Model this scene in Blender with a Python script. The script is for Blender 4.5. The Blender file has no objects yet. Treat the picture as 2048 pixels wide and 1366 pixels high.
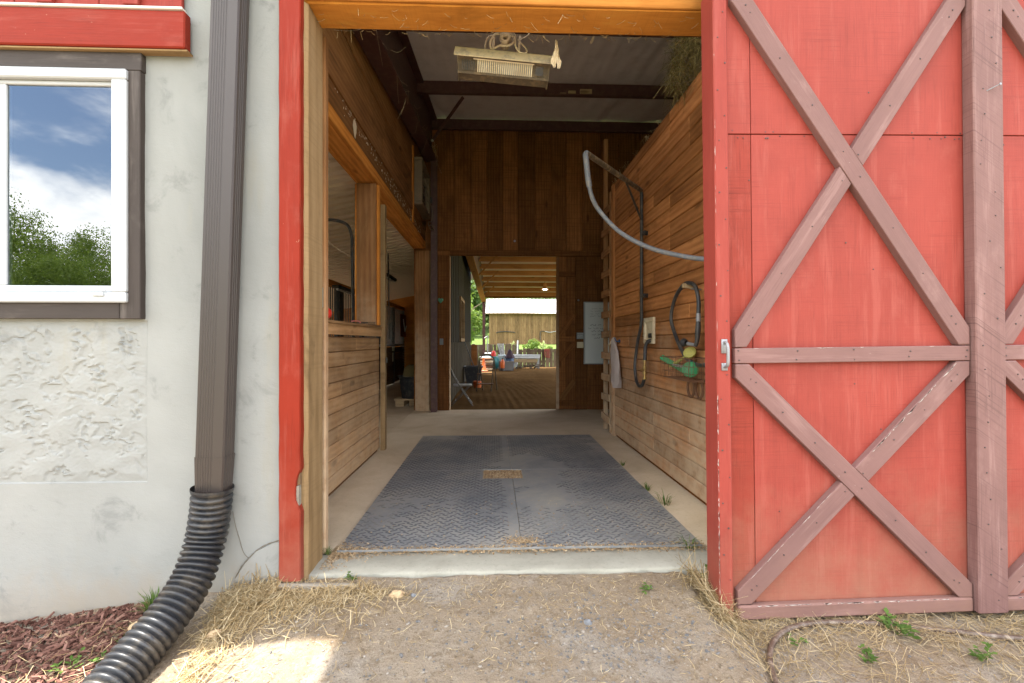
import bpy, math, random
from mathutils import Vector, Matrix, noise, Euler

# ------------------------------------------------------------------ camera, sky, sun, exposure
S = bpy.context.scene
RAD = math.radians
R = random.Random(11)

cam_d = bpy.data.cameras.new('camera')
cam = bpy.data.objects.new('camera', cam_d)
S.collection.objects.link(cam)
cam.location = (0, 0, 1.16)
cam.rotation_euler = (RAD(90), 0, RAD(-2.19))
cam_d.sensor_width = 36.0
cam_d.lens = 940 / 2048 * 36
cam_d.clip_start = 0.05
cam_d.clip_end = 3000
S.camera = cam

SUN_EL, SUN_AZ = RAD(79.5), RAD(-88)        # azimuth from +Y towards +X
world = bpy.data.worlds.new('World')
S.world = world
world.use_nodes = True
wt = world.node_tree
for n in list(wt.nodes):
    wt.nodes.remove(n)


def N(nt, typ, ins=None, **attrs):
    n = nt.nodes.new(typ)
    for k, v in attrs.items():
        setattr(n, k, v)
    for k, v in (ins or {}).items():
        s = n.inputs[k]
        if isinstance(v, bpy.types.NodeSocket):
            nt.links.new(v, s)
        else:
            s.default_value = v
    return n


def M2(nt, op, a, b=0.0, clamp=False):
    n = N(nt, 'ShaderNodeMath', {0: a, 1: b}, operation=op)
    n.use_clamp = clamp
    return n.outputs[0]


def ramp(nt, fac, stops):
    n = N(nt, 'ShaderNodeValToRGB', {'Fac': fac})
    cr = n.color_ramp
    while len(cr.elements) < len(stops):
        cr.elements.new(0.5)
    for e, (p, c) in zip(cr.elements, stops):
        e.position = p
        e.color = (*c, 1) if len(c) == 3 else c
    return n.outputs['Color']


def sstep(nt, v, lo, hi):
    n = N(nt, 'ShaderNodeMapRange', {'Value': v, 'From Min': lo, 'From Max': hi}, interpolation_type='SMOOTHSTEP')
    return n.outputs[0]


def mix(nt, fac, a, b, blend='MIX'):
    n = N(nt, 'ShaderNodeMix', data_type='RGBA', blend_type=blend)
    for idx, v in ((0, fac), (6, a), (7, b)):
        s = n.inputs[idx]
        if isinstance(v, bpy.types.NodeSocket):
            nt.links.new(v, s)
        elif idx == 0:
            s.default_value = v
        else:
            s.default_value = (*v, 1) if len(v) == 3 else v
    return n.outputs[2]


sky = N(wt, 'ShaderNodeTexSky', sky_type='NISHITA')
sky.sun_disc = False
sky.sun_elevation = SUN_EL
sky.sun_rotation = SUN_AZ
sky.air_density = 1.0
sky.dust_density = 1.3
wg = N(wt, 'ShaderNodeTexCoord')
sep = N(wt, 'ShaderNodeSeparateXYZ', {0: wg.outputs['Generated']})
zz = M2(wt, 'ADD', M2(wt, 'MAXIMUM', sep.outputs[2], 0.0), 0.32)
cx = M2(wt, 'DIVIDE', sep.outputs[0], zz)
cy = M2(wt, 'DIVIDE', sep.outputs[1], zz)
cv = N(wt, 'ShaderNodeCombineXYZ', {0: cx, 1: cy, 2: 7.0})
cn = N(wt, 'ShaderNodeTexNoise', {'Vector': cv.outputs[0], 'Scale': 1.15, 'Detail': 9.0, 'Roughness': 0.55, 'Distortion': 0.25})
cmask = sstep(wt, cn.outputs[0], 0.43, 0.55)
cmask = M2(wt, 'MULTIPLY', cmask, sstep(wt, sep.outputs[2], -0.02, 0.06))
cshade = N(wt, 'ShaderNodeTexNoise', {'Vector': cv.outputs[0], 'Scale': 3.5, 'Detail': 6.0})
ccol = ramp(wt, cshade.outputs[0], [(0.35, (8.5, 8.6, 8.8)), (0.65, (15.0, 14.6, 13.8))])
wcol = mix(wt, cmask, sky.outputs[0], ccol)
bg = N(wt, 'ShaderNodeBackground', {'Color': wcol, 'Strength': 0.12})
wo = N(wt, 'ShaderNodeOutputWorld', {'Surface': bg.outputs[0]})

sun_d = bpy.data.lights.new('sun', 'SUN')
sun = bpy.data.objects.new('sun', sun_d)
S.collection.objects.link(sun)
sun_d.energy = 4.0
sun_d.angle = RAD(0.55)
sun_d.color = (1.0, 0.955, 0.88)
to_sun = Vector((math.cos(SUN_EL) * math.sin(SUN_AZ), math.cos(SUN_EL) * math.cos(SUN_AZ), math.sin(SUN_EL)))
sun.rotation_euler = to_sun.to_track_quat('Z', 'Y').to_euler()
sun.location = (0, 0, 30)

S.view_settings.view_transform = 'Standard'
S.view_settings.look = 'None'
S.view_settings.gamma = 1.0
S.view_settings.use_curve_mapping = False
S.view_settings.exposure = 2.24
S.render.engine = 'CYCLES'
S.cycles.use_denoising = True
S.cycles.max_bounces = 12
S.cycles.diffuse_bounces = 12
S.cycles.glossy_bounces = 4
S.cycles.sample_clamp_indirect = 8.0


# ------------------------------------------------------------------ scene-tree helpers
COL = S.collection
WM = {}


def tag(o, label=None, cat=None, group=None, kind=None):
    if label:
        o['label'] = label
    if cat:
        o['category'] = cat
    if group:
        o['group'] = group
    if kind:
        o['kind'] = kind
    return o


def link(o, parent, M):
    COL.objects.link(o)
    WM[o.name] = M.copy()
    if parent is not None:
        o.parent = parent
        o.matrix_parent_inverse = WM[parent.name].inverted()
    o.matrix_basis = M
    return o


def thing(name, label, cat, loc=(0, 0, 0), group=None, kind='thing', M=None):
    o = bpy.data.objects.new(name, None)
    o.empty_display_size = 0.1
    link(o, None, M if M is not None else Matrix.Translation(loc))
    return tag(o, label, cat, group, kind)


def kids(o):
    return [c for c in bpy.data.objects if c.parent == o]


def copy_tree(o, T, label=None):
    """A copy of a top-level thing with its parts and their sub-parts, moved by the matrix T."""
    r = o.copy()
    COL.objects.link(r)
    r.matrix_basis = T @ o.matrix_basis
    WM[r.name] = r.matrix_basis.copy()
    if label:
        r['label'] = label
    for c in kids(o):
        k = c.copy()
        COL.objects.link(k)
        k.parent = r
        for d in kids(c):
            e = d.copy()
            COL.objects.link(e)
            e.parent = k
    return r


class MB:
    def __init__(self):
        self.v = []
        self.f = []

    def add(self, vs, fs, M=None):
        b = len(self.v)
        if M is None:
            self.v.extend(tuple(p) for p in vs)
        else:
            self.v.extend(tuple(M @ Vector(p)) for p in vs)
        self.f.extend(tuple(i + b for i in f) for f in fs)
        return self

    def box(self, lo, hi, M=None, bev=0.0):
        c = [(lo[i] + hi[i]) / 2 for i in range(3)]
        h = [abs(hi[i] - lo[i]) / 2 for i in range(3)]
        if bev <= 0:
            vs = [(c[0] + sx * h[0], c[1] + sy * h[1], c[2] + sz * h[2]) for sx in (-1, 1) for sy in (-1, 1) for sz in (-1, 1)]
            return self.add(vs, [(0, 1, 3, 2), (4, 6, 7, 5), (0, 4, 5, 1), (2, 3, 7, 6), (0, 2, 6, 4), (1, 5, 7, 3)], M)
        b = min(bev, min(h) * 0.9)
        vs, idx = [], {}
        for sx in (-1, 1):
            for sy in (-1, 1):
                for sz in (-1, 1):
                    for ax in range(3):
                        d = [h[0] - b, h[1] - b, h[2] - b]
                        d[ax] = h[ax]
                        idx[(sx, sy, sz, ax)] = len(vs)
                        vs.append((c[0] + sx * d[0], c[1] + sy * d[1], c[2] + sz * d[2]))
        fs = []
        g = lambda sx, sy, sz, ax: idx[(sx, sy, sz, ax)]
        for s in (-1, 1):
            fs.append([g(s, -1, -1, 0), g(s, 1, -1, 0), g(s, 1, 1, 0), g(s, -1, 1, 0)][::s])
            fs.append([g(-1, s, -1, 1), g(-1, s, 1, 1), g(1, s, 1, 1), g(1, s, -1, 1)][::s])
            fs.append([g(-1, -1, s, 2), g(1, -1, s, 2), g(1, 1, s, 2), g(-1, 1, s, 2)][::s])
        for a in (-1, 1):
            for d in (-1, 1):
                fs.append([g(a, d, -1, 0), g(a, d, -1, 1), g(a, d, 1, 1), g(a, d, 1, 0)][::a * d])
                fs.append([g(a, -1, d, 2), g(a, -1, d, 0), g(a, 1, d, 0), g(a, 1, d, 2)][::a * d])
                fs.append([g(-1, a, d, 1), g(-1, a, d, 2), g(1, a, d, 2), g(1, a, d, 1)][::a * d])
        for sx in (-1, 1):
            for sy in (-1, 1):
                for sz in (-1, 1):
                    fs.append([g(sx, sy, sz, 0), g(sx, sy, sz, 1), g(sx, sy, sz, 2)][::sx * sy * sz])
        return self.add(vs, fs, M)

    def tube(self, pts, r, n=8, cap=True, M=None):
        P = [Vector(p) for p in pts]
        m = len(P)
        rr = r if isinstance(r, (list, tuple)) else [r] * m
        T = []
        for i in range(m):
            t = P[min(i + 1, m - 1)] - P[max(i - 1, 0)]
            T.append(t.normalized() if t.length > 1e-9 else Vector((0, 0, 1)))
        u = T[0].orthogonal().normalized()
        vs, fs = [], []
        for i in range(m):
            u = (u - T[i] * u.dot(T[i]))
            u = u.normalized() if u.length > 1e-6 else T[i].orthogonal().normalized()
            w = T[i].cross(u)
            for k in range(n):
                a = 2 * math.pi * k / n
                vs.append(P[i] + (u * math.cos(a) + w * math.sin(a)) * rr[i])
        for i in range(m - 1):
            for k in range(n):
                k2 = (k + 1) % n
                fs.append((i * n + k, i * n + k2, (i + 1) * n + k2, (i + 1) * n + k))
        if cap:
            fs.append(tuple(range(n))[::-1])
            fs.append(tuple((m - 1) * n + k for k in range(n)))
        return self.add(vs, fs, M)

    def lathe(self, prof, n=20, M=None):
        vs, fs = [], []
        for r, z in prof:
            for k in range(n):
                a = 2 * math.pi * k / n
                vs.append((r * math.cos(a), r * math.sin(a), z))
        for i in range(len(prof) - 1):
            for k in range(n):
                k2 = (k + 1) % n
                fs.append((i * n + k, i * n + k2, (i + 1) * n + k2, (i + 1) * n + k))
        return self.add(vs, fs, M)

    def extrude(self, poly, x0, x1, M=None):
        """poly of (y, z) run along local x"""
        n = len(poly)
        vs = [(x0, y, z) for y, z in poly] + [(x1, y, z) for y, z in poly]
        fs = [(i, (i + 1) % n, n + (i + 1) % n, n + i) for i in range(n)]
        fs += [tuple(range(n))[::-1], tuple(range(n, 2 * n))]
        return self.add(vs, fs, M)

    def build(self, name, mat, parent=None, smooth=False, origin=None):
        """origin: world point for the object's origin (default: middle of the bottom of its box)"""
        if origin is None:
            xs, ys, zs = zip(*self.v)
            origin = ((min(xs) + max(xs)) / 2, (min(ys) + max(ys)) / 2, min(zs))
        ox, oy, oz = origin
        me = bpy.data.meshes.new(name)
        me.from_pydata([(x - ox, y - oy, z - oz) for x, y, z in self.v], [], self.f)
        if smooth:
            me.polygons.foreach_set('use_smooth', [True] * len(me.polygons))
            me.set_sharp_from_angle(angle=RAD(smooth if smooth is not True else 50))
        me.update()
        o = bpy.data.objects.new(name, me)
        me.materials.append(mat)
        return link(o, parent, Matrix.Translation(origin))


_cache = {}


def plank(name, p0, p1, w, t, nrm, mat, parent=None, bev=0.003, warp=0.0):
    """A board whose visible face runs from p0 to p1 (centre line), w wide, t thick behind that face."""
    p0, p1, z = Vector(p0), Vector(p1), Vector(nrm).normalized()
    x = (p1 - p0)
    L = x.length
    x.normalize()
    z = (z - x * z.dot(x)).normalized()
    y = z.cross(x)
    c = (p0 + p1) / 2 - z * t / 2
    M = Matrix(((x.x, y.x, z.x, c.x), (x.y, y.y, z.y, c.y), (x.z, y.z, z.z, c.z), (0, 0, 0, 1)))
    key = (round(L, 3), round(w, 3), round(t, 3), bev, mat.name)
    me = _cache.get(key)
    if me is None:
        b = MB().box((-L / 2, -w / 2, -t / 2), (L / 2, w / 2, t / 2), None, bev)
        me = bpy.data.meshes.new(name)
        me.from_pydata(b.v, [], b.f)
        me.materials.append(mat)
        _cache[key] = me
    o = bpy.data.objects.new(name, me)
    return link(o, parent, M)


def frame(loc, rx=0, ry=0, rz=0):
    return Matrix.Translation(loc) @ Euler((RAD(rx), RAD(ry), RAD(rz))).to_matrix().to_4x4()


def curve_pts(pts, n=8):
    """Catmull-Rom through pts"""
    P = [Vector(p) for p in pts]
    P = [P[0] * 2 - P[1]] + P + [P[-1] * 2 - P[-2]]
    out = []
    for i in range(1, len(P) - 2):
        a, b, c, d = P[i - 1:i + 3]
        for k in range(n):
            t = k / n
            out.append(0.5 * ((2 * b) + (c - a) * t + (2 * a - 5 * b + 4 * c - d) * t * t + (3 * b - a - 3 * c + d) * t ** 3))
    out.append(P[-2])
    return out


# ------------------------------------------------------------------ materials
def newmat(name):
    m = bpy.data.materials.new(name)
    m.use_nodes = True
    nt = m.node_tree
    return m, nt, nt.nodes['Principled BSDF']


def objcoord(nt):
    tc = N(nt, 'ShaderNodeTexCoord')
    oi = N(nt, 'ShaderNodeObjectInfo')
    off = N(nt, 'ShaderNodeVectorMath', {0: (31.0, 17.0, 23.0)}, operation='SCALE')
    nt.links.new(oi.outputs['Random'], off.inputs['Scale'])
    p = N(nt, 'ShaderNodeVectorMath', {0: tc.outputs['Object'], 1: off.outputs[0]}, operation='ADD')
    return p.outputs[0], oi.outputs['Random']


def vmul(nt, v, s):
    return N(nt, 'ShaderNodeVectorMath', {0: v, 1: s}, operation='MULTIPLY').outputs[0]


def noise_n(nt, v, scale, detail=4.0, rough=0.55, dist=0.0):
    return N(nt, 'ShaderNodeTexNoise', {'Vector': v, 'Scale': scale, 'Detail': detail, 'Roughness': rough, 'Distortion': dist}).outputs[0]


def setbump(nt, b, h, strength, dist=0.01):
    n = N(nt, 'ShaderNodeBump', {'Height': h, 'Strength': strength, 'Distance': dist})
    nt.links.new(n.outputs[0], b.inputs['Normal'])


def wood(name, c1, c2, c3, rough=0.8, bump=0.35, saw=0.0, dust_bounce=None, gs=1.0, val=(0.78, 1.2), spec=0.08, stain=0.5):
    m, nt, b = newmat(name)
    p, rnd = objcoord(nt)
    n1 = noise_n(nt, vmul(nt, p, (1.1, 10 * gs, 10 * gs)), 4.0, 7.0, 0.62, 0.5)
    wv = N(nt, 'ShaderNodeTexWave', {'Vector': vmul(nt, p, (0.5, 5 * gs, 5 * gs)), 'Scale': 1.3, 'Distortion': 7.0, 'Detail': 3.0, 'Detail Scale': 0.7, 'Detail Roughness': 0.6}, wave_type='BANDS', bands_direction='Y').outputs[1]
    n3 = noise_n(nt, vmul(nt, p, (1.0, 2.2, 2.2)), 1.6, 4.0)
    s = M2(nt, 'ADD', M2(nt, 'MULTIPLY', n1, 0.42), M2(nt, 'ADD', M2(nt, 'MULTIPLY', wv, 0.13), M2(nt, 'MULTIPLY', n3, 0.48)))
    col = ramp(nt, s, [(0.22, c1), (0.52, c2), (0.85, c3)])
    fib = noise_n(nt, vmul(nt, p, (2.5, 90 * gs, 90 * gs)), 3.0, 3.0)
    fd = sstep(nt, fib, 0.62, 0.72)
    col = mix(nt, M2(nt, 'MULTIPLY', fd, 0.22), col, tuple(c * 0.6 for c in c1))
    # knots
    vor = N(nt, 'ShaderNodeTexVoronoi', {'Vector': vmul(nt, p, (1.3, 4.0, 4.0)), 'Scale': 1.0, 'Randomness': 1.0})
    kn = M2(nt, 'SUBTRACT', 1.0, sstep(nt, vor.outputs['Distance'], 0.05, 0.13))
    col = mix(nt, M2(nt, 'MULTIPLY', kn, 0.7), col, tuple(c * 0.5 for c in c1))
    # water stains / old weathering
    st = noise_n(nt, vmul(nt, p, (0.6, 1.5, 1.5)), 2.3, 6.0, 0.65, 0.8)
    col = mix(nt, M2(nt, 'MULTIPLY', sstep(nt, st, 0.52, 0.68), stain), col, tuple(c * 0.5 for c in c2))
    h = M2(nt, 'ADD', M2(nt, 'MULTIPLY', n1, 0.6), M2(nt, 'MULTIPLY', fib, 0.4))
    if saw:
        sp = noise_n(nt, vmul(nt, p, (110, 1.2, 1.2)), 1.0, 2.0, 0.5, 0.3)
        col = mix(nt, M2(nt, 'MULTIPLY', sstep(nt, sp, 0.5, 0.7), saw), col, tuple(c * 0.55 for c in c2))
        h = M2(nt, 'ADD', h, M2(nt, 'MULTIPLY', sp, saw))
    vr = N(nt, 'ShaderNodeMapRange', {'Value': rnd, 'To Min': val[0], 'To Max': val[1]}).outputs[0]
    hs = N(nt, 'ShaderNodeHueSaturation', {'Color': col, 'Value': vr})
    col = hs.outputs[0]
    if dust_bounce:  # paler towards the floor: dusty splashes plus bounce light put into the colour
        dc, z0, z1, amt = dust_bounce
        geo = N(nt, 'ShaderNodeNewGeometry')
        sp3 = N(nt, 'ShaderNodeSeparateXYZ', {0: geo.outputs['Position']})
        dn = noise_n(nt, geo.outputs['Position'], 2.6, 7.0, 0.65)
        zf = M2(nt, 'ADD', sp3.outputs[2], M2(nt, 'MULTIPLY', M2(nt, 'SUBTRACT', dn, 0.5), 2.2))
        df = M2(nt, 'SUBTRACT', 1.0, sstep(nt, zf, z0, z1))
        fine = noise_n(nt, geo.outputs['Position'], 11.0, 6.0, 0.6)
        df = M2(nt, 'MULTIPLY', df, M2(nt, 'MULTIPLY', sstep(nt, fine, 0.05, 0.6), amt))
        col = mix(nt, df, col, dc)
    nt.links.new(col, b.inputs['Base Color'])
    b.inputs['Roughness'].default_value = rough
    b.inputs['Specular IOR Level'].default_value = spec
    setbump(nt, b, h, bump, 0.004)
    return m


def paint(name, base, under, chip=0.5, lines=0.3, dirt=None, rough=0.6, bump=0.25, cross=False, diag=False, fade=(0.365, 0.098, 0.076)):
    m, nt, b = newmat(name)
    p, rnd = objcoord(nt)
    n3 = noise_n(nt, p, 2.2, 5.0, 0.6)
    col = mix(nt, sstep(nt, n3, 0.35, 0.7), base, tuple(a * 0.86 for a in base))
    nf = noise_n(nt, vmul(nt, p, (1.0, 1.6, 1.6)), 4.5, 6.0, 0.65)
    col = mix(nt, M2(nt, 'MULTIPLY', sstep(nt, nf, 0.55, 0.75), 0.28), col, fade)
    run = noise_n(nt, vmul(nt, p, (0.7, 9.0, 9.0)), 2.0, 5.0, 0.65)
    col = mix(nt, M2(nt, 'MULTIPLY', sstep(nt, run, 0.52, 0.70), 0.35), col, fade)
    col = mix(nt, M2(nt, 'MULTIPLY', sstep(nt, run, 0.46, 0.30), 0.25), col, tuple(a * 0.6 for a in base))
    ln = noise_n(nt, vmul(nt, p, (2.5, 80, 80)), 2.0, 5.0, 0.7)
    lm = noise_n(nt, p, 3.1, 3.0)
    lf = M2(nt, 'MULTIPLY', sstep(nt, ln, 0.48, 0.70), M2(nt, 'MULTIPLY', sstep(nt, lm, 0.35, 0.65), lines))
    h = ln
    if cross:
        l2 = noise_n(nt, vmul(nt, p, (85, 1.6, 1.6)), 2.0, 5.0, 0.7)
        lm2 = noise_n(nt, vmul(nt, p, (1.0, 1.0, 1.0)), 4.3, 3.0)
        lf = M2(nt, 'MAXIMUM', lf, M2(nt, 'MULTIPLY', sstep(nt, l2, 0.48, 0.7), M2(nt, 'MULTIPLY', sstep(nt, lm2, 0.4, 0.62), lines)))
        h = M2(nt, 'ADD', h, l2)
    if diag:
        rot = N(nt, 'ShaderNodeMapping', {'Vector': p, 'Rotation': (0, 0, RAD(35))})
        l3 = noise_n(nt, vmul(nt, rot.outputs[0], (150, 1.4, 1.4)), 1.0, 3.0, 0.5)
        lf = M2(nt, 'MAXIMUM', lf, M2(nt, 'MULTIPLY', sstep(nt, l3, 0.5, 0.72), M2(nt, 'MULTIPLY', sstep(nt, lm, 0.3, 0.6), lines)))
        h = M2(nt, 'ADD', h, l3)
    col = mix(nt, lf, col, tuple(a * 0.5 for a in base))
    ch = noise_n(nt, vmul(nt, p, (1.0, 2.0, 2.0)), 7.0, 9.0, 0.72, 0.3)
    cf = sstep(nt, ch, 0.74 - 0.06 * chip, 0.76 - 0.06 * chip)
    col = mix(nt, M2(nt, 'MULTIPLY', cf, 0.9 if chip > 0 else 0.0), col, under)
    geo = N(nt, 'ShaderNodeNewGeometry')
    # worn paint on the arrises: pointiness is not in Cycles' bevelled boxes, so a fine speckle of bare wood instead
    spk = noise_n(nt, p, 60.0, 2.0)
    col = mix(nt, M2(nt, 'MULTIPLY', sstep(nt, spk, 0.76, 0.8), 0.5 * min(1, chip)), col, under)
    if dirt:
        dc, z0, z1, amt = dirt
        sp3 = N(nt, 'ShaderNodeSeparateXYZ', {0: geo.outputs['Position']})
        dn = noise_n(nt, geo.outputs['Position'], 5.0, 8.0, 0.7)
        zf = M2(nt, 'ADD', sp3.outputs[2], M2(nt, 'MULTIPLY', M2(nt, 'SUBTRACT', dn, 0.5), 1.0))
        df = M2(nt, 'MULTIPLY', M2(nt, 'SUBTRACT', 1.0, sstep(nt, zf, z0, z1)), amt)
        col = mix(nt, df, col, dc)
    nt.links.new(col, b.inputs['Base Color'])
    b.inputs['Roughness'].default_value = rough
    b.inputs['Specular IOR Level'].default_value = 0.18
    setbump(nt, b, h, bump, 0.003)
    return m


def plain(name, col, rough=0.5, metal=0.0, var=0.12, scale=6.0, dirt=None, dirt_amt=0.5, bump=0.05, spec=0.5, bscale=60.0):
    m, nt, b = newmat(name)
    p, rnd = objcoord(nt)
    n = noise_n(nt, p, scale, 6.0, 0.6)
    c = mix(nt, n, tuple(max(0, a * (1 - var)) for a in col), tuple(min(1, a * (1 + var)) for a in col))
    if dirt:
        d = noise_n(nt, p, scale * 2.1, 8.0, 0.68)
        c = mix(nt, M2(nt, 'MULTIPLY', sstep(nt, d, 0.45, 0.65), dirt_amt), c, dirt)
    nt.links.new(c, b.inputs['Base Color'])
    b.inputs['Roughness'].default_value = rough
    b.inputs['Metallic'].default_value = metal
    b.inputs['Specular IOR Level'].default_value = spec
    if bump:
        setbump(nt, b, noise_n(nt, p, bscale, 4.0), bump, 0.003)
    return m


def emis(name, col, strength):
    m, nt, b = newmat(name)
    b.inputs['Base Color'].default_value = (*col, 1)
    b.inputs['Emission Color'].default_value = (*col, 1)
    b.inputs['Emission Strength'].default_value = strength
    return m


# bare wash stall planks: brown above, dusty splashes and painted bounce light below
DUST_BOUNCE = (0.57, 0.435, 0.295)
W_WASH = wood('wash_planks', (0.1612, 0.0611, 0.0198), (0.3869, 0.1623, 0.0575), (0.5804, 0.2728, 0.1046), dust_bounce=(DUST_BOUNCE, -0.2, 1.5, 0.8), stain=0.5, val=(0.66, 1.3))
W_HALF = wood('half_wall_planks', (0.2125, 0.1064, 0.0452), (0.4109, 0.2327, 0.1071), (0.5667, 0.3458, 0.1785), dust_bounce=(DUST_BOUNCE, -0.4, 1.4, 0.65), stain=0.5, val=(0.7, 1.25))
W_DARK = wood('dark_rough_boards', (0.0711, 0.0285, 0.0105), (0.1867, 0.0745, 0.0237), (0.3377, 0.1393, 0.0449), saw=0.7, val=(0.7, 1.35), stain=0.6)
W_UP = wood('upper_planks', (0.0978, 0.0424, 0.0141), (0.2186, 0.099, 0.0338), (0.3337, 0.1668, 0.0627), val=(0.75, 1.25), stain=0.8)
W_BEAM = wood('header_timber', (0.3784, 0.1283, 0.0215), (0.6646, 0.2754, 0.0517), (0.6646, 0.4614, 0.1119), stain=0.6, saw=0.15, gs=0.7)
W_ORANGE = wood('lintel_timber', (0.2277, 0.0765, 0.0134), (0.4858, 0.1849, 0.0353), (0.6679, 0.2932, 0.0672), stain=0.4)
W_POST = wood('grey_brown_post', (0.1008, 0.0448, 0.0188), (0.2419, 0.1165, 0.047), (0.3629, 0.1971, 0.0941), dust_bounce=(DUST_BOUNCE, 0.0, 2.0, 0.7), stain=0.4)
W_JAMB = wood('bare_jamb', (0.1317, 0.0793, 0.0361), (0.237, 0.1537, 0.0764), (0.3053, 0.2114, 0.1145), saw=0.2, gs=0.6, stain=0.75)
W_GREY = wood('weathered_board', (0.13, 0.11, 0.085), (0.24, 0.21, 0.17), (0.34, 0.31, 0.26))
W_BARN = wood('old_barn_boards', (0.079, 0.0464, 0.0218), (0.1823, 0.1118, 0.0532), (0.2673, 0.1746, 0.0919), val=(0.75, 1.2), stain=0.5)
W_FENCE = wood('fence_boards', (0.084, 0.063, 0.042), (0.168, 0.1302, 0.0882), (0.252, 0.2016, 0.1428), val=(0.6, 1.2))
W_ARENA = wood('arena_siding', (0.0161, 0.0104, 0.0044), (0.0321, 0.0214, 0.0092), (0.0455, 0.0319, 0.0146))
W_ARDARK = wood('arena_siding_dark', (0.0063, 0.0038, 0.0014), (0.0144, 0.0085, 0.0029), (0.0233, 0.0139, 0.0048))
W_PURLIN = wood('arena_purlin', (0.20, 0.10, 0.03), (0.36, 0.19, 0.06), (0.46, 0.27, 0.10))
W_STALL = wood('stall_boards', (0.065, 0.0325, 0.0156), (0.156, 0.078, 0.0364), (0.26, 0.143, 0.065))
W_PALLET = wood('pallet_boards', (0.26, 0.18, 0.10), (0.42, 0.31, 0.18), (0.55, 0.42, 0.27))

RED = (0.47, 0.088, 0.058)
DIRT = (0.30, 0.17, 0.11)
BARE = (0.5, 0.40, 0.29)
P_PANEL = paint('red_panel_paint', (0.292, 0.050, 0.036), BARE, chip=-0.6, lines=0.42, cross=True, dirt=(DIRT, -0.6, 0.65, 0.75))
P_PANELR = paint('red_rough_sawn_paint', (0.25, 0.036, 0.022), BARE, chip=-0.3, lines=0.8, cross=True, dirt=(DIRT, -0.6, 0.65, 0.75))
P_STILE = paint('red_stile_paint', (0.285, 0.048, 0.035), (0.42, 0.30, 0.18), chip=0.2, lines=0.45, dirt=(DIRT, -0.7, 0.5, 0.6))
P_BRACE = paint('mauve_brace_paint', (0.20, 0.107, 0.096), (0.72, 0.62, 0.56), chip=0.25, lines=0.35, dirt=(DIRT, -0.7, 0.35, 0.5), fade=(0.36, 0.22, 0.20))
P_CENTRE = paint('mauve_sawn_paint', (0.20, 0.107, 0.096), (0.15, 0.1, 0.1), chip=-0.2, lines=0.75, diag=True, fade=(0.36, 0.22, 0.20))
P_TRIM = paint('red_trim_paint', (0.235, 0.021, 0.008), (0.42, 0.30, 0.20), chip=1.0, lines=0.6, dirt=((0.30, 0.13, 0.09), -0.6, 0.7, 0.8), fade=(0.31, 0.085, 0.06))
P_SIDING = paint('red_siding_paint', (0.27, 0.036, 0.024), BARE, chip=0.0, lines=0.4)
P_CASING = paint('brown_casing_paint', (0.06, 0.048, 0.042), (0.45, 0.4, 0.36), chip=0.1, lines=0.5, fade=(0.2, 0.17, 0.15))
P_VINYL = plain('white_vinyl', (0.44, 0.452, 0.46), 0.35, var=0.02, bump=0.0)
P_DS = plain('brown_downspout_paint', (0.043, 0.032, 0.027), 0.42, var=0.04, scale=1.5, bump=0.0)
P_BLACK = plain('black_poly_pipe', (0.015, 0.016, 0.019), 0.42, var=0.2, dirt=(0.20, 0.16, 0.11), dirt_amt=0.22, bump=0.03)
P_RUB = plain('black_hose_rubber', (0.03, 0.031, 0.034), 0.45, dirt=(0.16, 0.135, 0.1), dirt_amt=0.3)
P_GREYHOSE = plain('grey_sun_bleached_hose', (0.16, 0.175, 0.20), 0.5, dirt=(0.34, 0.29, 0.22), dirt_amt=0.5, scale=14)
P_IRON = plain('black_iron', (0.025, 0.024, 0.024), 0.5, 0.0, dirt=(0.22, 0.15, 0.08), dirt_amt=0.3)
P_MAROON = plain('maroon_primer_steel', (0.075, 0.028, 0.026), 0.55, dirt=(0.16, 0.10, 0.06), dirt_amt=0.35)
P_RUST = plain('rusty_wire', (0.17, 0.085, 0.045), 0.7, 0.3, var=0.4, scale=25)
P_GALV = plain('galvanised_metal', (0.28, 0.28, 0.29), 0.5, 0.5, var=0.15)
P_BRASS = plain('brass', (0.42, 0.30, 0.13), 0.35, 0.85, var=0.2)
P_IVORY = plain('dusty_ivory_plastic', (0.62, 0.53, 0.37), 0.55, dirt=(0.42, 0.30, 0.16), dirt_amt=0.6)
P_HEAT = plain('dusty_heater_paint', (0.46, 0.38, 0.23), 0.6, var=0.2, dirt=(0.13, 0.13, 0.13), dirt_amt=0.55, scale=11)
P_HGREY = plain('dark_heater_steel', (0.085, 0.066, 0.044), 0.8, dirt=(0.24, 0.17, 0.09), dirt_amt=0.4, spec=0.2, scale=14)
P_WHITE = plain('white_plastic', (0.34, 0.35, 0.345), 0.4, var=0.03, bump=0)
P_CLOTH = plain('dusty_cloth', (0.42, 0.355, 0.33), 0.95, var=0.15, scale=12, bump=0.3, bscale=220, spec=0.1)
P_RAG = plain('pale_rag', (0.62, 0.52, 0.36), 0.95, var=0.2, spec=0.1)
P_GREEN = plain('green_plastic', (0.05, 0.27, 0.11), 0.45)
P_GREEN2 = plain('dark_green_plastic', (0.02, 0.20, 0.07), 0.5)
P_YELLOW = plain('yellow_sponge', (0.38, 0.35, 0.08), 0.8, dirt=(0.22, 0.2, 0.08), dirt_amt=0.6, scale=40)
P_BRISTLE = plain('brown_bristles', (0.15, 0.09, 0.045), 0.9)
P_ORANGE = plain('orange_plastic', (0.5, 0.11, 0.02), 0.5)
P_REDP = plain('red_plastic', (0.55, 0.03, 0.02), 0.3)
P_PINK = plain('faded_pink_plastic', (0.5, 0.16, 0.13), 0.5)
P_TEAL = plain('teal_plastic', (0.02, 0.16, 0.17), 0.4)
P_BLUE = plain('blue_plastic', (0.03, 0.07, 0.15), 0.5)
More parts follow.
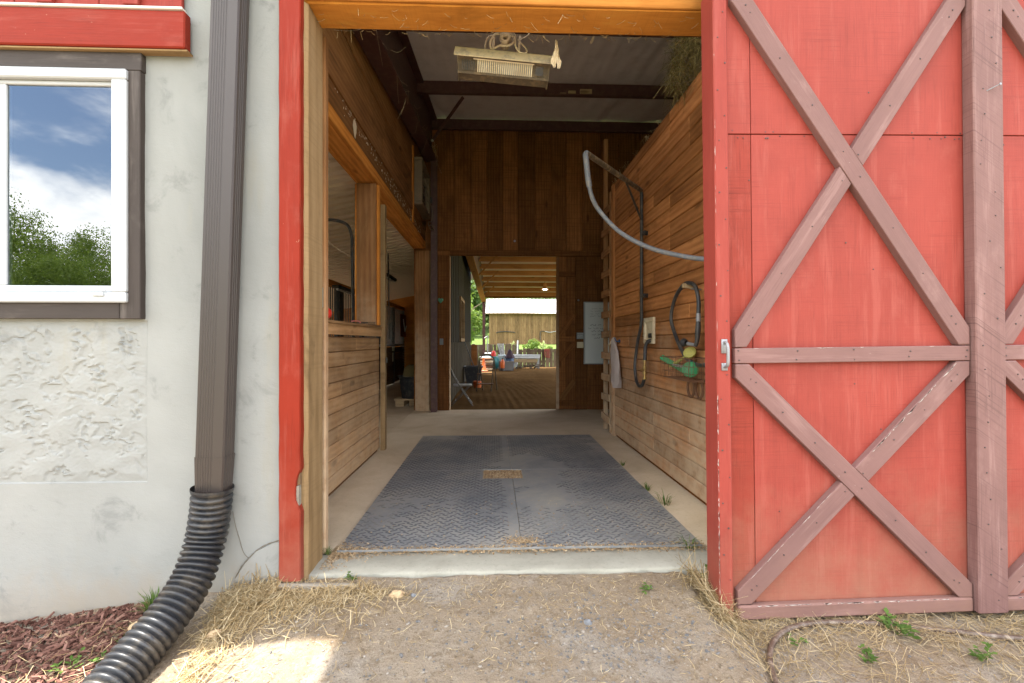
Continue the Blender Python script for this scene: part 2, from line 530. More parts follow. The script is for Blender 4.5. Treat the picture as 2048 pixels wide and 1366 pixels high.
P_BOXG = plain('grey_crate_plastic', (0.16, 0.155, 0.15), 0.6)
P_DKBUCKET = plain('black_bucket_plastic', (0.02, 0.023, 0.028), 0.5, dirt=(0.14, 0.12, 0.09), dirt_amt=0.4)
P_HAYCUBE = plain('old_hay', (0.13, 0.105, 0.04), 0.95, var=0.4, scale=25, bump=0.8, bscale=90)
P_BOARD = plain('whiteboard_face', (0.60, 0.62, 0.60), 0.3, var=0.05, bump=0)
P_INK = plain('marker_ink', (0.09, 0.095, 0.11), 0.6, bump=0)
P_SIGNG = plain('grey_sign', (0.17, 0.18, 0.18), 0.5, bump=0)
P_PAPER = plain('buff_paper', (0.55, 0.47, 0.31), 0.8, bump=0)
P_TUBE = plain('lamp_tube_glass', (0.7, 0.66, 0.58), 0.4, bump=0)
P_INSUL = plain('white_roof_insulation', (0.74, 0.70, 0.66), 0.6, var=0.08, scale=2.0, dirt=(0.5, 0.45, 0.40), dirt_amt=0.3, bump=0)
P_CORR = plain('cream_corrugated_steel', (0.72, 0.60, 0.44), 0.45, var=0.04, dirt=(0.5, 0.38, 0.25), dirt_amt=0.15, bump=0)
P_ARROOF = plain('white_arena_roof', (0.62, 0.58, 0.50), 0.6, bump=0)
P_METROOF = plain('pale_metal_roof', (0.42, 0.405, 0.39), 0.5, 0.1, var=0.1, dirt=(0.42, 0.33, 0.27), dirt_amt=0.4, scale=1.2)
P_CHAIR = plain('tan_chair_metal', (0.13, 0.115, 0.095), 0.4, 0.3)
P_CHAIRSEAT = plain('grey_chair_seat', (0.26, 0.25, 0.24), 0.35)
P_SIGNGREEN = plain('green_enamel', (0.06, 0.22, 0.12), 0.5)
P_SWGREY = plain('grey_green_switch_box', (0.16, 0.18, 0.165), 0.5)
P_FANW = plain('dusty_fan_cream', (0.15, 0.11, 0.068), 0.6, dirt=(0.2, 0.14, 0.08), dirt_amt=0.6)
P_HOSEB = plain('brown_garden_hose', (0.085, 0.052, 0.036), 0.42, var=0.15, dirt=(0.42, 0.35, 0.28), dirt_amt=0.4, scale=9)
P_NAIL = plain('dark_nail_heads', (0.06, 0.038, 0.034), 0.6, bump=0)
P_DARKROOF = plain('dark_roof_metal', (0.10, 0.05, 0.045), 0.5)
P_JACKET = plain('red_cloth', (0.22, 0.04, 0.03), 0.9, bump=0.2)
P_STRIP = plain('white_reflective_tape', (0.7, 0.68, 0.62), 0.5)


def mat_stucco():
    m, nt, b = newmat('grey_white_stucco')
    geo = N(nt, 'ShaderNodeNewGeometry')
    P = geo.outputs['Position']
    big = noise_n(nt, vmul(nt, P, (1.0, 1.0, 0.6)), 1.3, 6.0, 0.6, 0.4)
    col = ramp(nt, big, [(0.30, (0.235, 0.238, 0.225)), (0.5, (0.278, 0.28, 0.264)), (0.7, (0.305, 0.304, 0.285))])
    yel = noise_n(nt, vmul(nt, P, (3.0, 1.0, 0.5)), 2.0, 6.0, 0.65)
    col = mix(nt, M2(nt, 'MULTIPLY', sstep(nt, yel, 0.55, 0.75), 0.35), col, (0.29, 0.265, 0.20))
    sm = noise_n(nt, P, 5.0, 7.0, 0.7, 0.6)
    col = mix(nt, M2(nt, 'MULTIPLY', sstep(nt, sm, 0.56, 0.72), 0.5), col, (0.15, 0.153, 0.148))
    sp3 = N(nt, 'ShaderNodeSeparateXYZ', {0: P})
    zf = M2(nt, 'ADD', sp3.outputs[2], M2(nt, 'MULTIPLY', M2(nt, 'SUBTRACT', sm, 0.5), 0.5))
    col = mix(nt, M2(nt, 'MULTIPLY', M2(nt, 'SUBTRACT', 1.0, sstep(nt, zf, -0.15, 0.12)), 0.55), col, (0.30, 0.245, 0.185))
    fine = noise_n(nt, P, 160.0, 4.0, 0.6)
    mid = noise_n(nt, vmul(nt, P, (1.0, 1.0, 1.8)), 22.0, 5.0, 0.6)
    nt.links.new(col, b.inputs['Base Color'])
    b.inputs['Roughness'].default_value = 0.92
    b.inputs['Specular IOR Level'].default_value = 0.15
    setbump(nt, b, M2(nt, 'ADD', M2(nt, 'MULTIPLY', fine, 0.5), mid), 0.28, 0.006)
    return m


def mat_concrete(name, c1, c2, c3):
    m, nt, b = newmat(name)
    geo = N(nt, 'ShaderNodeNewGeometry')
    P = geo.outputs['Position']
    big = noise_n(nt, P, 1.4, 7.0, 0.62, 0.5)
    col = ramp(nt, big, [(0.3, c1), (0.5, c2), (0.7, c3)])
    fine = noise_n(nt, P, 40.0, 6.0, 0.65)
    col = mix(nt, M2(nt, 'MULTIPLY', sstep(nt, fine, 0.5, 0.75), 0.3), col, tuple(a * 0.6 for a in c1))
    spk = noise_n(nt, P, 190.0, 2.0)
    col = mix(nt, M2(nt, 'MULTIPLY', sstep(nt, spk, 0.68, 0.74), 0.5), col, tuple(min(1, a * 1.5) for a in c3))
    nt.links.new(col, b.inputs['Base Color'])
    b.inputs['Roughness'].default_value = 0.9
    b.inputs['Specular IOR Level'].default_value = 0.2
    setbump(nt, b, M2(nt, 'ADD', fine, spk), 0.25, 0.004)
    return m


def mat_ground():
    m, nt, b = newmat('packed_dirt')
    geo = N(nt, 'ShaderNodeNewGeometry')
    P = geo.outputs['Position']
    big = noise_n(nt, P, 1.1, 7.0, 0.62, 0.6)
    col = ramp(nt, big, [(0.3, (0.19, 0.136, 0.086)), (0.5, (0.25, 0.195, 0.138)), (0.72, (0.30, 0.255, 0.20))])
    gry = noise_n(nt, vmul(nt, P, (0.8, 1.3, 1.0)), 2.3, 6.0, 0.6)
    col = mix(nt, M2(nt, 'MULTIPLY', sstep(nt, gry, 0.5, 0.66), 0.6), col, (0.285, 0.258, 0.222))
    f0 = noise_n(nt, P, 17.0, 8.0, 0.75, 0.4)
    col = mix(nt, M2(nt, 'MULTIPLY', sstep(nt, f0, 0.50, 0.62), 0.45), col, (0.135, 0.09, 0.05))
    f4 = noise_n(nt, vmul(nt, P, (1.0, 1.0, 1.0)), 23.0, 8.0, 0.75, 0.2)
    col = mix(nt, M2(nt, 'MULTIPLY', sstep(nt, f4, 0.55, 0.66), 0.5), col, (0.36, 0.315, 0.25))
    f1 = noise_n(nt, P, 55.0, 6.0, 0.7)
    col = mix(nt, M2(nt, 'MULTIPLY', sstep(nt, f1, 0.54, 0.66), 0.6), col, (0.085, 0.06, 0.036))
    f2 = noise_n(nt, P, 150.0, 3.0, 0.6)
    col = mix(nt, M2(nt, 'MULTIPLY', sstep(nt, f2, 0.60, 0.68), 0.6), col, (0.40, 0.33, 0.23))
    f3 = noise_n(nt, P, 240.0, 2.0, 0.5)
    col = mix(nt, M2(nt, 'MULTIPLY', sstep(nt, f3, 0.63, 0.7), 0.5), col, (0.11, 0.085, 0.06))
    # grass takes over away from the barn
    sp = N(nt, 'ShaderNodeSeparateXYZ', {0: P})
    gb = noise_n(nt, P, 0.35, 5.0, 0.6)
    gy = M2(nt, 'ADD', sp.outputs[1], M2(nt, 'MULTIPLY', gb, 8.0))
    far = M2(nt, 'MAXIMUM', M2(nt, 'SUBTRACT', 1.0, sstep(nt, gy, -9.0, -5.0)), sstep(nt, sp.outputs[1], 21.3, 22.3))
    gcol = ramp(nt, noise_n(nt, P, 6.0, 6.0, 0.7), [(0.35, (0.05, 0.085, 0.018)), (0.65, (0.13, 0.19, 0.045))])
    col = mix(nt, far, col, gcol)
    nt.links.new(col, b.inputs['Base Color'])
    b.inputs['Roughness'].default_value = 0.95
    b.inputs['Specular IOR Level'].default_value = 0.12
    setbump(nt, b, M2(nt, 'ADD', M2(nt, 'MULTIPLY', f1, 1.2), M2(nt, 'ADD', f2, M2(nt, 'MULTIPLY', f0, 2.0))), 0.8, 0.008)
    return m


def mat_sand():
    m, nt, b = newmat('arena_sand')
    geo = N(nt, 'ShaderNodeNewGeometry')
    P = geo.outputs['Position']
    big = noise_n(nt, P, 0.9, 6.0, 0.6)
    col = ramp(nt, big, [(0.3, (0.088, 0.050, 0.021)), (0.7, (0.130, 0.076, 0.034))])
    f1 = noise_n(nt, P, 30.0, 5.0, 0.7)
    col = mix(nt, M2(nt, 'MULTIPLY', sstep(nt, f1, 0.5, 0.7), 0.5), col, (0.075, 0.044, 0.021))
    nt.links.new(col, b.inputs['Base Color'])
    b.inputs['Roughness'].default_value = 1.0
    b.inputs['Specular IOR Level'].default_value = 0.0
    setbump(nt, b, f1, 0.5, 0.01)
    return m


def mat_rubber():
    m, nt, b = newmat('dusty_stall_mat')
    geo = N(nt, 'ShaderNodeNewGeometry')
    P = geo.outputs['Position']
    big = noise_n(nt, P, 1.7, 7.0, 0.65, 0.7)
    col = ramp(nt, big, [(0.3, (0.13, 0.137, 0.148)), (0.5, (0.215, 0.215, 0.21)), (0.7, (0.31, 0.288, 0.245))])
    f = noise_n(nt, P, 38.0, 6.0, 0.7)
    col = mix(nt, M2(nt, 'MULTIPLY', sstep(nt, f, 0.5, 0.7), 0.45), col, (0.31, 0.27, 0.205))
    nt.links.new(col, b.inputs['Base Color'])
    b.inputs['Roughness'].default_value = 0.62
    b.inputs['Specular IOR Level'].default_value = 0.35
    setbump(nt, b, noise_n(nt, P, 90.0, 4.0), 0.2, 0.003)
    return m


def mat_vary(name, stops, rough=0.9, trans=0.0, scale=40.0):
    """colour picked piece by piece: a coarse noise that changes from one small piece to the next"""
    m, nt, b = newmat(name)
    geo = N(nt, 'ShaderNodeNewGeometry')
    oi = N(nt, 'ShaderNodeObjectInfo')
    rn = geo.outputs['Random Per Island']
    nz = noise_n(nt, geo.outputs['Position'], scale, 3.0)
    f = M2(nt, 'ADD', M2(nt, 'MULTIPLY', rn, 0.75), M2(nt, 'MULTIPLY', nz, 0.25))
    col = ramp(nt, f, stops)
    hs = N(nt, 'ShaderNodeHueSaturation', {'Color': col, 'Value': N(nt, 'ShaderNodeMapRange', {'Value': oi.outputs['Random'], 'To Min': 0.82, 'To Max': 1.15}).outputs[0]})
    nt.links.new(hs.outputs[0], b.inputs['Base Color'])
    b.inputs['Roughness'].default_value = rough
    b.inputs['Specular IOR Level'].default_value = 0.2
    if trans:
        tl = N(nt, 'ShaderNodeBsdfTranslucent', {'Color': mix(nt, 0.5, hs.outputs[0], (0.30, 0.42, 0.05))})
        ms = N(nt, 'ShaderNodeMixShader', {0: trans, 1: b.outputs[0], 2: tl.outputs[0]})
        out = [n for n in nt.nodes if n.type == 'OUTPUT_MATERIAL'][0]
        nt.links.new(ms.outputs[0], out.inputs['Surface'])
    return m


M_STUCCO = mat_stucco()
M_CONC = mat_concrete('aisle_concrete', (0.45, 0.36, 0.245), (0.56, 0.46, 0.325), (0.64, 0.54, 0.40))
M_SILL = mat_concrete('pale_sill_concrete', (0.25, 0.235, 0.19), (0.325, 0.31, 0.255), (0.38, 0.365, 0.305))
M_GROUND = mat_ground()
M_SAND = mat_sand()
M_MAT = mat_rubber()
M_TREAD = plain('dark_tread_rubber', (0.052, 0.055, 0.062), 0.6, dirt=(0.20, 0.185, 0.16), dirt_amt=0.75, scale=1.6)
M_STRAW = mat_vary('straw_blades', [(0.1, (0.22, 0.14, 0.062)), (0.5, (0.41, 0.295, 0.15)), (0.9, (0.60, 0.49, 0.31))], trans=0.1)
M_HAY = mat_vary('green_hay_blades', [(0.1, (0.06, 0.045, 0.014)), (0.5, (0.14, 0.11, 0.035)), (0.9, (0.32, 0.25, 0.10))], trans=0.1)
M_SHAV = mat_vary('wood_shavings', [(0.1, (0.27, 0.165, 0.075)), (0.5, (0.44, 0.30, 0.16)), (0.9, (0.64, 0.50, 0.32))])
M_GRAV = mat_vary('gravel_bits', [(0.05, (0.10, 0.10, 0.105)), (0.4, (0.20, 0.19, 0.18)), (0.72, (0.25, 0.19, 0.125)), (0.97, (0.42, 0.40, 0.37))])
M_MULCH = mat_vary('red_brown_mulch', [(0.1, (0.055, 0.024, 0.018)), (0.5, (0.135, 0.062, 0.045)), (0.8, (0.21, 0.11, 0.085)), (0.97, (0.40, 0.28, 0.18))], scale=20)
M_GRASS = mat_vary('grass_blades', [(0.1, (0.05, 0.115, 0.02)), (0.6, (0.11, 0.20, 0.045)), (0.95, (0.30, 0.30, 0.12))], trans=0.3)
M_WEED = mat_vary('weed_leaves', [(0.1, (0.06, 0.12, 0.022)), (0.9, (0.13, 0.21, 0.05))], trans=0.3)
M_LEAF = mat_vary('tree_leaves', [(0.05, (0.022, 0.05, 0.010)), (0.5, (0.05, 0.095, 0.018)), (0.95, (0.10, 0.155, 0.032))], rough=0.6, trans=0.35, scale=0.8)
M_LEAFY = mat_vary('yellow_green_leaves', [(0.05, (0.045, 0.085, 0.014)), (0.5, (0.085, 0.145, 0.022)), (0.95, (0.15, 0.20, 0.04))], rough=0.6, trans=0.4, scale=0.8)
M_LEAFM = mat_vary('meadow_tree_leaves', [(0.05, (0.07, 0.115, 0.018)), (0.5, (0.14, 0.205, 0.04)), (0.95, (0.23, 0.30, 0.075))], rough=0.6, trans=0.35, scale=0.8)
M_FLOWER = mat_vary('pale_flower_heads', [(0.1, (0.12, 0.19, 0.04)), (0.5, (0.35, 0.40, 0.15)), (0.9, (0.62, 0.60, 0.42))], trans=0.3)
M_BARK = wood('bark', (0.04, 0.03, 0.02), (0.10, 0.075, 0.05), (0.17, 0.13, 0.09))
M_STONE = plain('tan_field_stone', (0.46, 0.33, 0.19), 0.85, var=0.3, scale=14, dirt=(0.28, 0.16, 0.08), dirt_amt=0.6, bump=0.5, bscale=30)
M_STONEG = plain('blue_grey_stone', (0.17, 0.175, 0.185), 0.8, var=0.3, scale=25, bump=0.5, bscale=40)


def mat_glass():
    m, nt, b = newmat('window_glass')
    nt.nodes.remove(b)
    out = [n for n in nt.nodes if n.type == 'OUTPUT_MATERIAL'][0]
    fr = N(nt, 'ShaderNodeFresnel', {'IOR': 2.35})
    tr = N(nt, 'ShaderNodeBsdfTransparent', {'Color': (0.55, 0.6, 0.6, 1)})
    gl = N(nt, 'ShaderNodeBsdfGlossy', {'Color': (0.92, 0.96, 1.0, 1), 'Roughness': 0.0})
    ms = N(nt, 'ShaderNodeMixShader', {0: fr.outputs[0], 1: tr.outputs[0], 2: gl.outputs[0]})
    nt.links.new(ms.outputs[0], out.inputs['Surface'])
    return m


M_GLASS = mat_glass()


# ------------------------------------------------------------------ ground
def lerp_tab(tab, x):
    if x <= tab[0][0]:
        return tab[0][1]
    for (a, va), (b, vb) in zip(tab, tab[1:]):
        if x <= b:
            return va + (vb - va) * (x - a) / (b - a)
    return tab[-1][1]


WALL_Z = [(-9, -0.35), (-2.4, -0.195), (-1.67, -0.095), (-1.2, -0.035), (-1.0, -0.02), (-0.8, -0.013), (0.95, -0.018), (1.12, -0.125), (2.6, -0.14), (9, -0.2)]
SLOPE = [(-1.3, 0.21), (-0.6, 0.12), (1.0, 0.11), (1.3, 0.06), (2.5, 0.06)]


def gz(x, y, fine=True):
    if y > 2.36:
        if y < 21.35:
            return -0.32
        return lerp_tab([(21.35, -0.1), (24, 0.1), (45, 0.84), (60, 2.0), (90, 9.0), (400, 40.0)], y)
    d = 2.36 - y
    z = lerp_tab(WALL_Z, x) - lerp_tab(SLOPE, x) * min(d, 1.3) - 0.012 * max(0, d - 1.3)
    if y < -14:
        z += (-14 - y) * 0.03
    if fine and abs(x) < 3.2 and y > 0.8:
        v = Vector((x, y, 0))
        z += 0.012 * noise.noise(v * 2.3) + 0.007 * noise.noise(v * 9) + 0.004 * noise.noise(v * 27) + 0.0022 * noise.noise(v * 70)
    return z


def grid_mesh(xs, ys, fz):
    b = MB()
    nx = len(xs)
    b.v = [(x, y, fz(x, y)) for y in ys for x in xs]
    b.f = [(j * nx + i, j * nx + i + 1, (j + 1) * nx + i + 1, (j + 1) * nx + i) for j in range(len(ys) - 1) for i in range(nx - 1)]
    return b


def frange(a, b, s):
    n = max(1, round((b - a) / s))
    return [a + (b - a) * i / n for i in range(n + 1)]


gx = [-500, -250, -120, -70, -45, -30, -20, -13, -9, -6, -4.4, -3.4] + frange(-2.8, 2.9, 0.0125) + [3.4, 4.4, 6, 9, 13, 20, 30, 45, 70, 120, 250, 500]
gy = [-500, -250, -120, -80, -55, -40, -30, -22, -14, -9, -6, -4, -2.5, -1.2, -0.2, 0.4, 0.8] + frange(1.0, 2.36, 0.0125) + [2.42, 21.3, 21.4, 22.5, 24, 28, 34, 40, 46, 52, 60, 75, 90, 120, 180, 260, 400, 500]
tag(grid_mesh(gx, gy, gz).build('ground', M_GROUND, smooth=80, origin=(0, 0, 0)), kind='structure')

b = MB().box((-1.35, 2.64, -0.3), (2.6, 8.02, 0.0))
tag(b.build('aisle_floor', M_CONC), kind='structure')
b = MB().box((-6.0, 2.64, -0.3), (-1.36, 15.0, -0.004))
tag(b.build('stall_aisle_floor', M_CONC), kind='structure')

# sill: worn, rounded front edge
b = MB()
sxs = frange(-0.96, 1.32, 0.02)
prof = [(2.395, -0.16), (2.376, -0.05), (2.372, -0.012), (2.377, -0.003), (2.385, 0.001), (2.44, 0.003), (2.50, 0.003), (2.56, -0.001), (2.60, -0.006), (2.64, -0.012), (2.655, -0.10)]
for x in sxs:
    for k, (y, z) in enumerate(prof):
        w = noise.noise(Vector((x * 6, k * 0.7, 3))) * 0.005 + noise.noise(Vector((x * 30, k * 1.7, 9))) * 0.004
        b.v.append((x, y + w * 1.3, z + (w if k < 9 else 0)))
np_ = len(prof)
b.f = [(i * np_ + k, i * np_ + k + 1, (i + 1) * np_ + k + 1, (i + 1) * np_ + k) for i in range(len(sxs) - 1) for k in range(np_ - 1)]
tag(b.build('concrete_sill', M_SILL, smooth=60), kind='structure')


# raked sand of the covered arena
def sandz(x, y):
    w = x + 0.010 * (y - 7.9) ** 2 + 0.06 * noise.noise(Vector((x * 0.8, y * 0.5, 2)))
    a = 0.0042 * math.sin(2 * math.pi * w / 0.155) * (0.5 + 0.5 * noise.noise(Vector((x * 1.5, y * 0.9, 7)))) if y < 14 else 0
    if y >= 13:
        a += 0.02 * noise.noise(Vector((x * 2.0, y * 1.2, 5)))
    return -0.012 + a + 0.02 * noise.noise(Vector((x * 0.9, y * 0.9, 1))) + 0.006 * noise.noise(Vector((x * 9, y * 9, 1)))


sx = [-6, -3, -1.6] + frange(-1.0, 3.2, 0.026) + [4, 6, 9, 12]
sy = frange(8.0, 13.2, 0.06) + frange(13.4, 21.6, 0.16)
tag(grid_mesh(sx, sy, sandz).build('arena_ground', M_SAND, smooth=80, origin=(0, 12, 0)), kind='structure')


# ------------------------------------------------------------------ front wall, stucco part
def stucco_y(x, z):
    v = Vector((x, 0, z))
    return 2.35 + 0.006 * noise.noise(v * 1.7) + 0.003 * noise.noise(v * 7)


WIN = (-2.91, -1.748, 1.345, 2.457)         # x0, x1, z0, z1 of the window hole
PAN = (-2.9, -1.683, 0.475, 1.262)         # rough patch
FX0, FX1 = -3.0, -0.955
st = thing('stucco_wall', 'grey white stucco front wall around the white window, rough and flaking below it', 'wall', (-2.0, 2.45, -0.3))
xs = frange(FX0, PAN[0], 0.05)[:-1] + frange(PAN[0], PAN[1], 0.03)[:-1] + frange(PAN[1], WIN[1] + 0.0001, 0.03)[:0] + frange(PAN[1], FX1, 0.028)
xs = sorted(set(round(x, 4) for x in xs + [WIN[0], WIN[1]]))
zs = sorted(set(round(z, 4) for z in frange(-0.36, PAN[2], 0.03) + frange(PAN[2], PAN[3], 0.04) + frange(PAN[3], WIN[2], 0.04) + frange(WIN[2], WIN[3], 0.05) + frange(WIN[3], 4.0, 0.06)))
b = MB()
nx = len(xs)
b.v = [(x, stucco_y(x, z), z) for z in zs for x in xs]
for j in range(len(zs) - 1):
    for i in range(nx - 1):
        mx, mz = (xs[i] + xs[i + 1]) / 2, (zs[j] + zs[j + 1]) / 2
        if WIN[0] < mx < WIN[1] and WIN[2] < mz < WIN[3]:
            continue
        if PAN[0] < mx < PAN[1] and PAN[2] < mz < PAN[3]:
            continue
        b.f.append((j * nx + i, j * nx + i + 1, (j + 1) * nx + i + 1, (j + 1) * nx + i))
b.build('plaster_face', M_STUCCO, st, smooth=60)
b = MB()
b.box((-9, 2.366, -0.4), (WIN[0], 2.53, 4.0)).box((WIN[1], 2.366, -0.4), (-0.97, 2.53, 4.0))
b.box((WIN[0], 2.366, -0.4), (WIN[1], 2.53, WIN[2])).box((WIN[0], 2.366, WIN[3]), (WIN[1], 2.53, 4.0))
b.box((-9, 2.352, -0.4), (FX0, 2.366, 4.0)).box((FX1 - 0.004, 2.352, -0.4), (FX1 + 0.004, 2.366, 4.0))
b.build('wall_core', M_STUCCO, st)
# rough skip-trowelled square: ridges and bare hollows, worked in relief
b = MB()
xs = frange(PAN[0], PAN[1], 0.0064)
zs = frange(PAN[2], PAN[3], 0.0050)
nx = len(xs)
for z in zs:
    for x in xs:
        v = Vector((x * 31, 3.1, z * 38))
        warp = noise.noise_vector(v * 0.45) * 1.1
        a = noise.noise(v + warp)
        c = noise.noise(v * 3.3 + warp * 2)
        f = noise.noise(v * 9)
        d = max(0.0, a + 0.25 * c + 0.12)
        relief = min(1.0, max(0.0, d + 0.5 * noise.noise(v * 0.3)) / 0.08) * (0.0062 + 0.005 * noise.noise(v * 0.4)) + 0.0016 * f + 0.0015 * c
        e = min(x - PAN[0], PAN[1] - x, z - PAN[2], PAN[3] - z)
        k = max(0, min(1, e / 0.05 + 0.45 * noise.noise(Vector((x * 14, 7, z * 14)))))
        y = 2.359 - relief * k
        if e < 0.001:
            y = stucco_y(x, z) + 0.001
        b.v.append((x, y, z))
b.f = [(j * nx + i, j * nx + i + 1, (j + 1) * nx + i + 1, (j + 1) * nx + i) for j in range(len(zs) - 1) for i in range(nx - 1)]
tag(b.build('rough_panel', M_STUCCO, st, smooth=45), 'rough flaking stucco square under the window')
# broken corner of older plaster beside the post, standing a little proud of a crack
b = MB()
cr = [(-1.262, 0.0), (-1.215, 0.075), (-1.16, 0.135), (-1.09, 0.17), (-1.03, 0.185), (-1.03, 0.0), (-1.1, -0.02), (-1.2, -0.035)]
n = len(cr)
b.v = [(x, 2.337 + 0.003 * R.random(), z) for x, z in cr] + [(x + (0.008 if i < 4 else 0), 2.36, z + (0.006 if i < 5 else 0)) for i, (x, z) in enumerate(cr)]
b.f = [tuple(range(n))[::-1]] + [(i, (i + 1) % n, n + (i + 1) % n, n + i) for i in range(n)]
tag(b.build('plaster_patch', M_STUCCO, st), 'broken old plaster at the foot of the wall by the red post')

cpts = [(-1.262, 0.0), (-1.24, 0.045), (-1.215, 0.078), (-1.185, 0.11), (-1.155, 0.138), (-1.12, 0.16), (-1.085, 0.173), (-1.035, 0.188)]
MB().tube(curve_pts([(x, 2.344, z + 0.003) for x, z in cpts], 4), [0.0012 + 0.0022 * abs(math.sin(i * 0.9)) for i in range(29)], 5).build('crack', plain('crack_shade', (0.16, 0.135, 0.10), 0.95), st)  # brown tube painting the shadow line along the broken plaster's edge
MB().tube(curve_pts([(-1.275, 2.3465, 0.33), (-1.262, 2.3465, 0.26), (-1.245, 2.3465, 0.20), (-1.225, 2.3465, 0.13), (-1.20, 2.3465, 0.10)], 4), 0.0012, 4).build('crack', bpy.data.materials['crack_shade'], st)

# red board siding over the window
sd = thing('board_siding', 'red board and batten siding above the window, ending in a red skirt board', 'siding', (-2.4, 2.34, 2.55))
for k in range(7):
    x1 = -1.50 - 0.39 * k
    plank('siding_board', (x1 - 0.195, 2.322, 2.72), (x1 - 0.195, 2.322, 4.0), 0.386, 0.02, (0, -1, 0), P_SIDING, sd)
for k in range(6):
    xb = -1.727 - 0.395 * k
    plank('batten', (xb, 2.297, 2.762), (xb, 2.297, 4.0), 0.072, 0.025, (0, -1, 0), P_SIDING, sd)
plank('skirt_board', (-4.4, 2.288, 2.643), (-1.468, 2.288, 2.643), 0.178, 0.05, (0, -1, 0), P_TRIM, sd, bev=0.006)
plank('flashing', (-4.4, 2.280, 2.739), (-1.475, 2.280, 2.739), 0.012, 0.04, (0, -1, 0), P_STRIP, sd)
b = MB().box((-4.4, 2.298, 2.544), (-1.462, 2.345, 2.5525), None, 0.002)
b.build('bare_batten', W_JAMB, sd)

# white vinyl window in a brown casing
wn = thing('window', 'white vinyl sliding window in a brown wood casing set in the stucco wall', 'window', (-2.35, 2.35, 1.27))
x0, x1, z0, z1 = WIN
plank('casing_board', (-3.0, 2.318, 2.502), (-1.69, 2.318, 2.502), 0.086, 0.045, (0, -1, 0), P_CASING, wn)
plank('casing_board', (-3.0, 2.318, 1.308), (-1.792, 2.318, 1.308), 0.078, 0.045, (0, -1, 0), P_CASING, wn)
plank('casing_board', (-1.741, 2.316, 1.268), (-1.741, 2.316, 2.457), 0.095, 0.045, (0, -1, 0), P_CASING, wn)
plank('casing_board', (-2.956, 2.316, 1.350), (-2.956, 2.316, 2.457), 0.086, 0.045, (0, -1, 0), P_CASING, wn)
fr = MB()
for a, c in (((x0, z0), (x1, z0 + 0.05)), ((x0, z1 - 0.05), (x1, z1))):
    fr.box((a[0], 2.298, a[1]), (c[0], 2.42, c[1]), None, 0.006)
for a, c in (((x0, z0 + 0.05), (x0 + 0.045, z1 - 0.05)), ((x1 - 0.07, z0 + 0.05), (x1, z1 - 0.05))):
    fr.box((a[0], 2.299, a[1]), (c[0], 2.42, c[1]), None, 0.006)
fro = fr.build('frame', P_VINYL, wn)
for sx0, sx1, yy in ((-2.372, x1 - 0.071, 2.325), (x0 + 0.046, -2.325, 2.352)):
    sh = MB()
    w = 0.032
    sh.box((sx0, yy, z0 + 0.051), (sx1, yy + 0.026, z0 + 0.051 + w), None, 0.004).box((sx0, yy, z1 - 0.051 - w * 0.6), (sx1, yy + 0.026, z1 - 0.051), None, 0.004)
    sh.box((sx0, yy + 0.001, z0 + 0.051 + w), (sx0 + 0.05, yy + 0.026, z1 - 0.051 - w * 0.6), None, 0.004).box((sx1 - 0.016, yy + 0.001, z0 + 0.051 + w), (sx1, yy + 0.026, z1 - 0.051 - w * 0.6), None, 0.004)
    so = sh.build('sash', P_VINYL, wn)
    MB().box((sx0 + 0.048, yy + 0.012, z0 + 0.08), (sx1 - 0.015, yy + 0.016, z1 - 0.068)).build('pane', M_GLASS, so)
MB().box((-1.895, 2.290, 1.375), (-1.845, 2.299, 1.389), None, 0.002).box((-1.86, 2.292, 1.398), (-1.838, 2.299, 1.402)).build('sash_lock', P_VINYL, wn)

# far side of the front wall: red boards behind the sliding door
rw = thing('front_wall_boards', 'red boarded front wall behind the sliding door', 'wall', (4, 2.45, -0.3))
MB().box((1.34, 2.36, -0.4), (9.0, 2.53, 4.0)).box((1.34, 2.36, 3.14), (1.36, 2.53, 4.0)).build('wall_core', P_SIDING, rw)

# ------------------------------------------------------------------ door opening: posts and header
jp = thing('door_post', 'left door post with flaking red face board and bare tan timber jamb', 'post', (-0.98, 2.45, 0.0))
b = MB()
zs = frange(0.0, 3.3, 0.03)
for z in zs:
    e = 0.002 * noise.noise(Vector((z * 9, 1, 2)))
    nick = 0.022 * max(0, 1 - ((z - 0.44) / 0.09) ** 4) if 0.35 < z < 0.53 else 0
    nick += 0.004 * max(0, noise.noise(Vector((z * 7, 5, 2))))
    xl, xr = -1.040 + e, -0.936 + e - nick
    b.v += [(xl, 2.352, z), (xl, 2.315, z), (xl + 0.004, 2.309, z), (xr - 0.004, 2.309, z), (xr, 2.315, z), (xr, 2.352, z)]
nn = 6
for j in range(len(zs) - 1):
    for k in range(nn - 1):
        b.f.append((j * nn + k, j * nn + k + 1, (j + 1) * nn + k + 1, (j + 1) * nn + k))
b.f.append(tuple(range(6))[::-1])
WM_rot = Matrix.Identity(4)
# grain of the post runs along z: build it lying along local x, then stand it up
up = Matrix(((0, 0, 1, 0), (0, 1, 0, 0), (-1, 0, 0, 0), (0, 0, 0, 1)))
upi = up.inverted()


def build_upright(b, name, mat, parent, org):
    """mesh whose local x is world z, so that grain made along local x runs upwards"""
    M = Matrix.Translation(org) @ Matrix(((0, 0, -1, 0), (0, 1, 0, 0), (1, 0, 0, 0), (0, 0, 0, 1)))
    Mi = M.inverted()
    me = bpy.data.meshes.new(name)
    me.from_pydata([tuple(Mi @ Vector(v)) for v in b.v], [], b.f)
    me.materials.append(mat)
    o = bpy.data.objects.new(name, me)
    return link(o, parent, M)


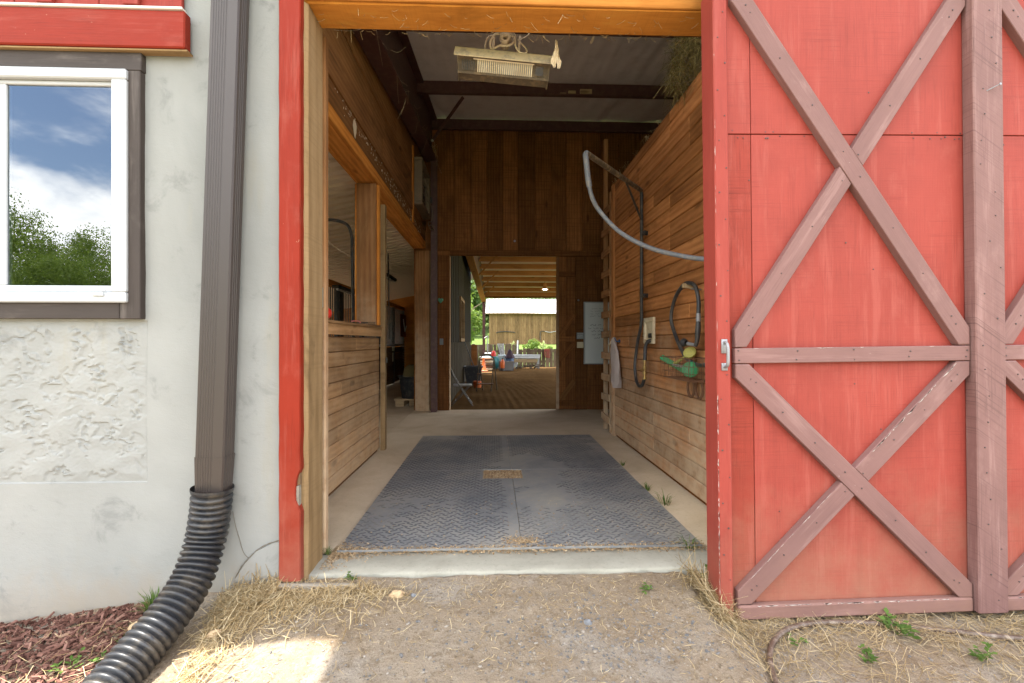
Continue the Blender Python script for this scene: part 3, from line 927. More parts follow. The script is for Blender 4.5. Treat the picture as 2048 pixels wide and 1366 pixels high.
build_upright(b, 'red_face_board', P_TRIM, jp, (-0.99, 2.33, 0))
MB().box((-0.970, 2.318, 0.352), (-0.946, 2.349, 0.458), None, 0.003).build('split_core', W_GREY, jp)
MB().box((-0.972, 2.326, 0.458), (-0.944, 2.349, 0.520), None, 0.003).build('rot_hole', P_BRISTLE, jp)
b = MB()
zs = frange(-0.02, 2.836, 0.03)
for z in zs:
    e = 0.004 * noise.noise(Vector((z * 5, 8, 2))) + 0.0025 * noise.noise(Vector((z * 17, 3, 2)))
    xr = -0.921
    b.v += [(-1.10, 2.355, z), (-0.935 + e, 2.355, z), (xr + e * 0.3, 2.372 + e, z), (xr, 2.39, z), (xr + 0.001, 2.56, z), (xr - 0.006, 2.575, z), (-1.10, 2.575, z)]
nn = 7
for j in range(len(zs) - 1):
    for k in range(nn - 1):
        b.f.append((j * nn + k, j * nn + k + 1, (j + 1) * nn + k + 1, (j + 1) * nn + k))
build_upright(b, 'jamb_timber', W_JAMB, jp, (-0.95, 2.46, 0))
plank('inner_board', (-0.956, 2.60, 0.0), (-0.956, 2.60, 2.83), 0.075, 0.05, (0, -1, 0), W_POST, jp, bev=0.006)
jr = thing('door_post', 'right door post behind the edge of the sliding door', 'post', (1.28, 2.46, 0.0))
build_upright(MB().box((1.225, 2.36, -0.02), (1.36, 2.575, 2.836), None, 0.006), 'jamb_timber', W_JAMB, jr, (1.28, 2.46, 0))
hb = thing('header_beam', 'orange brown timber header across the top of the doorway', 'beam', (0.15, 2.45, 2.836))  # nothing built above it: unseen opening added so sky light reaches the aisle
plank('beam', (-1.10, 2.366, 2.985), (1.36, 2.352, 2.985), 0.29, 0.20, (0, -1, 0), W_BEAM, hb, bev=0.008)
plank('added_facing', (-0.93, 2.345, 2.988), (1.36, 2.345, 2.988), 0.288, 0.02, (0, -1, 0), W_ORANGE, hb, bev=0.004)  # board added in a darker tone to dim the beam's brightly lit front
plank('ledger', (-1.10, 2.572, 2.93), (1.36, 2.572, 2.93), 0.16, 0.04, (0, 1, 0), W_DARK, hb)
# dry cobweb straw caught along the underside of the header
b = MB()
for k in range(150):
    x = R.uniform(-0.9, 1.15)
    y = R.uniform(2.38, 2.58) if k % 3 else 2.572
    z = 2.838 - (0.005 if k % 3 else 0.0)
    L = R.uniform(0.01, 0.055)
    d = Vector((R.uniform(-1, 1), R.uniform(-0.6, 0.6), R.uniform(-0.7, 0.02))).normalized() * L
    p = Vector((x, y, z))
    q = p + d
    q.z = min(q.z, 2.832)
    b.tube([p, (p + q) / 2 + Vector((0, 0, -0.004)), q], 0.0009, 3, False)
tag(b.build('straw_wisps', M_STRAW, hb), kind='stuff')
cb = thing('weathered_board', 'short weathered grey board lying under the red door post on the ground', 'board', (-0.8, 2.31, -0.03))
plank('board', (-1.04, 2.275, -0.018), (-0.66, 2.285, -0.03), 0.045, 0.05, (0, -1, 0.25), W_GREY, cb, bev=0.012)

# ------------------------------------------------------------------ sliding door
DO = Matrix.Translation((1.046, 2.14, -0.13)) @ Matrix.Rotation(RAD(-0.66), 4, 'Y')
dr = thing('sliding_door', 'big red sliding barn door with mauve cross braces hanging open at the right', 'door', M=DO)
DH, DW = 2.955, 2.62


def dplank(name, a, c, w, y, t, mat, bev=0.003):
    """board on the door: a, c = (x, z) ends of its centre line, face at local depth y"""
    p0, p1 = DO @ Vector((a[0], y, a[1])), DO @ Vector((c[0], y, c[1]))
    return plank(name, p0, p1, w, t, DO.to_3x3() @ Vector((0, -1, 0)), mat, dr, bev)


SEAM = 2.265
for a, c, m in ((0.066, 0.187, P_PANEL), (0.19, 1.292, P_PANEL), (1.295, 2.40, P_PANEL), (2.403, 2.56, P_PANEL)):
    dplank('door_panel', ((a + c) / 2, 0.01), ((a + c) / 2, SEAM - 0.002), c - a, 0.031, 0.02, P_PANELR if (c - a) < 0.2 else m, 0.0015)
    dplank('door_panel', ((a + c) / 2, SEAM + 0.002), ((a + c) / 2, DH), c - a, 0.029, 0.02, m, 0.0015)
dplank('stile', (0.033, -0.03), (0.033, DH), 0.066, 0.0, 0.128, P_STILE, 0.005)
dplank('stile', (2.593, -0.03), (2.593, DH), 0.066, 0.0, 0.128, P_STILE, 0.005)
CS0, CS1 = 1.222, 1.368
tag(dplank('centre_stile', ((CS0 + CS1) / 2, 0.0), ((CS0 + CS1) / 2, DH), CS1 - CS0, -0.028, 0.058, P_CENTRE, 0.005), 'wide rough-sawn mauve upright in the middle of the door')
for xa, xb in ((0.084, CS0 - 0.006), (CS1 + 0.006, 2.545)):
    dplank('rail', (xa, 1.222), (xb, 1.222), 0.07, -0.004, 0.034, P_BRACE)
    dplank('bottom_rail', (xa, 0.030), (xb, 0.034), 0.068, -0.010, 0.040, P_BRACE, 0.008)
    # clipped ends: brace centre lines run corner to corner
    for zA, zB in ((1.262, DH - 0.01), (0.068, 1.183)):
        W2 = 0.089
        ax, bx = xa + 0.002, xb - 0.002
        L = math.hypot(bx - ax, zB - zA)
        dx, dz = (bx - ax) / L, (zB - zA) / L
        ins = 0.5 * W2

        def clip(poly, mat, name, y, t, Lx):
            # poly: 2D corner list (x, z) of the brace face, run as one prism; local x along the brace
            cxx = sum(p[0] for p in poly) / len(poly)
            czz = sum(p[1] for p in poly) / len(poly)
            M = DO @ Matrix(((Lx[0], -Lx[1], 0, cxx), (0, 0, -1, y), (Lx[1], Lx[0], 0, czz), (0, 0, 0, 1)))
            n = len(poly)
            me = bpy.data.meshes.new(name)
            loc = [((p[0] - cxx) * Lx[0] + (p[1] - czz) * Lx[1], -(p[0] - cxx) * Lx[1] + (p[1] - czz) * Lx[0]) for p in poly]
            e = 0.0025
            sc = [(u * (1 - e / 0.3), v * (1 - e / 0.045)) for u, v in loc]
            me.from_pydata([(u, v, 0) for u, v in sc] + [(u, v, -e) for u, v in loc] + [(u, v, -t) for u, v in loc], [],
                           [tuple(range(n))] + [((i + 1) % n + o, i + o, i + o + n, (i + 1) % n + o + n) for o in (0, n) for i in range(n)])
            me.materials.append(mat)
            o = bpy.data.objects.new(name, me)
            link(o, dr, M)
            return o

        hx, hz = W2 / 2 / dz, W2 / 2 / dx      # how far the brace's edges sit along the frame from the corner
        # falling brace, whole: top left to bottom right, its corners clipped by the frame
        fall = [(ax, zB), (ax, zB - hz), (bx - hx, zA), (bx, zA), (bx, zA + hz), (ax + hx, zB)]
        clip(fall, P_BRACE, 'brace', -0.006, 0.036, (dx, -dz))
        mx, mz = (ax + bx) / 2, (zA + zB) / 2
        # rising brace, in two halves butted against the falling one
        ux, uz = dx, dz
        cross = W2 / 2 / math.sin(2 * math.atan2(dz, dx))
        nx_, nz_ = -uz, ux
        co = W2 / 2 / math.tan(2 * math.atan2(dz, dx))
        for s in (1, -1):
            g = cross + 0.0015
            pA = (mx + s * (ux * (g - co) + nx_ * W2 / 2), mz + s * (uz * (g - co) + nz_ * W2 / 2))
            pB = (mx + s * (ux * (g + co) - nx_ * W2 / 2), mz + s * (uz * (g + co) - nz_ * W2 / 2))
            if s > 0:
                poly = [pA, pB, (bx, zB - hz), (bx, zB), (bx - hx, zB)]
            else:
                poly = [pA, pB, (ax, zA + hz), (ax, zA), (ax + hx, zA)]
            clip(poly, P_BRACE, 'brace', -0.003, 0.033, (dx, dz))
b = MB()


def worn(p, q, y, n, wmax):
    """pale bare-wood slivers along the edge p-q (x, z) of a board whose face is at local depth y"""
    d = Vector((q[0] - p[0], 0, q[1] - p[1]))
    L = d.length
    d.normalize()
    nrm = Vector((d.z, 0, -d.x))
    for _ in range(n):
        t = R.uniform(0.04, 0.92) * L
        l = R.uniform(0.008, 0.05)
        w = R.uniform(0.25, 1.0) * wmax
        o_ = Vector((p[0], y - 0.0008, p[1])) + d * t
        b.add([o_, o_ + d * l * .5 + nrm * w * R.uniform(.5, 1), o_ + d * l + nrm * w * .3, o_ + d * l * 1.1], [(3, 2, 1, 0)], DO)


for xa, xb in ((0.084, CS0 - 0.006), (CS1 + 0.006, 2.545)):
    dx_, dz_ = xb - xa, 1.183 - 0.068
    L_ = math.hypot(dx_, dz_)
    ox, oz = -dz_ / L_ * 0.0435, dx_ / L_ * 0.0435
    mx_, mz_ = (xa + xb) / 2, (0.068 + 1.183) / 2
    worn((mx_ + ox + 0.06, mz_ + oz + 0.055), (xb + ox - 0.03, 1.183 + oz - 0.03), -0.003, 42, 0.008)
    worn((xa + ox + 0.06, 0.068 + oz + 0.055), (mx_ + ox - 0.06, mz_ + oz - 0.055), -0.003, 16, 0.005)
    worn((xa, 0.064), (xb, 0.068), -0.010, 34, 0.010)
    worn((xa, 1.256), (xb, 1.256), -0.004, 6, 0.004)
worn((0.003, 0.05), (0.003, 1.1), 0.0, 60, -0.006)
worn((0.003, 1.1), (0.003, 2.8), 0.0, 14, -0.004)
tag(b.build('bare_chips', plain('bare_wood_flecks', (0.42, 0.36, 0.32), 0.9, var=0.2, bump=0), dr), kind='stuff')
b = MB()
for M in (DO,):
    b.box((0.02, -0.006, 1.235), (0.048, 0.0, 1.30), M, 0.001).box((0.02, -0.006, 1.155), (0.048, 0.0, 1.19), M, 0.001)
    b.tube(curve_pts([(0.034, -0.004, 1.285), (0.034, -0.022, 1.283), (0.034, -0.036, 1.262), (0.034, -0.036, 1.195), (0.034, -0.022, 1.175), (0.034, -0.004, 1.172)], 5), 0.0075, 8, True, M)
b.build('handle', P_GALV, dr, smooth=True)
# nail heads where boards cross
b = MB()


def nail(x, z, y):
    r = R.uniform(0.0026, 0.0044)
    b.lathe([(r, 0.0), (r, 0.0022), (0.0004, 0.003)], 6, DO @ Matrix.Translation((x + R.uniform(-.006, .006), y, z + R.uniform(-.006, .006))) @ Matrix.Rotation(RAD(90), 4, 'X'))


for xa, xb in ((0.084, CS0 - 0.006), (CS1 + 0.006, 2.545)):
    for k in range(5):
        x = xa + 0.02 + (xb - xa - 0.04) * k / 4
        for dz_ in (-0.018, 0.018):
            nail(x, 1.222 + dz_, -0.004)
    for zA, zB in ((1.262, DH - 0.01), (0.068, 1.183)):
        for t in (0.06, 0.08, 0.2, 0.33, 0.46, 0.53, 0.67, 0.8, 0.92, 0.94):
            x = xa + (xb - xa) * t
            nail(x, zB + (zA - zB) * t, -0.006)
            nail(x, zA + (zB - zA) * t, -0.003)
    for k in range(30):
        nail(R.uniform(xa, xb), R.choice([SEAM - 0.014, SEAM + 0.014, R.uniform(0.1, 2.9)]), 0.03)
for k in range(24):
    nail(R.uniform(CS0 + 0.02, CS1 - 0.02), 0.06 + k * 0.12, -0.028)
    nail(0.02 + 0.03 * (k % 2), 0.06 + k * 0.12, 0.0)
tag(b.build('nail_heads', P_NAIL, dr), kind='stuff')
b = MB().tube([(1.285, -0.028, 2.448), (1.325, -0.052, 2.468)], 0.0022, 6, True, DO)
b.lathe([(0.0055, 0), (0.0055, 0.002), (0.0, 0.002)], 8, DO @ frame((1.325, -0.052, 2.468), 90, 20, 0))
b.build('bent_nail', P_GALV, dr)
tk = thing('door_track', 'timber track board above the sliding red door', 'track', (2.4, 2.25, 2.86))
plank('track_board', (1.0, 2.17, 2.945), (4.2, 2.17, 2.945), 0.14, 0.05, (0, -1, 0), W_POST, tk)
MB().box((1.0, 2.225, 2.86), (4.2, 2.29, 2.93)).build('rail', P_IRON, tk)

# ------------------------------------------------------------------ downspout and corrugated drain
ds = thing('downspout', 'brown ribbed metal downspout leaning down the stucco wall into a black corrugated pipe', 'downspout', M=Matrix.Translation((-1.31, 2.26, 0.44)))
TOPZ = 3.6
hw, hd = 0.066, 0.045


def ds_section(k):
    """closed outline: front with five shallow ribs"""
    pts = [(-hw, hd), (-hw, -hd + 0.008), (-hw + 0.006, -hd)]
    for i in range(6):
        x = -0.046 + i * 0.0115
        pts += [(x - 0.0032, -hd), (x - 0.0014, -hd + 0.0019), (x + 0.0014, -hd + 0.0019), (x + 0.0032, -hd)]
    pts += [(hw - 0.006, -hd), (hw, -hd + 0.008)]
    for i in range(3):
        y = -0.018 + i * 0.016
        pts += [(hw, y - 0.003), (hw - 0.0016, y - 0.0012), (hw - 0.0016, y + 0.0012), (hw, y + 0.003)]
    pts += [(hw, hd)]
    return [(x * k, y * k) for x, y in pts]


def ds_pipe(zlo, zhi, xoff, k0, k1):
    b = MB()
    rings = frange(zlo, zhi, 0.3)
    for z in rings:
        u = (z - zlo) / (zhi - zlo)
        sec = ds_section(k0 + (k1 - k0) * u)
        for x, y in sec:
            b.v.append((x + xoff(z), y + 2.262, z))
    n = len(sec)
    for j in range(len(rings) - 1):
        for i in range(n):
            b.f.append((j * n + i, j * n + (i + 1) % n, (j + 1) * n + (i + 1) % n, (j + 1) * n + i))
    b.f.append(tuple(range(n))[::-1])
    return b


xo = lambda z: -1.320 + 0.0335 * (z - 0.42)
ds_pipe(0.60, TOPZ, xo, 1.0, 1.0).build('upper_length', P_DS, ds, smooth=30)
ds_pipe(0.40, 0.625, xo, 0.93, 1.05).build('lower_length', P_DS, ds, smooth=30)
MB().box((xo(2.0) - 0.075, 2.2145, 3.2), (xo(2.0) + 0.12, 2.34, 3.24)).build('strap', P_DS, ds)

path = curve_pts([(-1.322, 2.262, 0.475), (-1.332, 2.262, 0.36), (-1.345, 2.24, 0.22), (-1.352, 2.155, 0.09), (-1.376, 2.03, -0.005), (-1.41, 1.91, -0.075), (-1.43, 1.80, -0.125), (-1.45, 1.6, -0.18), (-1.50, 1.2, -0.24)], 40)
pp, rr = [], []
acc = 0.0
prev = path[0]
dense = [path[0]]
for p in path[1:]:
    dense.append(p)
step = 0.0036
# resample evenly
ev, dist, i = [dense[0]], 0.0, 0
for a, c in zip(dense, dense[1:]):
    seg = (c - a).length
    while dist + seg >= step * len(ev):
        t = (step * len(ev) - dist) / seg
        ev.append(a.lerp(c, t))
    dist += seg
PROF = [0.0745, 0.078, 0.0855, 0.0873, 0.0880, 0.0873, 0.0855, 0.078]
rad = []
for k, p in enumerate(ev):
    r = PROF[k % 8]
    if k < 4:
        r = 0.088
    d = 1 + 0.01 * noise.noise(p * 5)
    rad.append(r * d * (1.02 if k < 4 else 1))
b = MB().tube(ev, rad, 28, False)
tag(b.build('corrugated_drain_pipe', P_BLACK, None, smooth=75), 'black corrugated plastic drain pipe curving from the downspout onto the ground', 'drain pipe')


# ------------------------------------------------------------------ barn roof
def roofz(y):
    """underside of the roof sheeting; ridge at y = 8.3"""
    return 4.87 - 0.133 * abs(7.96 - y) if y < 8.3 else 4.915 - 0.133 * (y - 8.3)


rf = thing('barn_roof', 'low pitched metal barn roof with white insulation underneath, over aisle and arena', 'roof', (0, 8.3, 4.9))


def slab(y0, y1, xa, xb, t=0.03, dz=0.0, f=roofz):
    b = MB()
    v = []
    for x in (xa, xb):
        for y in (y0, y1):
            v += [(x, y, f(y) + dz), (x, y, f(y) + dz + t)]
    return b.add(v, [(0, 4, 6, 2), (1, 3, 7, 5), (0, 1, 5, 4), (2, 6, 7, 3), (0, 2, 3, 1), (4, 5, 7, 6)])


slab(1.99, 8.3, -9.0, 9.0, 0.05, 0.035).build('front_sheeting', P_DARKROOF, rf)
slab(8.3, 20.7, -0.55, 4.6, 0.05, 0.035).build('arena_sheeting', P_DARKROOF, rf)
slab(8.3, 16.7, -9.0, -0.56, 0.05, 0.035).build('stall_sheeting', P_DARKROOF, rf)
# sagging white insulation blanket: wrinkled between purlins
b = grid_mesh(frange(-1.3, 3.0, 0.03), frange(2.55, 8.0, 0.09), lambda x, y: roofz(y) + 0.012 + 0.022 * noise.noise(Vector((x * 7 + 1.5 * noise.noise(Vector((x * 2, y * 0.7, 4))), y * 0.35, 3))) + 0.007 * noise.noise(Vector((x * 16, y * 0.9, 8))))
b.build('insulation_blanket', P_INSUL, rf, smooth=80)
slab(8.4, 20.68, -0.5, 4.55, 0.004, 0.02).build('arena_underside', P_ARROOF, rf)
MB().box((-1.86, 2.37, 4.1), (3.5, 2.5, 6.7)).build('unseen_gable', P_SIDING, rf)  # unseen gable, added only to carry the shading hood
slab(1.38, 2.6, -1.86, 3.5, 0.06, 0.0, lambda y: 6.55 - 0.12 * (2.6 - y)).build('shade_hood', P_DARKROOF, rf)  # added out of view to shade the ground before the door

# steel: rafter with column, purlins, flange brace
ra = thing('steel_rafter', 'dark maroon steel rafter and column along the left side of the aisle', 'rafter', (-1.03, 7.7, 0))
b = MB()
y0, y1 = 2.56, 7.86
rb = lambda y: 4.17 - 0.125 * (7.96 - y)
rt = lambda y: roofz(y) - 0.02
for xa, xb, f0, f1 in ((-1.04, -1.028, rb, rt),):
    b.add([(xa, y0, f0(y0)), (xb, y0, f0(y0)), (xb, y0, f1(y0)), (xa, y0, f1(y0)), (xa, y1, f0(y1)), (xb, y1, f0(y1)), (xb, y1, f1(y1)), (xa, y1, f1(y1))],
          [(0, 1, 2, 3), (4, 7, 6, 5), (0, 4, 5, 1), (1, 5, 6, 2), (2, 6, 7, 3), (3, 7, 4, 0)])
b.build('web', P_MAROON, ra)
for nm, f, dz in (('bottom_flange', rb, -0.012), ('top_flange', rt, -0.012)):
    b = MB()
    b.add([(xx, y, f(y) + d) for y in (y0, y1) for xx in (-1.13, -0.935) for d in (dz, 0)], [(0, 1, 3, 2), (4, 6, 7, 5), (0, 4, 5, 1), (2, 3, 7, 6), (0, 2, 6, 4), (1, 5, 7, 3)])
    b.build(nm, P_MAROON, ra)
b = MB()
b.box((-1.035, 7.74, 0.0), (-0.94, 7.752, 4.15)).box((-1.035, 7.85, 0.0), (-0.94, 7.862, 4.15)).box((-0.992, 7.752, 0.0), (-0.982, 7.85, 4.15))
b.build('column', P_MAROON, ra)
plank('flange_brace', (-0.94, 6.95, 4.07), (-0.42, 6.42, 4.49), 0.05, 0.006, (0, -1, 0.1), P_MAROON, ra)
b = MB().box((-0.915, 6.90, 4.085), (-0.88, 6.912, 4.112), frame((0, 0, 0)))
b.build('label', P_WHITE, ra)
pu = None
for k, y in enumerate((7.83, 6.33, 4.72, 3.2)):
    zb = roofz(y) - 0.185
    T = thing('roof_purlin', ['dark steel purlin against the top of the back wall boards', 'dark steel purlin crossing the white ceiling behind the heater', 'dark steel purlin hidden over the heater', 'dark steel purlin nearest the header'][k], 'purlin', (0.5, y, zb), group='roof purlins over the aisle')
    b = MB().box((-1.3, y, zb), (3.0, y + 0.006, zb + 0.185)).box((-1.3, y - 0.055, zb), (3.0, y, zb + 0.006)).box((-1.3, y - 0.055, zb + 0.006), (3.0, y - 0.05, zb + 0.022))
    b.build('channel', P_MAROON, T)
bl = [(0.93, 0.085, 0.03), (1.05, 0.10, 0.062), (1.24, 0.16, 0.085)]
for k, (x, w, h) in enumerate(bl):
    z = roofz(6.33) - 0.178
    o = plank('wood_offcut', (x - w / 2, 6.285, z + h / 2), (x + w / 2, 6.285, z + h / 2), h, 0.04, (0, -1, 0), W_PALLET, None)
    tag(o, ['thin scrap of wood on the steel purlin, left of two bigger ones', 'small square wood block on the purlin between two other scraps', 'largest tan wood block resting on the steel purlin'][k], 'wood block', 'wood scraps on the purlin')
# dusty cobwebs in the top left corner
b = MB()
for k in range(46):
    y = R.uniform(2.7, 7.8)
    p = Vector((R.uniform(-0.96, -0.9), y, rb(y) + R.uniform(-0.02, 0.05)))
    q = p + Vector((R.uniform(-0.25, 0.12), R.uniform(-0.3, 0.3), R.uniform(-0.25, 0.3)))
    mm = (p + q) / 2 + Vector((0, 0, -R.uniform(0.01, 0.07)))
    b.tube(curve_pts([p, mm, q], 4), R.uniform(0.0005, 0.0012), 3, False)
tag(b.build('cobwebs', P_RAG, None), 'dusty cobwebs strung along the steel rafter', 'cobwebs', kind='stuff')

# ------------------------------------------------------------------ left side: half wall, posts, lintel, upper planks
XL = -1.215
hw_ = thing('half_wall', 'waist high half wall of tan planks with a plank cap on the left', 'half wall', (-1.27, 3.8, 0))
pitch, z = 0.1165, 0.03
k = 0
while z < 1.19:
    h = min(pitch, 1.195 - z)
    j = 0.0015 * R.uniform(-1, 1)
    splits = [2.6, 5.03] if k % 3 else [2.6, R.uniform(3.6, 4.4), 5.03]
    for a, c in zip(splits, splits[1:]):
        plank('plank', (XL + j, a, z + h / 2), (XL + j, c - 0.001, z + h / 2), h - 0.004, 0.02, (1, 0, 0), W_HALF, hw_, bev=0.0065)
    z += pitch
    k += 1
MB().box((-1.36, 2.6, 0.0), (XL - 0.022, 5.03, 1.2)).build('backing', W_STALL, hw_)
plank('cap_fascia', (XL + 0.018, 2.6, 1.256), (XL + 0.018, 5.04, 1.256), 0.085, 0.03, (1, 0, 0), W_HALF, hw_)
plank('cap', (-1.285, 2.6, 1.318), (-1.285, 5.05, 1.318), 0.20, 0.022, (0, 0, 1), W_HALF, hw_)
es = thing('end_stud', 'narrow tan stud at the far end of the left half wall', 'stud', (-1.2, 5.1, 0))
plank('stud', (XL + 0.055, 5.09, 0.0), (XL + 0.055, 5.09, 2.62), 0.075, 0.05, (1, 0, 0), W_JAMB, es)
plank('backing_stud', (XL + 0.0, 5.07, 1.33), (XL + 0.0, 5.07, 2.62), 0.05, 0.14, (1, 0, 0), W_POST, es)
MB().box((XL + 0.056, 5.075, 0.93), (XL + 0.07, 5.105, 0.99), None, 0.003).build('latch', P_IRON, es)
cp = thing('wide_post', 'wide brown stained post standing on the cap of the half wall', 'post', (-1.25, 4.65, 1.32))
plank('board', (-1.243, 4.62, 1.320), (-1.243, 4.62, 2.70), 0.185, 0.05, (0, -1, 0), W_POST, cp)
plank('edge_strip', (-1.14, 4.66, 1.320), (-1.14, 4.66, 2.70), 0.03, 0.05, (0, -1, 0), W_ORANGE, cp)
plank('edge_strip', (-1.345, 4.63, 1.320), (-1.345, 4.63, 2.70), 0.018, 0.05, (0, -1, 0), W_ORANGE, cp)
lt = thing('lintel', 'orange brown timber lintel over the openings on the left side of the aisle', 'beam', (-1.25, 5, 2.7))
plank('face_board', (-1.147, 2.58, 2.775), (-1.147, 7.93, 2.775), 0.105, 0.035, (1, 0, 0), W_ORANGE, lt)
plank('soffit_board', (-1.265, 2.58, 2.718), (-1.265, 7.93, 2.718), 0.17, 0.035, (0, 0, -1), W_ORANGE, lt)
plank('inner_board', (-1.352, 2.58, 2.80), (-1.352, 7.93, 2.80), 0.18, 0.03, (-1, 0, 0), W_ORANGE, lt)
up_ = thing('upper_plank_wall', 'brown horizontal plank wall above the lintel on the left, spattered with pale bird droppings', 'wall', (-1.15, 5, 2.83))
for za, zc, pr in ((2.832, 3.01, 0.0), (3.014, 3.26, 0.012), (3.264, 3.52, -0.004), (3.524, 3.80, 0.004), (3.804, 4.1, 0.0), (4.104, 4.4, 0.0), (4.404, 4.80, 0.0)):
    sp = [2.58, R.uniform(4.2, 6.2), 7.93]
    for a, c in zip(sp, sp[1:]):
        plank('plank', (-1.152 + pr, a, (za + zc) / 2), (-1.152 + pr, c - 0.002, (za + zc) / 2), zc - za, 0.03, (1, 0, 0), W_UP, up_, bev=0.004)
MB().box((-1.34, 2.58, 2.86), (-1.20, 7.93, 4.2)).build('backing', W_DARK, up_)
# bird droppings: flat splashes of their own
b = MB()
for k in range(150):
    t = R.random()
    y = 3.5 + 3.9 * t + R.gauss(0, 0.08)
    zc_ = 2.98 - 0.10 * t + R.gauss(0, 0.035)
    zc_ = max(2.835, min(3.005, zc_))
    r = R.uniform(0.003, 0.011) * (0.8 + t)
    n = 6
    b.add([(-1.1495, y + r * math.cos(a * 2 * math.pi / n) * R.uniform(.6, 1.3), zc_ + r * math.sin(a * 2 * math.pi / n) * R.uniform(.7, 1.6)) for a in range(n)], [tuple(range(n))])
for k in range(1):
    n = 14
    b.add([(-1.1495, 3.93 + 0.05 * math.cos(a * 2 * math.pi / n) * R.uniform(.7, 1.2), 2.925 + 0.075 * math.sin(a * 2 * math.pi / n) * R.uniform(.8, 1.2)) for a in range(n)], [tuple(range(n))])
tag(b.build('bird_droppings', P_RAG, up_), kind='stuff')
# box fan with guard and cord
fan = thing('box_fan', 'dusty cream caged fan with a dangling cord high on the left plank wall', 'fan', (-1.08, 7.2, 3.1))
b = MB()
FY0, FY1, FZ0, FZ1 = 6.75, 7.62, 3.12, 3.80
for a, c in (((FY0, FZ0), (FY1, FZ0 + 0.05)), ((FY0, FZ1 - 0.05), (FY1, FZ1))):
    b.box((-1.145, a[0], a[1]), (-1.02, c[0], c[1]), None, 0.01)
for a, c in (((FY0, FZ0 + 0.05), (FY0 + 0.05, FZ1 - 0.05)), ((FY1 - 0.12, FZ0 + 0.05), (FY1, FZ1 - 0.05))):
    b.box((-1.145, a[0], a[1]), (-1.021, c[0], c[1]), None, 0.01)
b.build('frame', P_FANW, fan)
b = MB()
for k in range(6):
    z = FZ0 + 0.11 + k * 0.092
    b.tube([(-1.03, FY0 + 0.05, z), (-1.03, FY1 - 0.12, z)], 0.004, 5)
b.build('guard', P_FANW, fan)
b = MB().lathe([(0.07, -0.03), (0.07, 0.03), (0.02, 0.05)], 14, frame((-1.09, 7.15, 3.46), 0, 90, 0))
for k in range(5):
    b.box((-0.005, -0.05, 0.06), (0.005, 0.05, 0.26), frame((-1.09, 7.15, 3.46)) @ Matrix.Rotation(k * 1.2566, 4, 'X') @ Matrix.Rotation(0.5, 4, 'Z'))
b.build('blades', P_IRON, fan)
MB().tube(curve_pts([(-1.02, 7.60, 3.38), (-0.99, 7.62, 3.25), (-1.0, 7.58, 3.1), (-1.03, 7.4, 3.02), (-1.02, 7.55, 2.96), (-0.98, 7.68, 2.98), (-1.0, 7.6, 3.03), (-1.03, 7.5, 3.0)], 7), 0.007, 6).build('cord', P_FANW, fan)
MB().box((-1.02, 7.56, 3.38), (-0.995, 7.62, 3.47), None, 0.004).build('plug', P_IRON, fan)
plank('fan_bracket', (-1.13, 6.68, 2.84), (-1.13, 6.68, 3.92), 0.06, 0.03, (1, 0, 0), W_ORANGE, fan)

# stud and switch box just inside the door
so = thing('short_stud', 'short orange stud standing on the near end of the half wall cap', 'stud', (-1.3, 3.5, 1.32))
plank('stud', (-1.30, 3.48, 1.320), (-1.30, 3.48, 2.08), 0.11, 0.04, (0, -1, 0), W_ORANGE, so)
sw = thing('switch_box', 'grey green electrical box on the back of the bare door jamb', 'switch box', (-0.98, 2.66, 1.33))
MB().box((-0.975, 2.578, 1.34), (-0.93, 2.68, 1.46), None, 0.008).box((-0.965, 2.59, 1.46), (-0.945, 2.61, 1.53)).build('box', P_SWGREY, sw)
ball = MB()
prof = [(0.001, 0.0)] + [(0.045 * math.sin(a), 0.045 - 0.045 * math.cos(a)) for a in [0.3 * i for i in range(1, 10)]] + [(0.008, 0.09), (0.008, 0.1), (0.001, 0.1)]
ball.lathe(prof, 18, frame((-1.215, 3.44, 1.320)))
tag(ball.build('red_ball', P_REDP, None, smooth=True), 'shiny red ball sitting on the cap of the half wall by the door', 'ball')
br_ = thing('brush', 'dark brush lying on the half wall cap in front of the wide post', 'brush', (-1.2, 4.5, 1.32))
MB().tube(curve_pts([(-1.29, 4.42, 1.331), (-1.24, 4.45, 1.335), (-1.19, 4.5, 1.337)], 4), [0.006] * 4 + [0.008] * 5, 6).build('handle', P_IRON, br_)
MB().box((-1.19, 4.47, 1.320), (-1.13, 4.53, 1.345), None, 0.006).build('head', P_BRISTLE, br_)
MB().box((-1.31, 4.36, 1.320), (-1.25, 4.40, 1.334), None, 0.004).box((-1.30, 4.365, 1.334), (-1.27, 4.38, 1.375), None, 0.003)
hpk = thing('hoof_pick', 'small faded pink tool lying on the half wall cap left of the dark brush', 'hoof pick', (-1.28, 4.38, 1.32))
MB().tube(curve_pts([(-1.32, 4.40, 1.345), (-1.29, 4.41, 1.352), (-1.25, 4.40, 1.346), (-1.23, 4.38, 1.335)], 4), 0.007, 6).build('handle', P_PINK, hpk)
MB().tube([(-1.32, 4.40, 1.345), (-1.325, 4.42, 1.33), (-1.32, 4.43, 1.326)], 0.003, 5).build('hook', P_IRON, hpk)

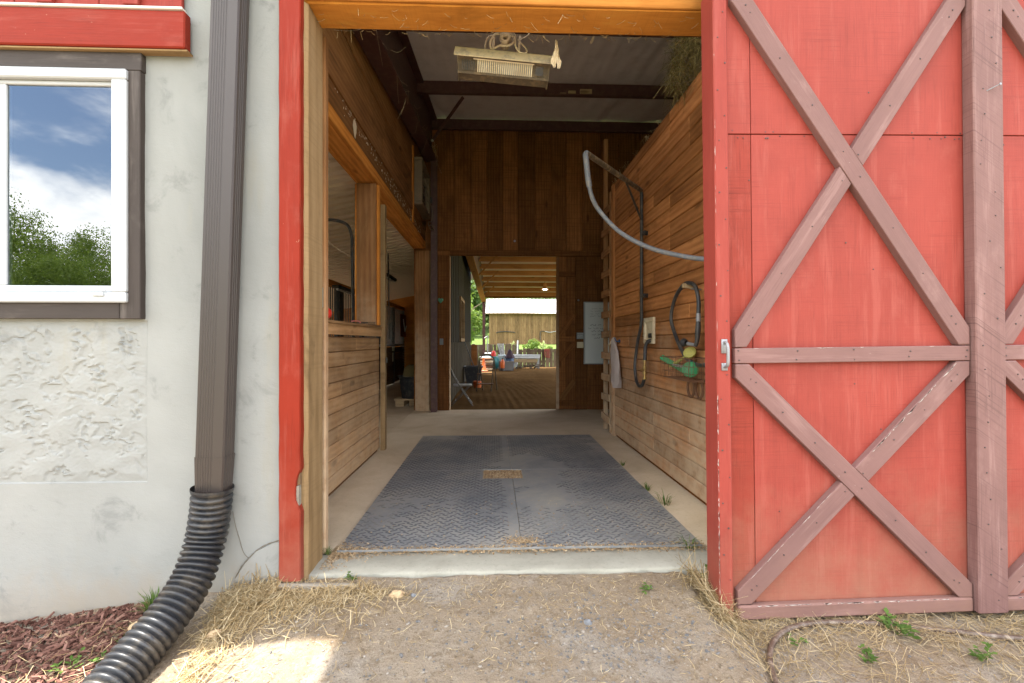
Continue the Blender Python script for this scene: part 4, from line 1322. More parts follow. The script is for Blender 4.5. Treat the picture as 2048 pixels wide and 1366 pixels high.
# ------------------------------------------------------------------ back wall of the aisle
bw = thing('back_board_wall', 'dark vertical board wall at the far end of the aisle, around the arena doorway', 'wall', (0.4, 7.95, 0))
YB = 7.96
x = -0.96
k = 0
while x < 2.9:
    w = R.uniform(0.24, 0.32)
    lo, hi = 2.70, 4.75
    w_gap = R.uniform(0.008, 0.016)
    plank('board', (x + w / 2, YB - 0.003 * (k % 3), lo), (x + w / 2, YB - 0.003 * (k % 3), hi), w - w_gap, 0.025, (0, -1, 0), W_DARK, bw, bev=0.005)
    if x + w / 2 > 1.04:
        pass
    x += w
    k += 1
MB().box((-1.35, YB + 0.028, 2.62), (3.0, YB + 0.05, 4.8)).box((1.06, YB + 0.028, 0.0), (3.0, YB + 0.05, 2.62)).box((-1.35, YB + 0.028, 0.0), (-0.76, YB + 0.05, 2.62)).build('backing', W_DARK, bw)
plank('trim_board', (-0.74, YB - 0.014, 2.655), (2.9, YB - 0.014, 2.655), 0.095, 0.04, (0, -1, 0), W_DARK, bw)
for xa, w in ((1.39, 0.20), (1.60, 0.25), (1.86, 0.26), (2.13, 0.26), (2.4, 0.26), (2.67, 0.26)):
    plank('board', (xa + w / 2, YB + R.uniform(-0.004, 0.004), 0.0), (xa + w / 2, YB, 2.606), w - 0.006, 0.025, (0, -1, 0), W_DARK, bw)
plank('corner_board', (-0.842, YB - 0.02, 0.0), (-0.842, YB - 0.02, 2.606), 0.19, 0.06, (0, -1, 0), W_DARK, bw)
plank('jamb_board', (-0.744, YB + 0.06, 0.0), (-0.744, YB + 0.06, 2.606), 0.16, 0.02, (1, 0, 0), W_POST, bw)
plank('corner_board', (-1.20, YB - 0.05, 0.0), (-1.20, YB - 0.05, 2.68), 0.235, 0.05, (0, -1, 0), W_POST, bw)
plank('corner_strip', (-1.065, YB - 0.03, 0.0), (-1.065, YB - 0.03, 2.68), 0.035, 0.04, (0, -1, 0), W_JAMB, bw)
ad = thing('plank_door', 'dark board sliding door with a Z brace standing open right of the arena doorway', 'door', (1.22, 7.95, 0.0))
for k in range(2):
    plank('board', (1.135 + 0.165 * k, YB - 0.028, 0.02), (1.135 + 0.165 * k, YB - 0.028, 2.60), 0.162, 0.022, (0, -1, 0), W_DARK, ad)
plank('edge_batten', (1.075, YB - 0.05, 0.02), (1.075, YB - 0.05, 2.60), 0.05, 0.022, (0, -1, 0), W_POST, ad)
for z in (0.12, 1.2, 2.3):
    plank('rail', (1.10, YB - 0.05, z), (1.375, YB - 0.05, z), 0.09, 0.02, (0, -1, 0), W_DARK, ad)
plank('brace', (1.12, YB - 0.049, 0.17), (1.36, YB - 0.049, 0.50), 0.08, 0.018, (0, -1, 0), W_UP, ad)
plank('brace', (1.12, YB - 0.049, 0.85), (1.36, YB - 0.049, 1.13), 0.08, 0.018, (0, -1, 0), W_DARK, ad)
plank('brace', (1.12, YB - 0.049, 1.27), (1.36, YB - 0.049, 1.62), 0.08, 0.018, (0, -1, 0), W_DARK, ad)
wb = thing('whiteboard', 'white message board with faint handwriting on the back wall beside the ladder', 'whiteboard', (1.8, 7.92, 0.78))
MB().box((1.545, 7.922, 0.795), (2.28, 7.93, 1.815)).build('face', P_BOARD, wb)
b = MB().box((1.522, 7.915, 0.776), (1.545, 7.935, 1.833)).box((2.28, 7.915, 0.776), (2.30, 7.935, 1.833)).box((1.545, 7.915, 0.776), (2.28, 7.935, 0.795)).box((1.545, 7.915, 1.815), (2.28, 7.935, 1.833))
b.build('frame', P_WHITE, wb)
b = MB()


def scrawl(x, z, L, h, bold):
    """one handwritten line: words of loops"""
    xx = x
    while xx < x + L:
        wl = R.uniform(0.05, 0.11)
        pts = []
        t = 0
        while t < wl:
            pts.append((xx + t, 7.9205, z + h * R.uniform(-0.5, 0.5) * (1.4 if t == 0 else 1)))
            t += R.uniform(0.008, 0.014)
        if len(pts) > 2:
            b.tube(pts, bold, 3, False)
        xx += wl + 0.03


for z, x, L, h, bo in ((1.715, 1.66, 0.5, 0.02, 0.0018), (1.672, 1.63, 0.5, 0.022, 0.0018), (1.63, 1.64, 0.5, 0.022, 0.002), (1.59, 1.63, 0.5, 0.022, 0.0024), (1.44, 1.63, 0.55, 0.03, 0.0042), (1.385, 1.60, 0.55, 0.028, 0.003), (1.335, 1.65, 0.5, 0.03, 0.0036), (1.28, 1.66, 0.5, 0.028, 0.0036), (1.225, 1.70, 0.4, 0.028, 0.0036)):
    scrawl(x, z, L, h, bo)
tag(b.build('handwriting', P_INK, wb), kind='stuff')
sg = thing('grey_sign', 'small dark grey sign with three lines of lettering left of the whiteboard', 'sign', (1.46, 7.92, 1.2))
MB().box((1.399, 7.92, 1.202), (1.519, 7.932, 1.313)).build('plate', P_SIGNG, sg)
b = MB()
for z in (1.29, 1.265, 1.24, 1.22):
    x = 1.41
    while x < 1.505:
        w = R.uniform(0.008, 0.02)
        b.box((x, 7.9185, z - 0.004), (min(x + w, 1.51), 7.9195, z + 0.004))
        x += w + 0.004
tag(b.build('lettering', P_BOARD, sg), kind='stuff')
tag(MB().box((1.407, 7.921, 1.05), (1.518, 7.931, 1.152), None, 0.002).build('paper_note', P_PAPER), 'buff paper note under the small grey sign by the whiteboard', 'note')
tag(MB().lathe([(0.001, 0), (0.016, 0.0), (0.016, 0.02), (0.009, 0.03), (0.009, 0.05), (0.001, 0.05)], 10, frame((1.43, 7.93, 1.86), 90, 0, 0)).build('wall_knob', P_GALV), 'tiny metal knob on the back wall above the grey sign', 'knob')
tag(MB().lathe([(0.001, 0), (0.016, 0.0), (0.02, 0.006), (0.001, 0.01)], 10, frame((0.35, 7.95, 2.86), 90, 0, 0)).build('round_button', P_GALV), 'small round metal button on the dark boards above the arena doorway', 'button')
th = thing('thermometer', 'small pale green thermometer plate on the post left of the arena doorway', 'thermometer', (-0.88, 7.87, 1.1))
MB().box((-0.912, 7.928, 1.105), (-0.852, 7.938, 1.21), None, 0.002).build('plate', P_SIGNG, th)
MB().box((-0.90, 7.925, 1.115), (-0.864, 7.929, 1.14)).box((-0.90, 7.925, 1.15), (-0.864, 7.929, 1.20)).build('dial', P_SWGREY, th)
b = MB()
hz = [(0.0, -0.05), (0.045, -0.005), (0.045, 0.025), (0.022, 0.042), (0.0, 0.028), (-0.022, 0.042), (-0.045, 0.025), (-0.045, -0.005)]
b.v = [(-0.895 + x, 7.925, 1.85 + z) for x, z in hz] + [(-0.895 + x * .6, 7.905, 1.85 + z * .6) for x, z in hz]
b.f = [tuple(range(8, 16))] + [(i, (i + 1) % 8, 8 + (i + 1) % 8, 8 + i) for i in range(8)]
tag(b.build('heart_ornament', P_SIGNGREEN), 'green heart shaped ornament high on the post left of the arena doorway', 'ornament')

# ------------------------------------------------------------------ right side: wash stall wall, ladder, hay
XR = 1.475
ww = thing('wash_stall_wall', 'tall wall of horizontal planks along the right of the aisle, dusty and painted paler with bounce light below', 'wall', (1.52, 4.2, 0))
z, k = 0.03, 0
while z < 3.09:
    h = min(0.1185, 3.10 - z)
    cuts = [2.58] + sorted(R.sample([3.1, 3.5, 3.9, 4.3, 4.75, 5.1], R.choice([1, 1, 2]))) + [5.70]
    for a, c in zip(cuts, cuts[1:]):
        j = R.uniform(-0.002, 0.002)
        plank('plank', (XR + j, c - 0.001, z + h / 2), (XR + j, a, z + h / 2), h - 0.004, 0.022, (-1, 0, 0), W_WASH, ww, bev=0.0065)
    z += 0.1185
    k += 1
MB().box((XR + 0.025, 2.58, 0.0), (XR + 0.13, 5.72, 3.09)).build('backing', W_DARK, ww)
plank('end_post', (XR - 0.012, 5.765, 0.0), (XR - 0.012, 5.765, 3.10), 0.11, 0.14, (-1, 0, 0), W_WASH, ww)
b = MB()
for k in range(60):
    x, y = XR - 0.01 + R.uniform(-0.004, 0.02), R.uniform(2.8, 5.8)
    b.tube([(x, y, 3.095), (x + R.uniform(-.03, .02), y + R.uniform(-.03, .03), 3.095 + R.uniform(0.0, 0.05)), (x + R.uniform(-.05, .02), y + R.uniform(-.06, .06), 3.095 + R.uniform(-0.02, 0.05))], 0.001, 3, False)
tag(b.build('straw_wisps', M_STRAW, ww), kind='stuff')
ldr = thing('loft_ladder', 'brown board ladder nailed to the end of the plank wall beside the whiteboard', 'ladder', (1.44, 6.1, 0))
plank('rail', (XR - 0.012, 5.90, 0.0), (XR - 0.012, 5.90, 3.05), 0.06, 0.09, (-1, 0, 0), W_POST, ldr)
plank('rail', (XR - 0.012, 6.22, 0.0), (XR - 0.012, 6.22, 3.85), 0.06, 0.05, (-1, 0, 0), W_POST, ldr)
for k in range(11):
    z = 0.17 + 0.268 * k
    plank('rung', (XR - 0.036, 5.85, z + R.uniform(-.012, .012)), (XR - 0.036, 6.27, z + R.uniform(-.012, .012)), 0.088, 0.022, (-1, 0, 0), W_POST, ldr, bev=0.005)
MB().box((XR + 0.12, 2.58, 2.94), (2.9, 5.7, 3.0)).build('loft_floor', W_DARK)
tag(bpy.data.objects['loft_floor'], 'dark plank hay loft floor behind the wash stall wall', 'loft floor', kind='structure')
# loose hay bulging over the wall top near the door
b = MB()
core = MB()
for k in range(3400):
    y = R.uniform(2.62, 3.7)
    hh = 0.62 * (1 - max(0, (y - 3.2) / 0.9) ** 1.3) if y > 3.2 else 0.62
    if hh <= 0.02:
        continue
    a = R.uniform(0, 1)
    zz_ = 3.09 + hh * a
    x = XR + 0.02 - 0.10 * math.sin(math.pi * min(1, a * 1.05)) + R.gauss(0, 0.03)
    L = R.uniform(0.05, 0.17)
    d = Vector((R.gauss(0, 0.5), R.gauss(0, 0.8), R.gauss(-0.25, 0.6))).normalized() * L
    p = Vector((x, y, zz_))
    w = Vector((R.gauss(0, 1), R.gauss(0, 1), R.gauss(0, 1))).normalized() * 0.0016
    q = p + d * 0.5 + Vector((0, 0, -0.01))
    e = p + d + Vector((0, 0, -0.03))
    b.add([p - w, p + w, q + w, q - w, e + w * .4, e - w * .4], [(0, 1, 2, 3), (3, 2, 4, 5)])
hy = thing('hay_heap', 'greenish loose hay heaped over the top of the wash stall wall beside the header', 'hay', (1.6, 3.2, 3.09))
tag(b.build('hay_strands', M_HAY, hy), kind='stuff')
ys = frange(2.6, 3.45, 0.05)
core = MB()
for y in ys:
    hh = 0.58 * (1 - max(0, (y - 3.2) / 0.9) ** 1.3) if y > 3.2 else 0.58
    hh = max(0.02, hh)
    for a in range(8):
        t = a / 7
        core.v.append((XR + 0.035 - 0.07 * math.sin(math.pi * t) + 0.02 * noise.noise(Vector((y * 9, t * 5, 1))) + 0.35 * max(0, t - 0.85) / 0.15, y, 3.10 + hh * min(1, t * 1.1)))
core.f = [(j * 8 + i, j * 8 + i + 1, (j + 1) * 8 + i + 1, (j + 1) * 8 + i) for j in range(len(ys) - 1) for i in range(7)]
core.build('hay_mass', P_HAYCUBE, hy, smooth=True)
# outer walls that close the dark rooms left and right of the aisle
tag(MB().box((5.0, 2.53, -0.3), (5.15, 8.0, 4.8)).box((2.95, 7.95, -0.3), (5.0, 8.05, 4.8)).build('tack_room_wall', W_DARK), kind='structure')

# ------------------------------------------------------------------ stall mats and floor drain
MX = (-0.862, 0.156, 1.178)
MY = (2.612, 4.212, 5.752)
DRX, DRY = (-0.098, 0.246), (3.935, 4.212)
names = {(0, 0): 'dusty black tread rubber mat at the front left of the wash stall floor',
         (1, 0): 'dusty black tread rubber mat at the front right of the wash stall floor',
         (0, 1): 'worn black rubber mat behind the floor drain, on the left',
         (1, 1): 'worn black rubber mat behind the floor drain, on the right'}
MTOP = 0.014
for (i, j), lab in names.items():
    ma = thing('rubber_mat', lab, 'rubber mat', ((MX[i] + MX[i + 1]) / 2, (MY[j] + MY[j + 1]) / 2, 0), group='stall mats')
    g = 0.0015
    ax, bx, ay, by = MX[i] + g, MX[i + 1] - g, MY[j] + g, MY[j + 1] - g
    if j == 0:
        pts = [(ax, ay), (bx, ay), (bx, by), (ax, by)]
        if i == 0:
            pts = [(ax, ay), (bx, ay), (bx, DRY[0]), (DRX[0], DRY[0]), (DRX[0], by), (ax, by)]
        else:
            pts = [(ax, ay), (bx, ay), (bx, by), (DRX[1], by), (DRX[1], DRY[0]), (ax, DRY[0])]
    else:
        pts = [(ax, ay), (bx, ay), (bx, by), (ax, by)]
    out = []
    for (xa, ya), (xb, yb) in zip(pts, pts[1:] + pts[:1]):
        n = max(1, int(math.hypot(xb - xa, yb - ya) / 0.02))
        for k in range(n):
            x, y = xa + (xb - xa) * k / n, ya + (yb - ya) * k / n
            out.append((x + 0.003 * noise.noise(Vector((x * 8, y * 8, 1))), y + 0.003 * noise.noise(Vector((x * 8, y * 8, 5)))))
    n = len(out)
    b = MB()
    b.v = [(x, y, 0.001) for x, y in out] + [(x, y, MTOP - 0.002) for x, y in out] + [(x * 0.999 + 0.001 * (ax + bx) / 2, y * 0.999 + 0.001 * (ay + by) / 2, MTOP) for x, y in out]
    b.f = [(o + k, o + (k + 1) % n, o + n + (k + 1) % n, o + n + k) for o in (0, n) for k in range(n)] + [tuple(range(2 * n, 3 * n))]
    b.build('sheet', M_MAT, ma)
    # raised tread bars, alternately slanted
    b = MB()
    px, py = 0.052, 0.034
    ny = int((by - ay - 0.03) / py)
    nxx = int((bx - ax - 0.03) / px)
    for r_ in range(ny):
        for c_ in range(nxx):
            x = ax + 0.02 + (c_ + 0.5 * (r_ % 2)) * px
            y = ay + 0.02 + r_ * py
            if DRX[0] - 0.02 < x < DRX[1] + 0.02 and y > DRY[0] - 0.02 and y < DRY[1] + 0.02 or x > bx - 0.015:
                continue
            wear = noise.noise(Vector((x * 1.3, y * 1.1, 4))) + 0.35 * noise.noise(Vector((x * 4, y * 4, 8)))
            if wear * min(1, max(0, (y - 2.7) / 0.9)) > 0.10 + 0.3 * R.random():
                continue
            s = RAD(33 if (r_ + c_) % 2 else -33)
            ca, sa = math.cos(s), math.sin(s)
            L, w, h = 0.0235, 0.0046, 0.0028 * (0.75 + 0.3 * wear)
            q = []
            for u, v_, zz_ in ((-L, -w, 0), (L, -w, 0), (L, w, 0), (-L, w, 0), (-L * .93, -w * .45, h), (L * .93, -w * .45, h), (L * .93, w * .45, h), (-L * .93, w * .45, h)):
                q.append((x + u * ca - v_ * sa, y + u * sa + v_ * ca, MTOP - 0.0003 + zz_))
            b.add(q, [(0, 1, 5, 4), (1, 2, 6, 5), (2, 3, 7, 6), (3, 0, 4, 7), (4, 5, 6, 7)])
    tag(b.build('tread', M_TREAD, ma), kind='stuff')
fd_ = thing('floor_drain', 'square floor drain packed with wood shavings between the rubber mats', 'floor drain', (0.075, 4.07, 0))
b = MB()
for k in range(12):
    x = DRX[0] + 0.018 + k * 0.028
    b.box((x, DRY[0] + 0.005, 0.001), (x + 0.012, DRY[1] - 0.005, 0.006))
b.build('grate', P_RUST, fd_)


def flakes(n, place, mat, name, parent, smin, smax, aspect=0.5, tilt=0.5, lift=0.0015):
    b = MB()
    for _ in range(n):
        x, y, z = place()
        s = R.uniform(smin, smax)
        a = R.uniform(0, 6.28)
        u = Vector((math.cos(a), math.sin(a), R.uniform(-tilt, tilt))) * s
        v = Vector((-math.sin(a), math.cos(a), R.uniform(-tilt, tilt))) * s * aspect * R.uniform(0.6, 1.2)
        c = Vector((x, y, z + lift + abs(u.z) * 0.6))
        b.add([c - u - v, c + u - v * .7, c + u + v, c - u + v * .8], [(0, 1, 2, 3)])
    return tag(b.build(name, mat, parent), kind='stuff')


flakes(3000, lambda: (R.uniform(DRX[0] + .01, DRX[1] - .01), R.uniform(DRY[0] + .01, DRY[1] - .01), R.uniform(0.004, 0.010)), M_SHAV, 'shavings', fd_, 0.0025, 0.007)


def shav_place():
    while True:
        t = R.random()
        if t < 0.55:
            x, y, z = R.uniform(-0.9, 1.2), 2.605 + R.gauss(0, 0.022), 0.001
        elif t < 0.8:
            x, y, z = -0.89 + abs(R.gauss(0, 0.09)), 2.58 + R.gauss(0, 0.07), 0.001
        elif t < 0.9:
            x, y, z = R.gauss(0.165, 0.05), 2.66 + abs(R.gauss(0, 0.05)), MTOP
        else:
            x, y, z = R.uniform(-0.85, 1.15), R.uniform(2.62, 3.4), MTOP
        if -0.915 < x < 1.2 and y > 2.39:
            if y > 2.612 and x > MX[0]:
                z = MTOP
            return x, y, z


o = flakes(5200, shav_place, M_SHAV, 'wood_shavings', None, 0.0018, 0.007)
o['label'] = 'pale wood shavings scattered along the front edge of the mats'

# ------------------------------------------------------------------ heater under the header
HF = frame((0.055, 2.74, 2.765), 0, 4.3, 0)
ht = thing('radiant_heater', 'dusty radiant heater hanging tilted under the header, with white louvred face', 'heater', M=HF)
b = MB()
hood = [(0.095, 0.050), (0.03, 0.078), (-0.03, 0.072), (-0.08, 0.038), (-0.112, -0.022), (-0.107, -0.026), (-0.074, 0.030), (-0.028, 0.063), (0.03, 0.069), (0.092, 0.043)]
b.extrude(hood, -0.278, 0.278, HF)
b.build('hood', P_HEAT, ht)
b = MB()
body = [(-0.068, 0.022), (-0.082, -0.018), (-0.04, -0.078), (0.03, -0.095), (0.085, -0.05), (0.085, 0.03), (0.02, 0.055)]
# housing as a tray: side cheeks and back, open towards the face
b.extrude([(-0.055, 0.022), (-0.05, -0.02), (-0.02, -0.062), (0.04, -0.08), (0.085, -0.045), (0.085, 0.035), (0.02, 0.055)], -0.252, 0.262, HF)
b.extrude(body, -0.258, -0.250, HF)
b.extrude(body, 0.258, 0.266, HF)
b.build('housing', P_HGREY, ht)
# face plane from upper lip to lower lip
fa, fb_ = Vector((0, -0.080, -0.016)), Vector((0, -0.038, -0.082))
fu = (fb_ - fa)
fn = Vector((0, fu.z, -fu.y)).normalized()
if fn.y > 0:
    fn = -fn


def facebox(x0, x1, s0, s1, d0, d1):
    vs = []
    for x in (x0, x1):
        for s in (s0, s1):
            for d in (d0, d1):
                p = fa + fu * s + fn * d
                vs.append((x, p.y, p.z))
    return vs, [(0, 1, 3, 2), (4, 6, 7, 5), (0, 4, 5, 1), (2, 3, 7, 6), (0, 2, 6, 4), (1, 5, 7, 3)]


b = MB()
b.add(*facebox(-0.258, 0.266, 0.86, 1.02, -0.03, 0.004), HF).add(*facebox(-0.258, 0.266, -0.1, 0.06, -0.03, 0.004), HF)
b.add(*facebox(-0.258, -0.15, 0.06, 0.86, -0.02, -0.004), HF).add(*facebox(0.165, 0.266, 0.06, 0.86, -0.02, -0.004), HF)
b.build('face_frame', P_HGREY, ht)
b = MB()
b.add(*facebox(-0.15, 0.165, 0.04, 0.88, -0.032, -0.022), HF)
b.build('reflector', P_WHITE, ht)
b = MB()
for k in range(27):
    x = -0.146 + k * 0.0118
    b.add(*facebox(x, x + 0.0055, 0.05, 0.87, -0.02, 0.003), HF)
b.add(*facebox(-0.17, 0.175, 0.02, 0.09, -0.01, 0.006), HF)
b.build('louvres', P_IVORY, ht)
b = MB()
for k in range(8):
    b.add(*facebox(-0.235 + k * 0.010, -0.230 + k * 0.010, 0.15, 0.8, -0.003, 0.001), HF)
b.add(*facebox(0.185, 0.23, 0.15, 0.75, -0.003, 0.002), HF)
tag(b.build('vent_slots', P_IRON, ht), kind='stuff')
b = MB()
b.box((-0.055, -0.01, 0.05), (0.055, 0.05, 0.085), HF, 0.004)
b.box((-0.075, 0.0, 0.06), (-0.060, 0.02, 0.17), HF, 0.003).box((0.075, 0.0, 0.06), (0.09, 0.02, 0.19), HF, 0.003)
b.lathe([(0.016, -0.045), (0.024, -0.045), (0.024, 0.045), (0.016, 0.045), (0.016, -0.045)], 18, HF @ frame((0.0, -0.01, 0.135), 90, 0, 0))
b.lathe([(0.001, 0.0), (0.0165, 0.0)], 18, HF @ frame((0.0, 0.0, 0.135), 90, 0, 0))
b.box((-0.034, -0.006, 0.155), (0.034, 0.03, 0.215), HF, 0.008)
b.build('bracket', P_IVORY, ht, smooth=35)
MB().box((-0.022, -0.004, 0.20), (0.022, 0.012, 0.30), HF, 0.002).box((-0.035, -0.17, 0.27), (0.035, 0.012, 0.285), HF).build('hanger_strap', P_IRON, ht)
b = MB()
rng = random.Random(5)
b.tube(curve_pts([(-0.02, 0.0, 0.20), (-0.06, -0.02, 0.17), (-0.085, -0.03, 0.12), (-0.075, -0.02, 0.08), (-0.03, -0.03, 0.098), (0.02, -0.035, 0.10), (0.05, -0.02, 0.14), (0.03, 0.0, 0.2)], 6), 0.006, 6, True, HF)
b.tube(curve_pts([(-0.04, 0.01, 0.19), (-0.10, 0.0, 0.16), (-0.115, 0.0, 0.10), (-0.10, 0.0, 0.07)], 6), 0.005, 6, True, HF)
b.tube(curve_pts([(0.03, -0.01, 0.2), (0.055, -0.04, 0.16), (0.06, -0.06, 0.09), (0.085, -0.075, 0.045), (0.12, -0.07, 0.045), (0.125, -0.05, 0.08), (0.08, -0.02, 0.14)], 6), 0.0045, 6, True, HF)
b.tube(curve_pts([(0.07, 0.0, 0.16), (0.12, 0.02, 0.2), (0.15, 0.02, 0.24)], 6), 0.003, 5, True, HF)
b.build('cables', P_IVORY, ht, smooth=True)
# rag knotted to the underside of the header
b = MB()
for side, pts, ww_ in ((0, [(0.345, 2.60, 2.835), (0.347, 2.60, 2.79), (0.342, 2.595, 2.755), (0.330, 2.60, 2.715), (0.336, 2.605, 2.685)], [0.004, 0.010, 0.015, 0.016, 0.006]), (1, [(0.347, 2.60, 2.79), (0.353, 2.605, 2.755), (0.360, 2.60, 2.715), (0.358, 2.59, 2.672)], [0.009, 0.007, 0.014, 0.007])):
    P_ = curve_pts(pts, 5)
    n = len(P_)
    for k, p in enumerate(P_):
        t = k / (n - 1) * (len(ww_) - 1)
        i = min(int(t), len(ww_) - 2)
        w = ww_[i] + (ww_[i + 1] - ww_[i]) * (t - i)
        fold = 0.006 * math.sin(k * 1.3 + side)
        b.v += [(p.x - w, p.y + fold, p.z), (p.x - w * .3, p.y - 0.008, p.z), (p.x + w * .4, p.y + 0.006, p.z), (p.x + w, p.y - fold, p.z)]
    base = len(b.v) - 4 * n
    b.f += [(base + 4 * k + i, base + 4 * k + i + 1, base + 4 * k + i + 5, base + 4 * k + i + 4) for k in range(n - 1) for i in range(3)]
tag(b.build('hanging_rag', P_RAG, None, smooth=True), 'torn pale rag dangling from the header right of the heater', 'rag')

# ------------------------------------------------------------------ wash stall plumbing
bo = thing('hose_boom', 'black iron swing arm for the wash hose, bracketed to the plank wall', 'hose boom', (1.44, 4.49, 0.7))
XB = 1.425
MB().tube([(XB, 4.49, 1.36), (XB, 4.49, 2.56), (XB - 0.004, 4.482, 2.60)], 0.017, 10).build('standpipe', P_IRON, bo, smooth=True)
a0, a1 = Vector((XB - 0.01, 4.475, 2.615)), Vector((0.70, 3.54, 2.588))
MB().tube([a0, a0.lerp(a1, 0.5), a1], [0.021, 0.022, 0.022], 10).build('swing_arm', plain('dusty_arm_iron', (0.10, 0.08, 0.055), 0.7, dirt=(0.42, 0.32, 0.18), dirt_amt=0.75, scale=9), bo, smooth=True)
MB().tube([(XB, 4.49, 2.33), a0.lerp(a1, 0.33) + Vector((0, 0, -0.01))], 0.010, 8).build('brace', P_IRON, bo, smooth=True)
for k, z in enumerate((2.20, 1.60)):
    MB().box((XB - 0.01, 4.45, z - 0.02), (1.475, 4.475, z + 0.02), None, 0.003).lathe([(0.02, 0), (0.02, 0.02), (0.008, 0.03)], 10, frame((XB + 0.01, 4.44, z), 90, 0, 0)).build('wall_bracket', P_IRON, bo)
wh = thing('wash_hose', 'grey wash hose hanging from the boom in a long arc, with black spray handle', 'hose', (1.2, 3.4, 0.9))
hp_ = curve_pts([(0.702, 3.545, 2.590), (0.690, 3.52, 2.565), (0.692, 3.50, 2.50), (0.708, 3.50, 2.36), (0.745, 3.53, 2.24), (0.818, 3.55, 2.135), (0.946, 3.46, 1.965), (1.124, 3.32, 1.826), (1.30, 3.14, 1.735), (1.41, 3.0, 1.69)], 7)
MB().tube(hp_, 0.0165, 12).build('grey_length', P_GREYHOSE, wh, smooth=True)
MB().tube(hp_[0:24], 0.0215, 12).build('sleeve', P_GREYHOSE, wh, smooth=True)
MB().tube(curve_pts([(1.405, 3.005, 1.692), (1.445, 2.86, 1.62), (1.44, 2.78, 1.35), (1.42, 2.86, 1.10), (1.40, 3.10, 1.0), (1.395, 3.34, 1.03), (1.40, 3.44, 1.085), (1.415, 3.60, 1.19), (1.42, 3.72, 1.34), (1.425, 3.66, 1.49), (1.42, 3.50, 1.575), (1.42, 3.38, 1.588), (1.42, 3.27, 1.55), (1.42, 3.215, 1.45), (1.415, 3.205, 1.345)], 8), 0.0145, 10).build('black_length', P_RUB, wh, smooth=True)
nz = MB().lathe([(0.016, 0.02), (0.017, 0.0), (0.017, -0.035), (0.012, -0.04)], 10, frame((1.415, 3.205, 1.335)))
nz.build('coupling', P_GALV, wh, smooth=40)
nz = MB().tube(curve_pts([(1.415, 3.205, 1.295), (1.413, 3.208, 1.24), (1.41, 3.215, 1.165), (1.405, 3.23, 1.13)], 5), [0.016, 0.017, 0.018, 0.018, 0.019, 0.019, 0.019, 0.018, 0.017, 0.016, 0.015, 0.015, 0.015, 0.015, 0.014, 0.014], 10)
nz.build('spray_handle', P_RUB, wh, smooth=True)
nz = MB().tube([(1.405, 3.225, 1.135), (1.38, 3.30, 1.145)], [0.012, 0.014], 10)
nz.build('spray_neck', P_GALV, wh, smooth=True)
nz = MB().lathe([(0.001, 0.0), (0.028, 0.0), (0.031, 0.012), (0.024, 0.03), (0.012, 0.045)], 14, frame((1.375, 3.365, 1.152), 90, 0, 0) @ frame((0, 0, 0), 0, 0, 0))
nz.build('spray_head', P_RUB, wh, smooth=True)
hk = thing('hose_hook', 'wooden peg on the plank wall holding up the loop of black hose', 'hook', (1.46, 3.4, 1.56))
plank('peg', (1.385, 3.39, 1.572), (1.475, 3.39, 1.562), 0.035, 0.03, (0, -1, 0), W_PALLET, hk)
MB().tube([(1.40, 3.29, 1.535), (1.472, 3.29, 1.53)], 0.006, 6).build('nail', P_GALV, hk)
sl = thing('supply_hose', 'black supply hose looping from the wall box through brass fittings to the boom', 'hose', (1.42, 4.5, 0.7))
MB().tube(curve_pts([(XB, 4.49, 1.42), (XB - 0.002, 4.51, 1.30), (XB, 4.60, 1.18), (XB, 4.655, 1.07), (1.41, 4.655, 0.93), (1.405, 4.61, 0.80), (1.40, 4.51, 0.735), (1.40, 4.40, 0.745), (1.40, 4.335, 0.81)], 8), 0.0155, 10).build('long_loop', P_RUB, sl, smooth=True)
MB().tube(curve_pts([(1.40, 4.315, 0.985), (1.405, 4.325, 1.05), (1.415, 4.345, 1.11), (1.43, 4.33, 1.155), (1.455, 4.31, 1.17)], 6), 0.017, 10).build('short_length', P_RUB, sl, smooth=True)
b = MB().lathe([(0.013, 0), (0.019, 0.0), (0.019, 0.02), (0.014, 0.022), (0.014, 0.045), (0.021, 0.047), (0.021, 0.07), (0.013, 0.074), (0.013, 0.10), (0.020, 0.102), (0.020, 0.125), (0.012, 0.13), (0.012, 0.16), (0.019, 0.162), (0.019, 0.178), (0.012, 0.18)], 12, frame((1.40, 4.322, 0.808)))
b.box((1.355, 4.31, 0.895), (1.392, 4.335, 0.905), None, 0.002).tube([(1.40, 4.37, 0.90), (1.40, 4.30, 0.90)], 0.009, 8)
b.build('brass_valve', P_BRASS, sl, smooth=35)
wbx = thing('water_outlet_box', 'dusty ivory plastic water outlet box set in the plank wall', 'outlet box', (1.46, 4.38, 1.13))
b = MB()
xa, xb = 1.452, 1.476
b.box((xa, 4.248, 1.345), (xb, 4.522, 1.385), None, 0.003).box((xa, 4.248, 1.14), (xb, 4.522, 1.175), None, 0.003).box((xa, 4.248, 1.176), (xb, 4.285, 1.344), None, 0.003).box((xa, 4.485, 1.176), (xb, 4.522, 1.344), None, 0.003)
b.build('rim', P_IVORY, wbx)
MB().add([(1.472, 4.285, 1.175), (1.472, 4.485, 1.175), (1.465, 4.485, 1.345), (1.465, 4.285, 1.345)], [(0, 1, 2, 3)]).build('recess', P_IVORY, wbx)
MB().lathe([(0.001, 0.03), (0.022, 0.028), (0.022, 0.0)], 10, frame((1.468, 4.33, 1.215), 0, -90, 0)).build('tap', P_IRON, wbx)

# wire basket of grooming brushes
bk = thing('wire_basket', 'rusty wire basket on the plank wall holding grooming brushes', 'basket', (1.38, 3.34, 0.885))
b = MB()
bx0, bx1, by0, by1, bz0, bz1 = 1.29, 1.468, 3.06, 3.60, 0.89, 1.045


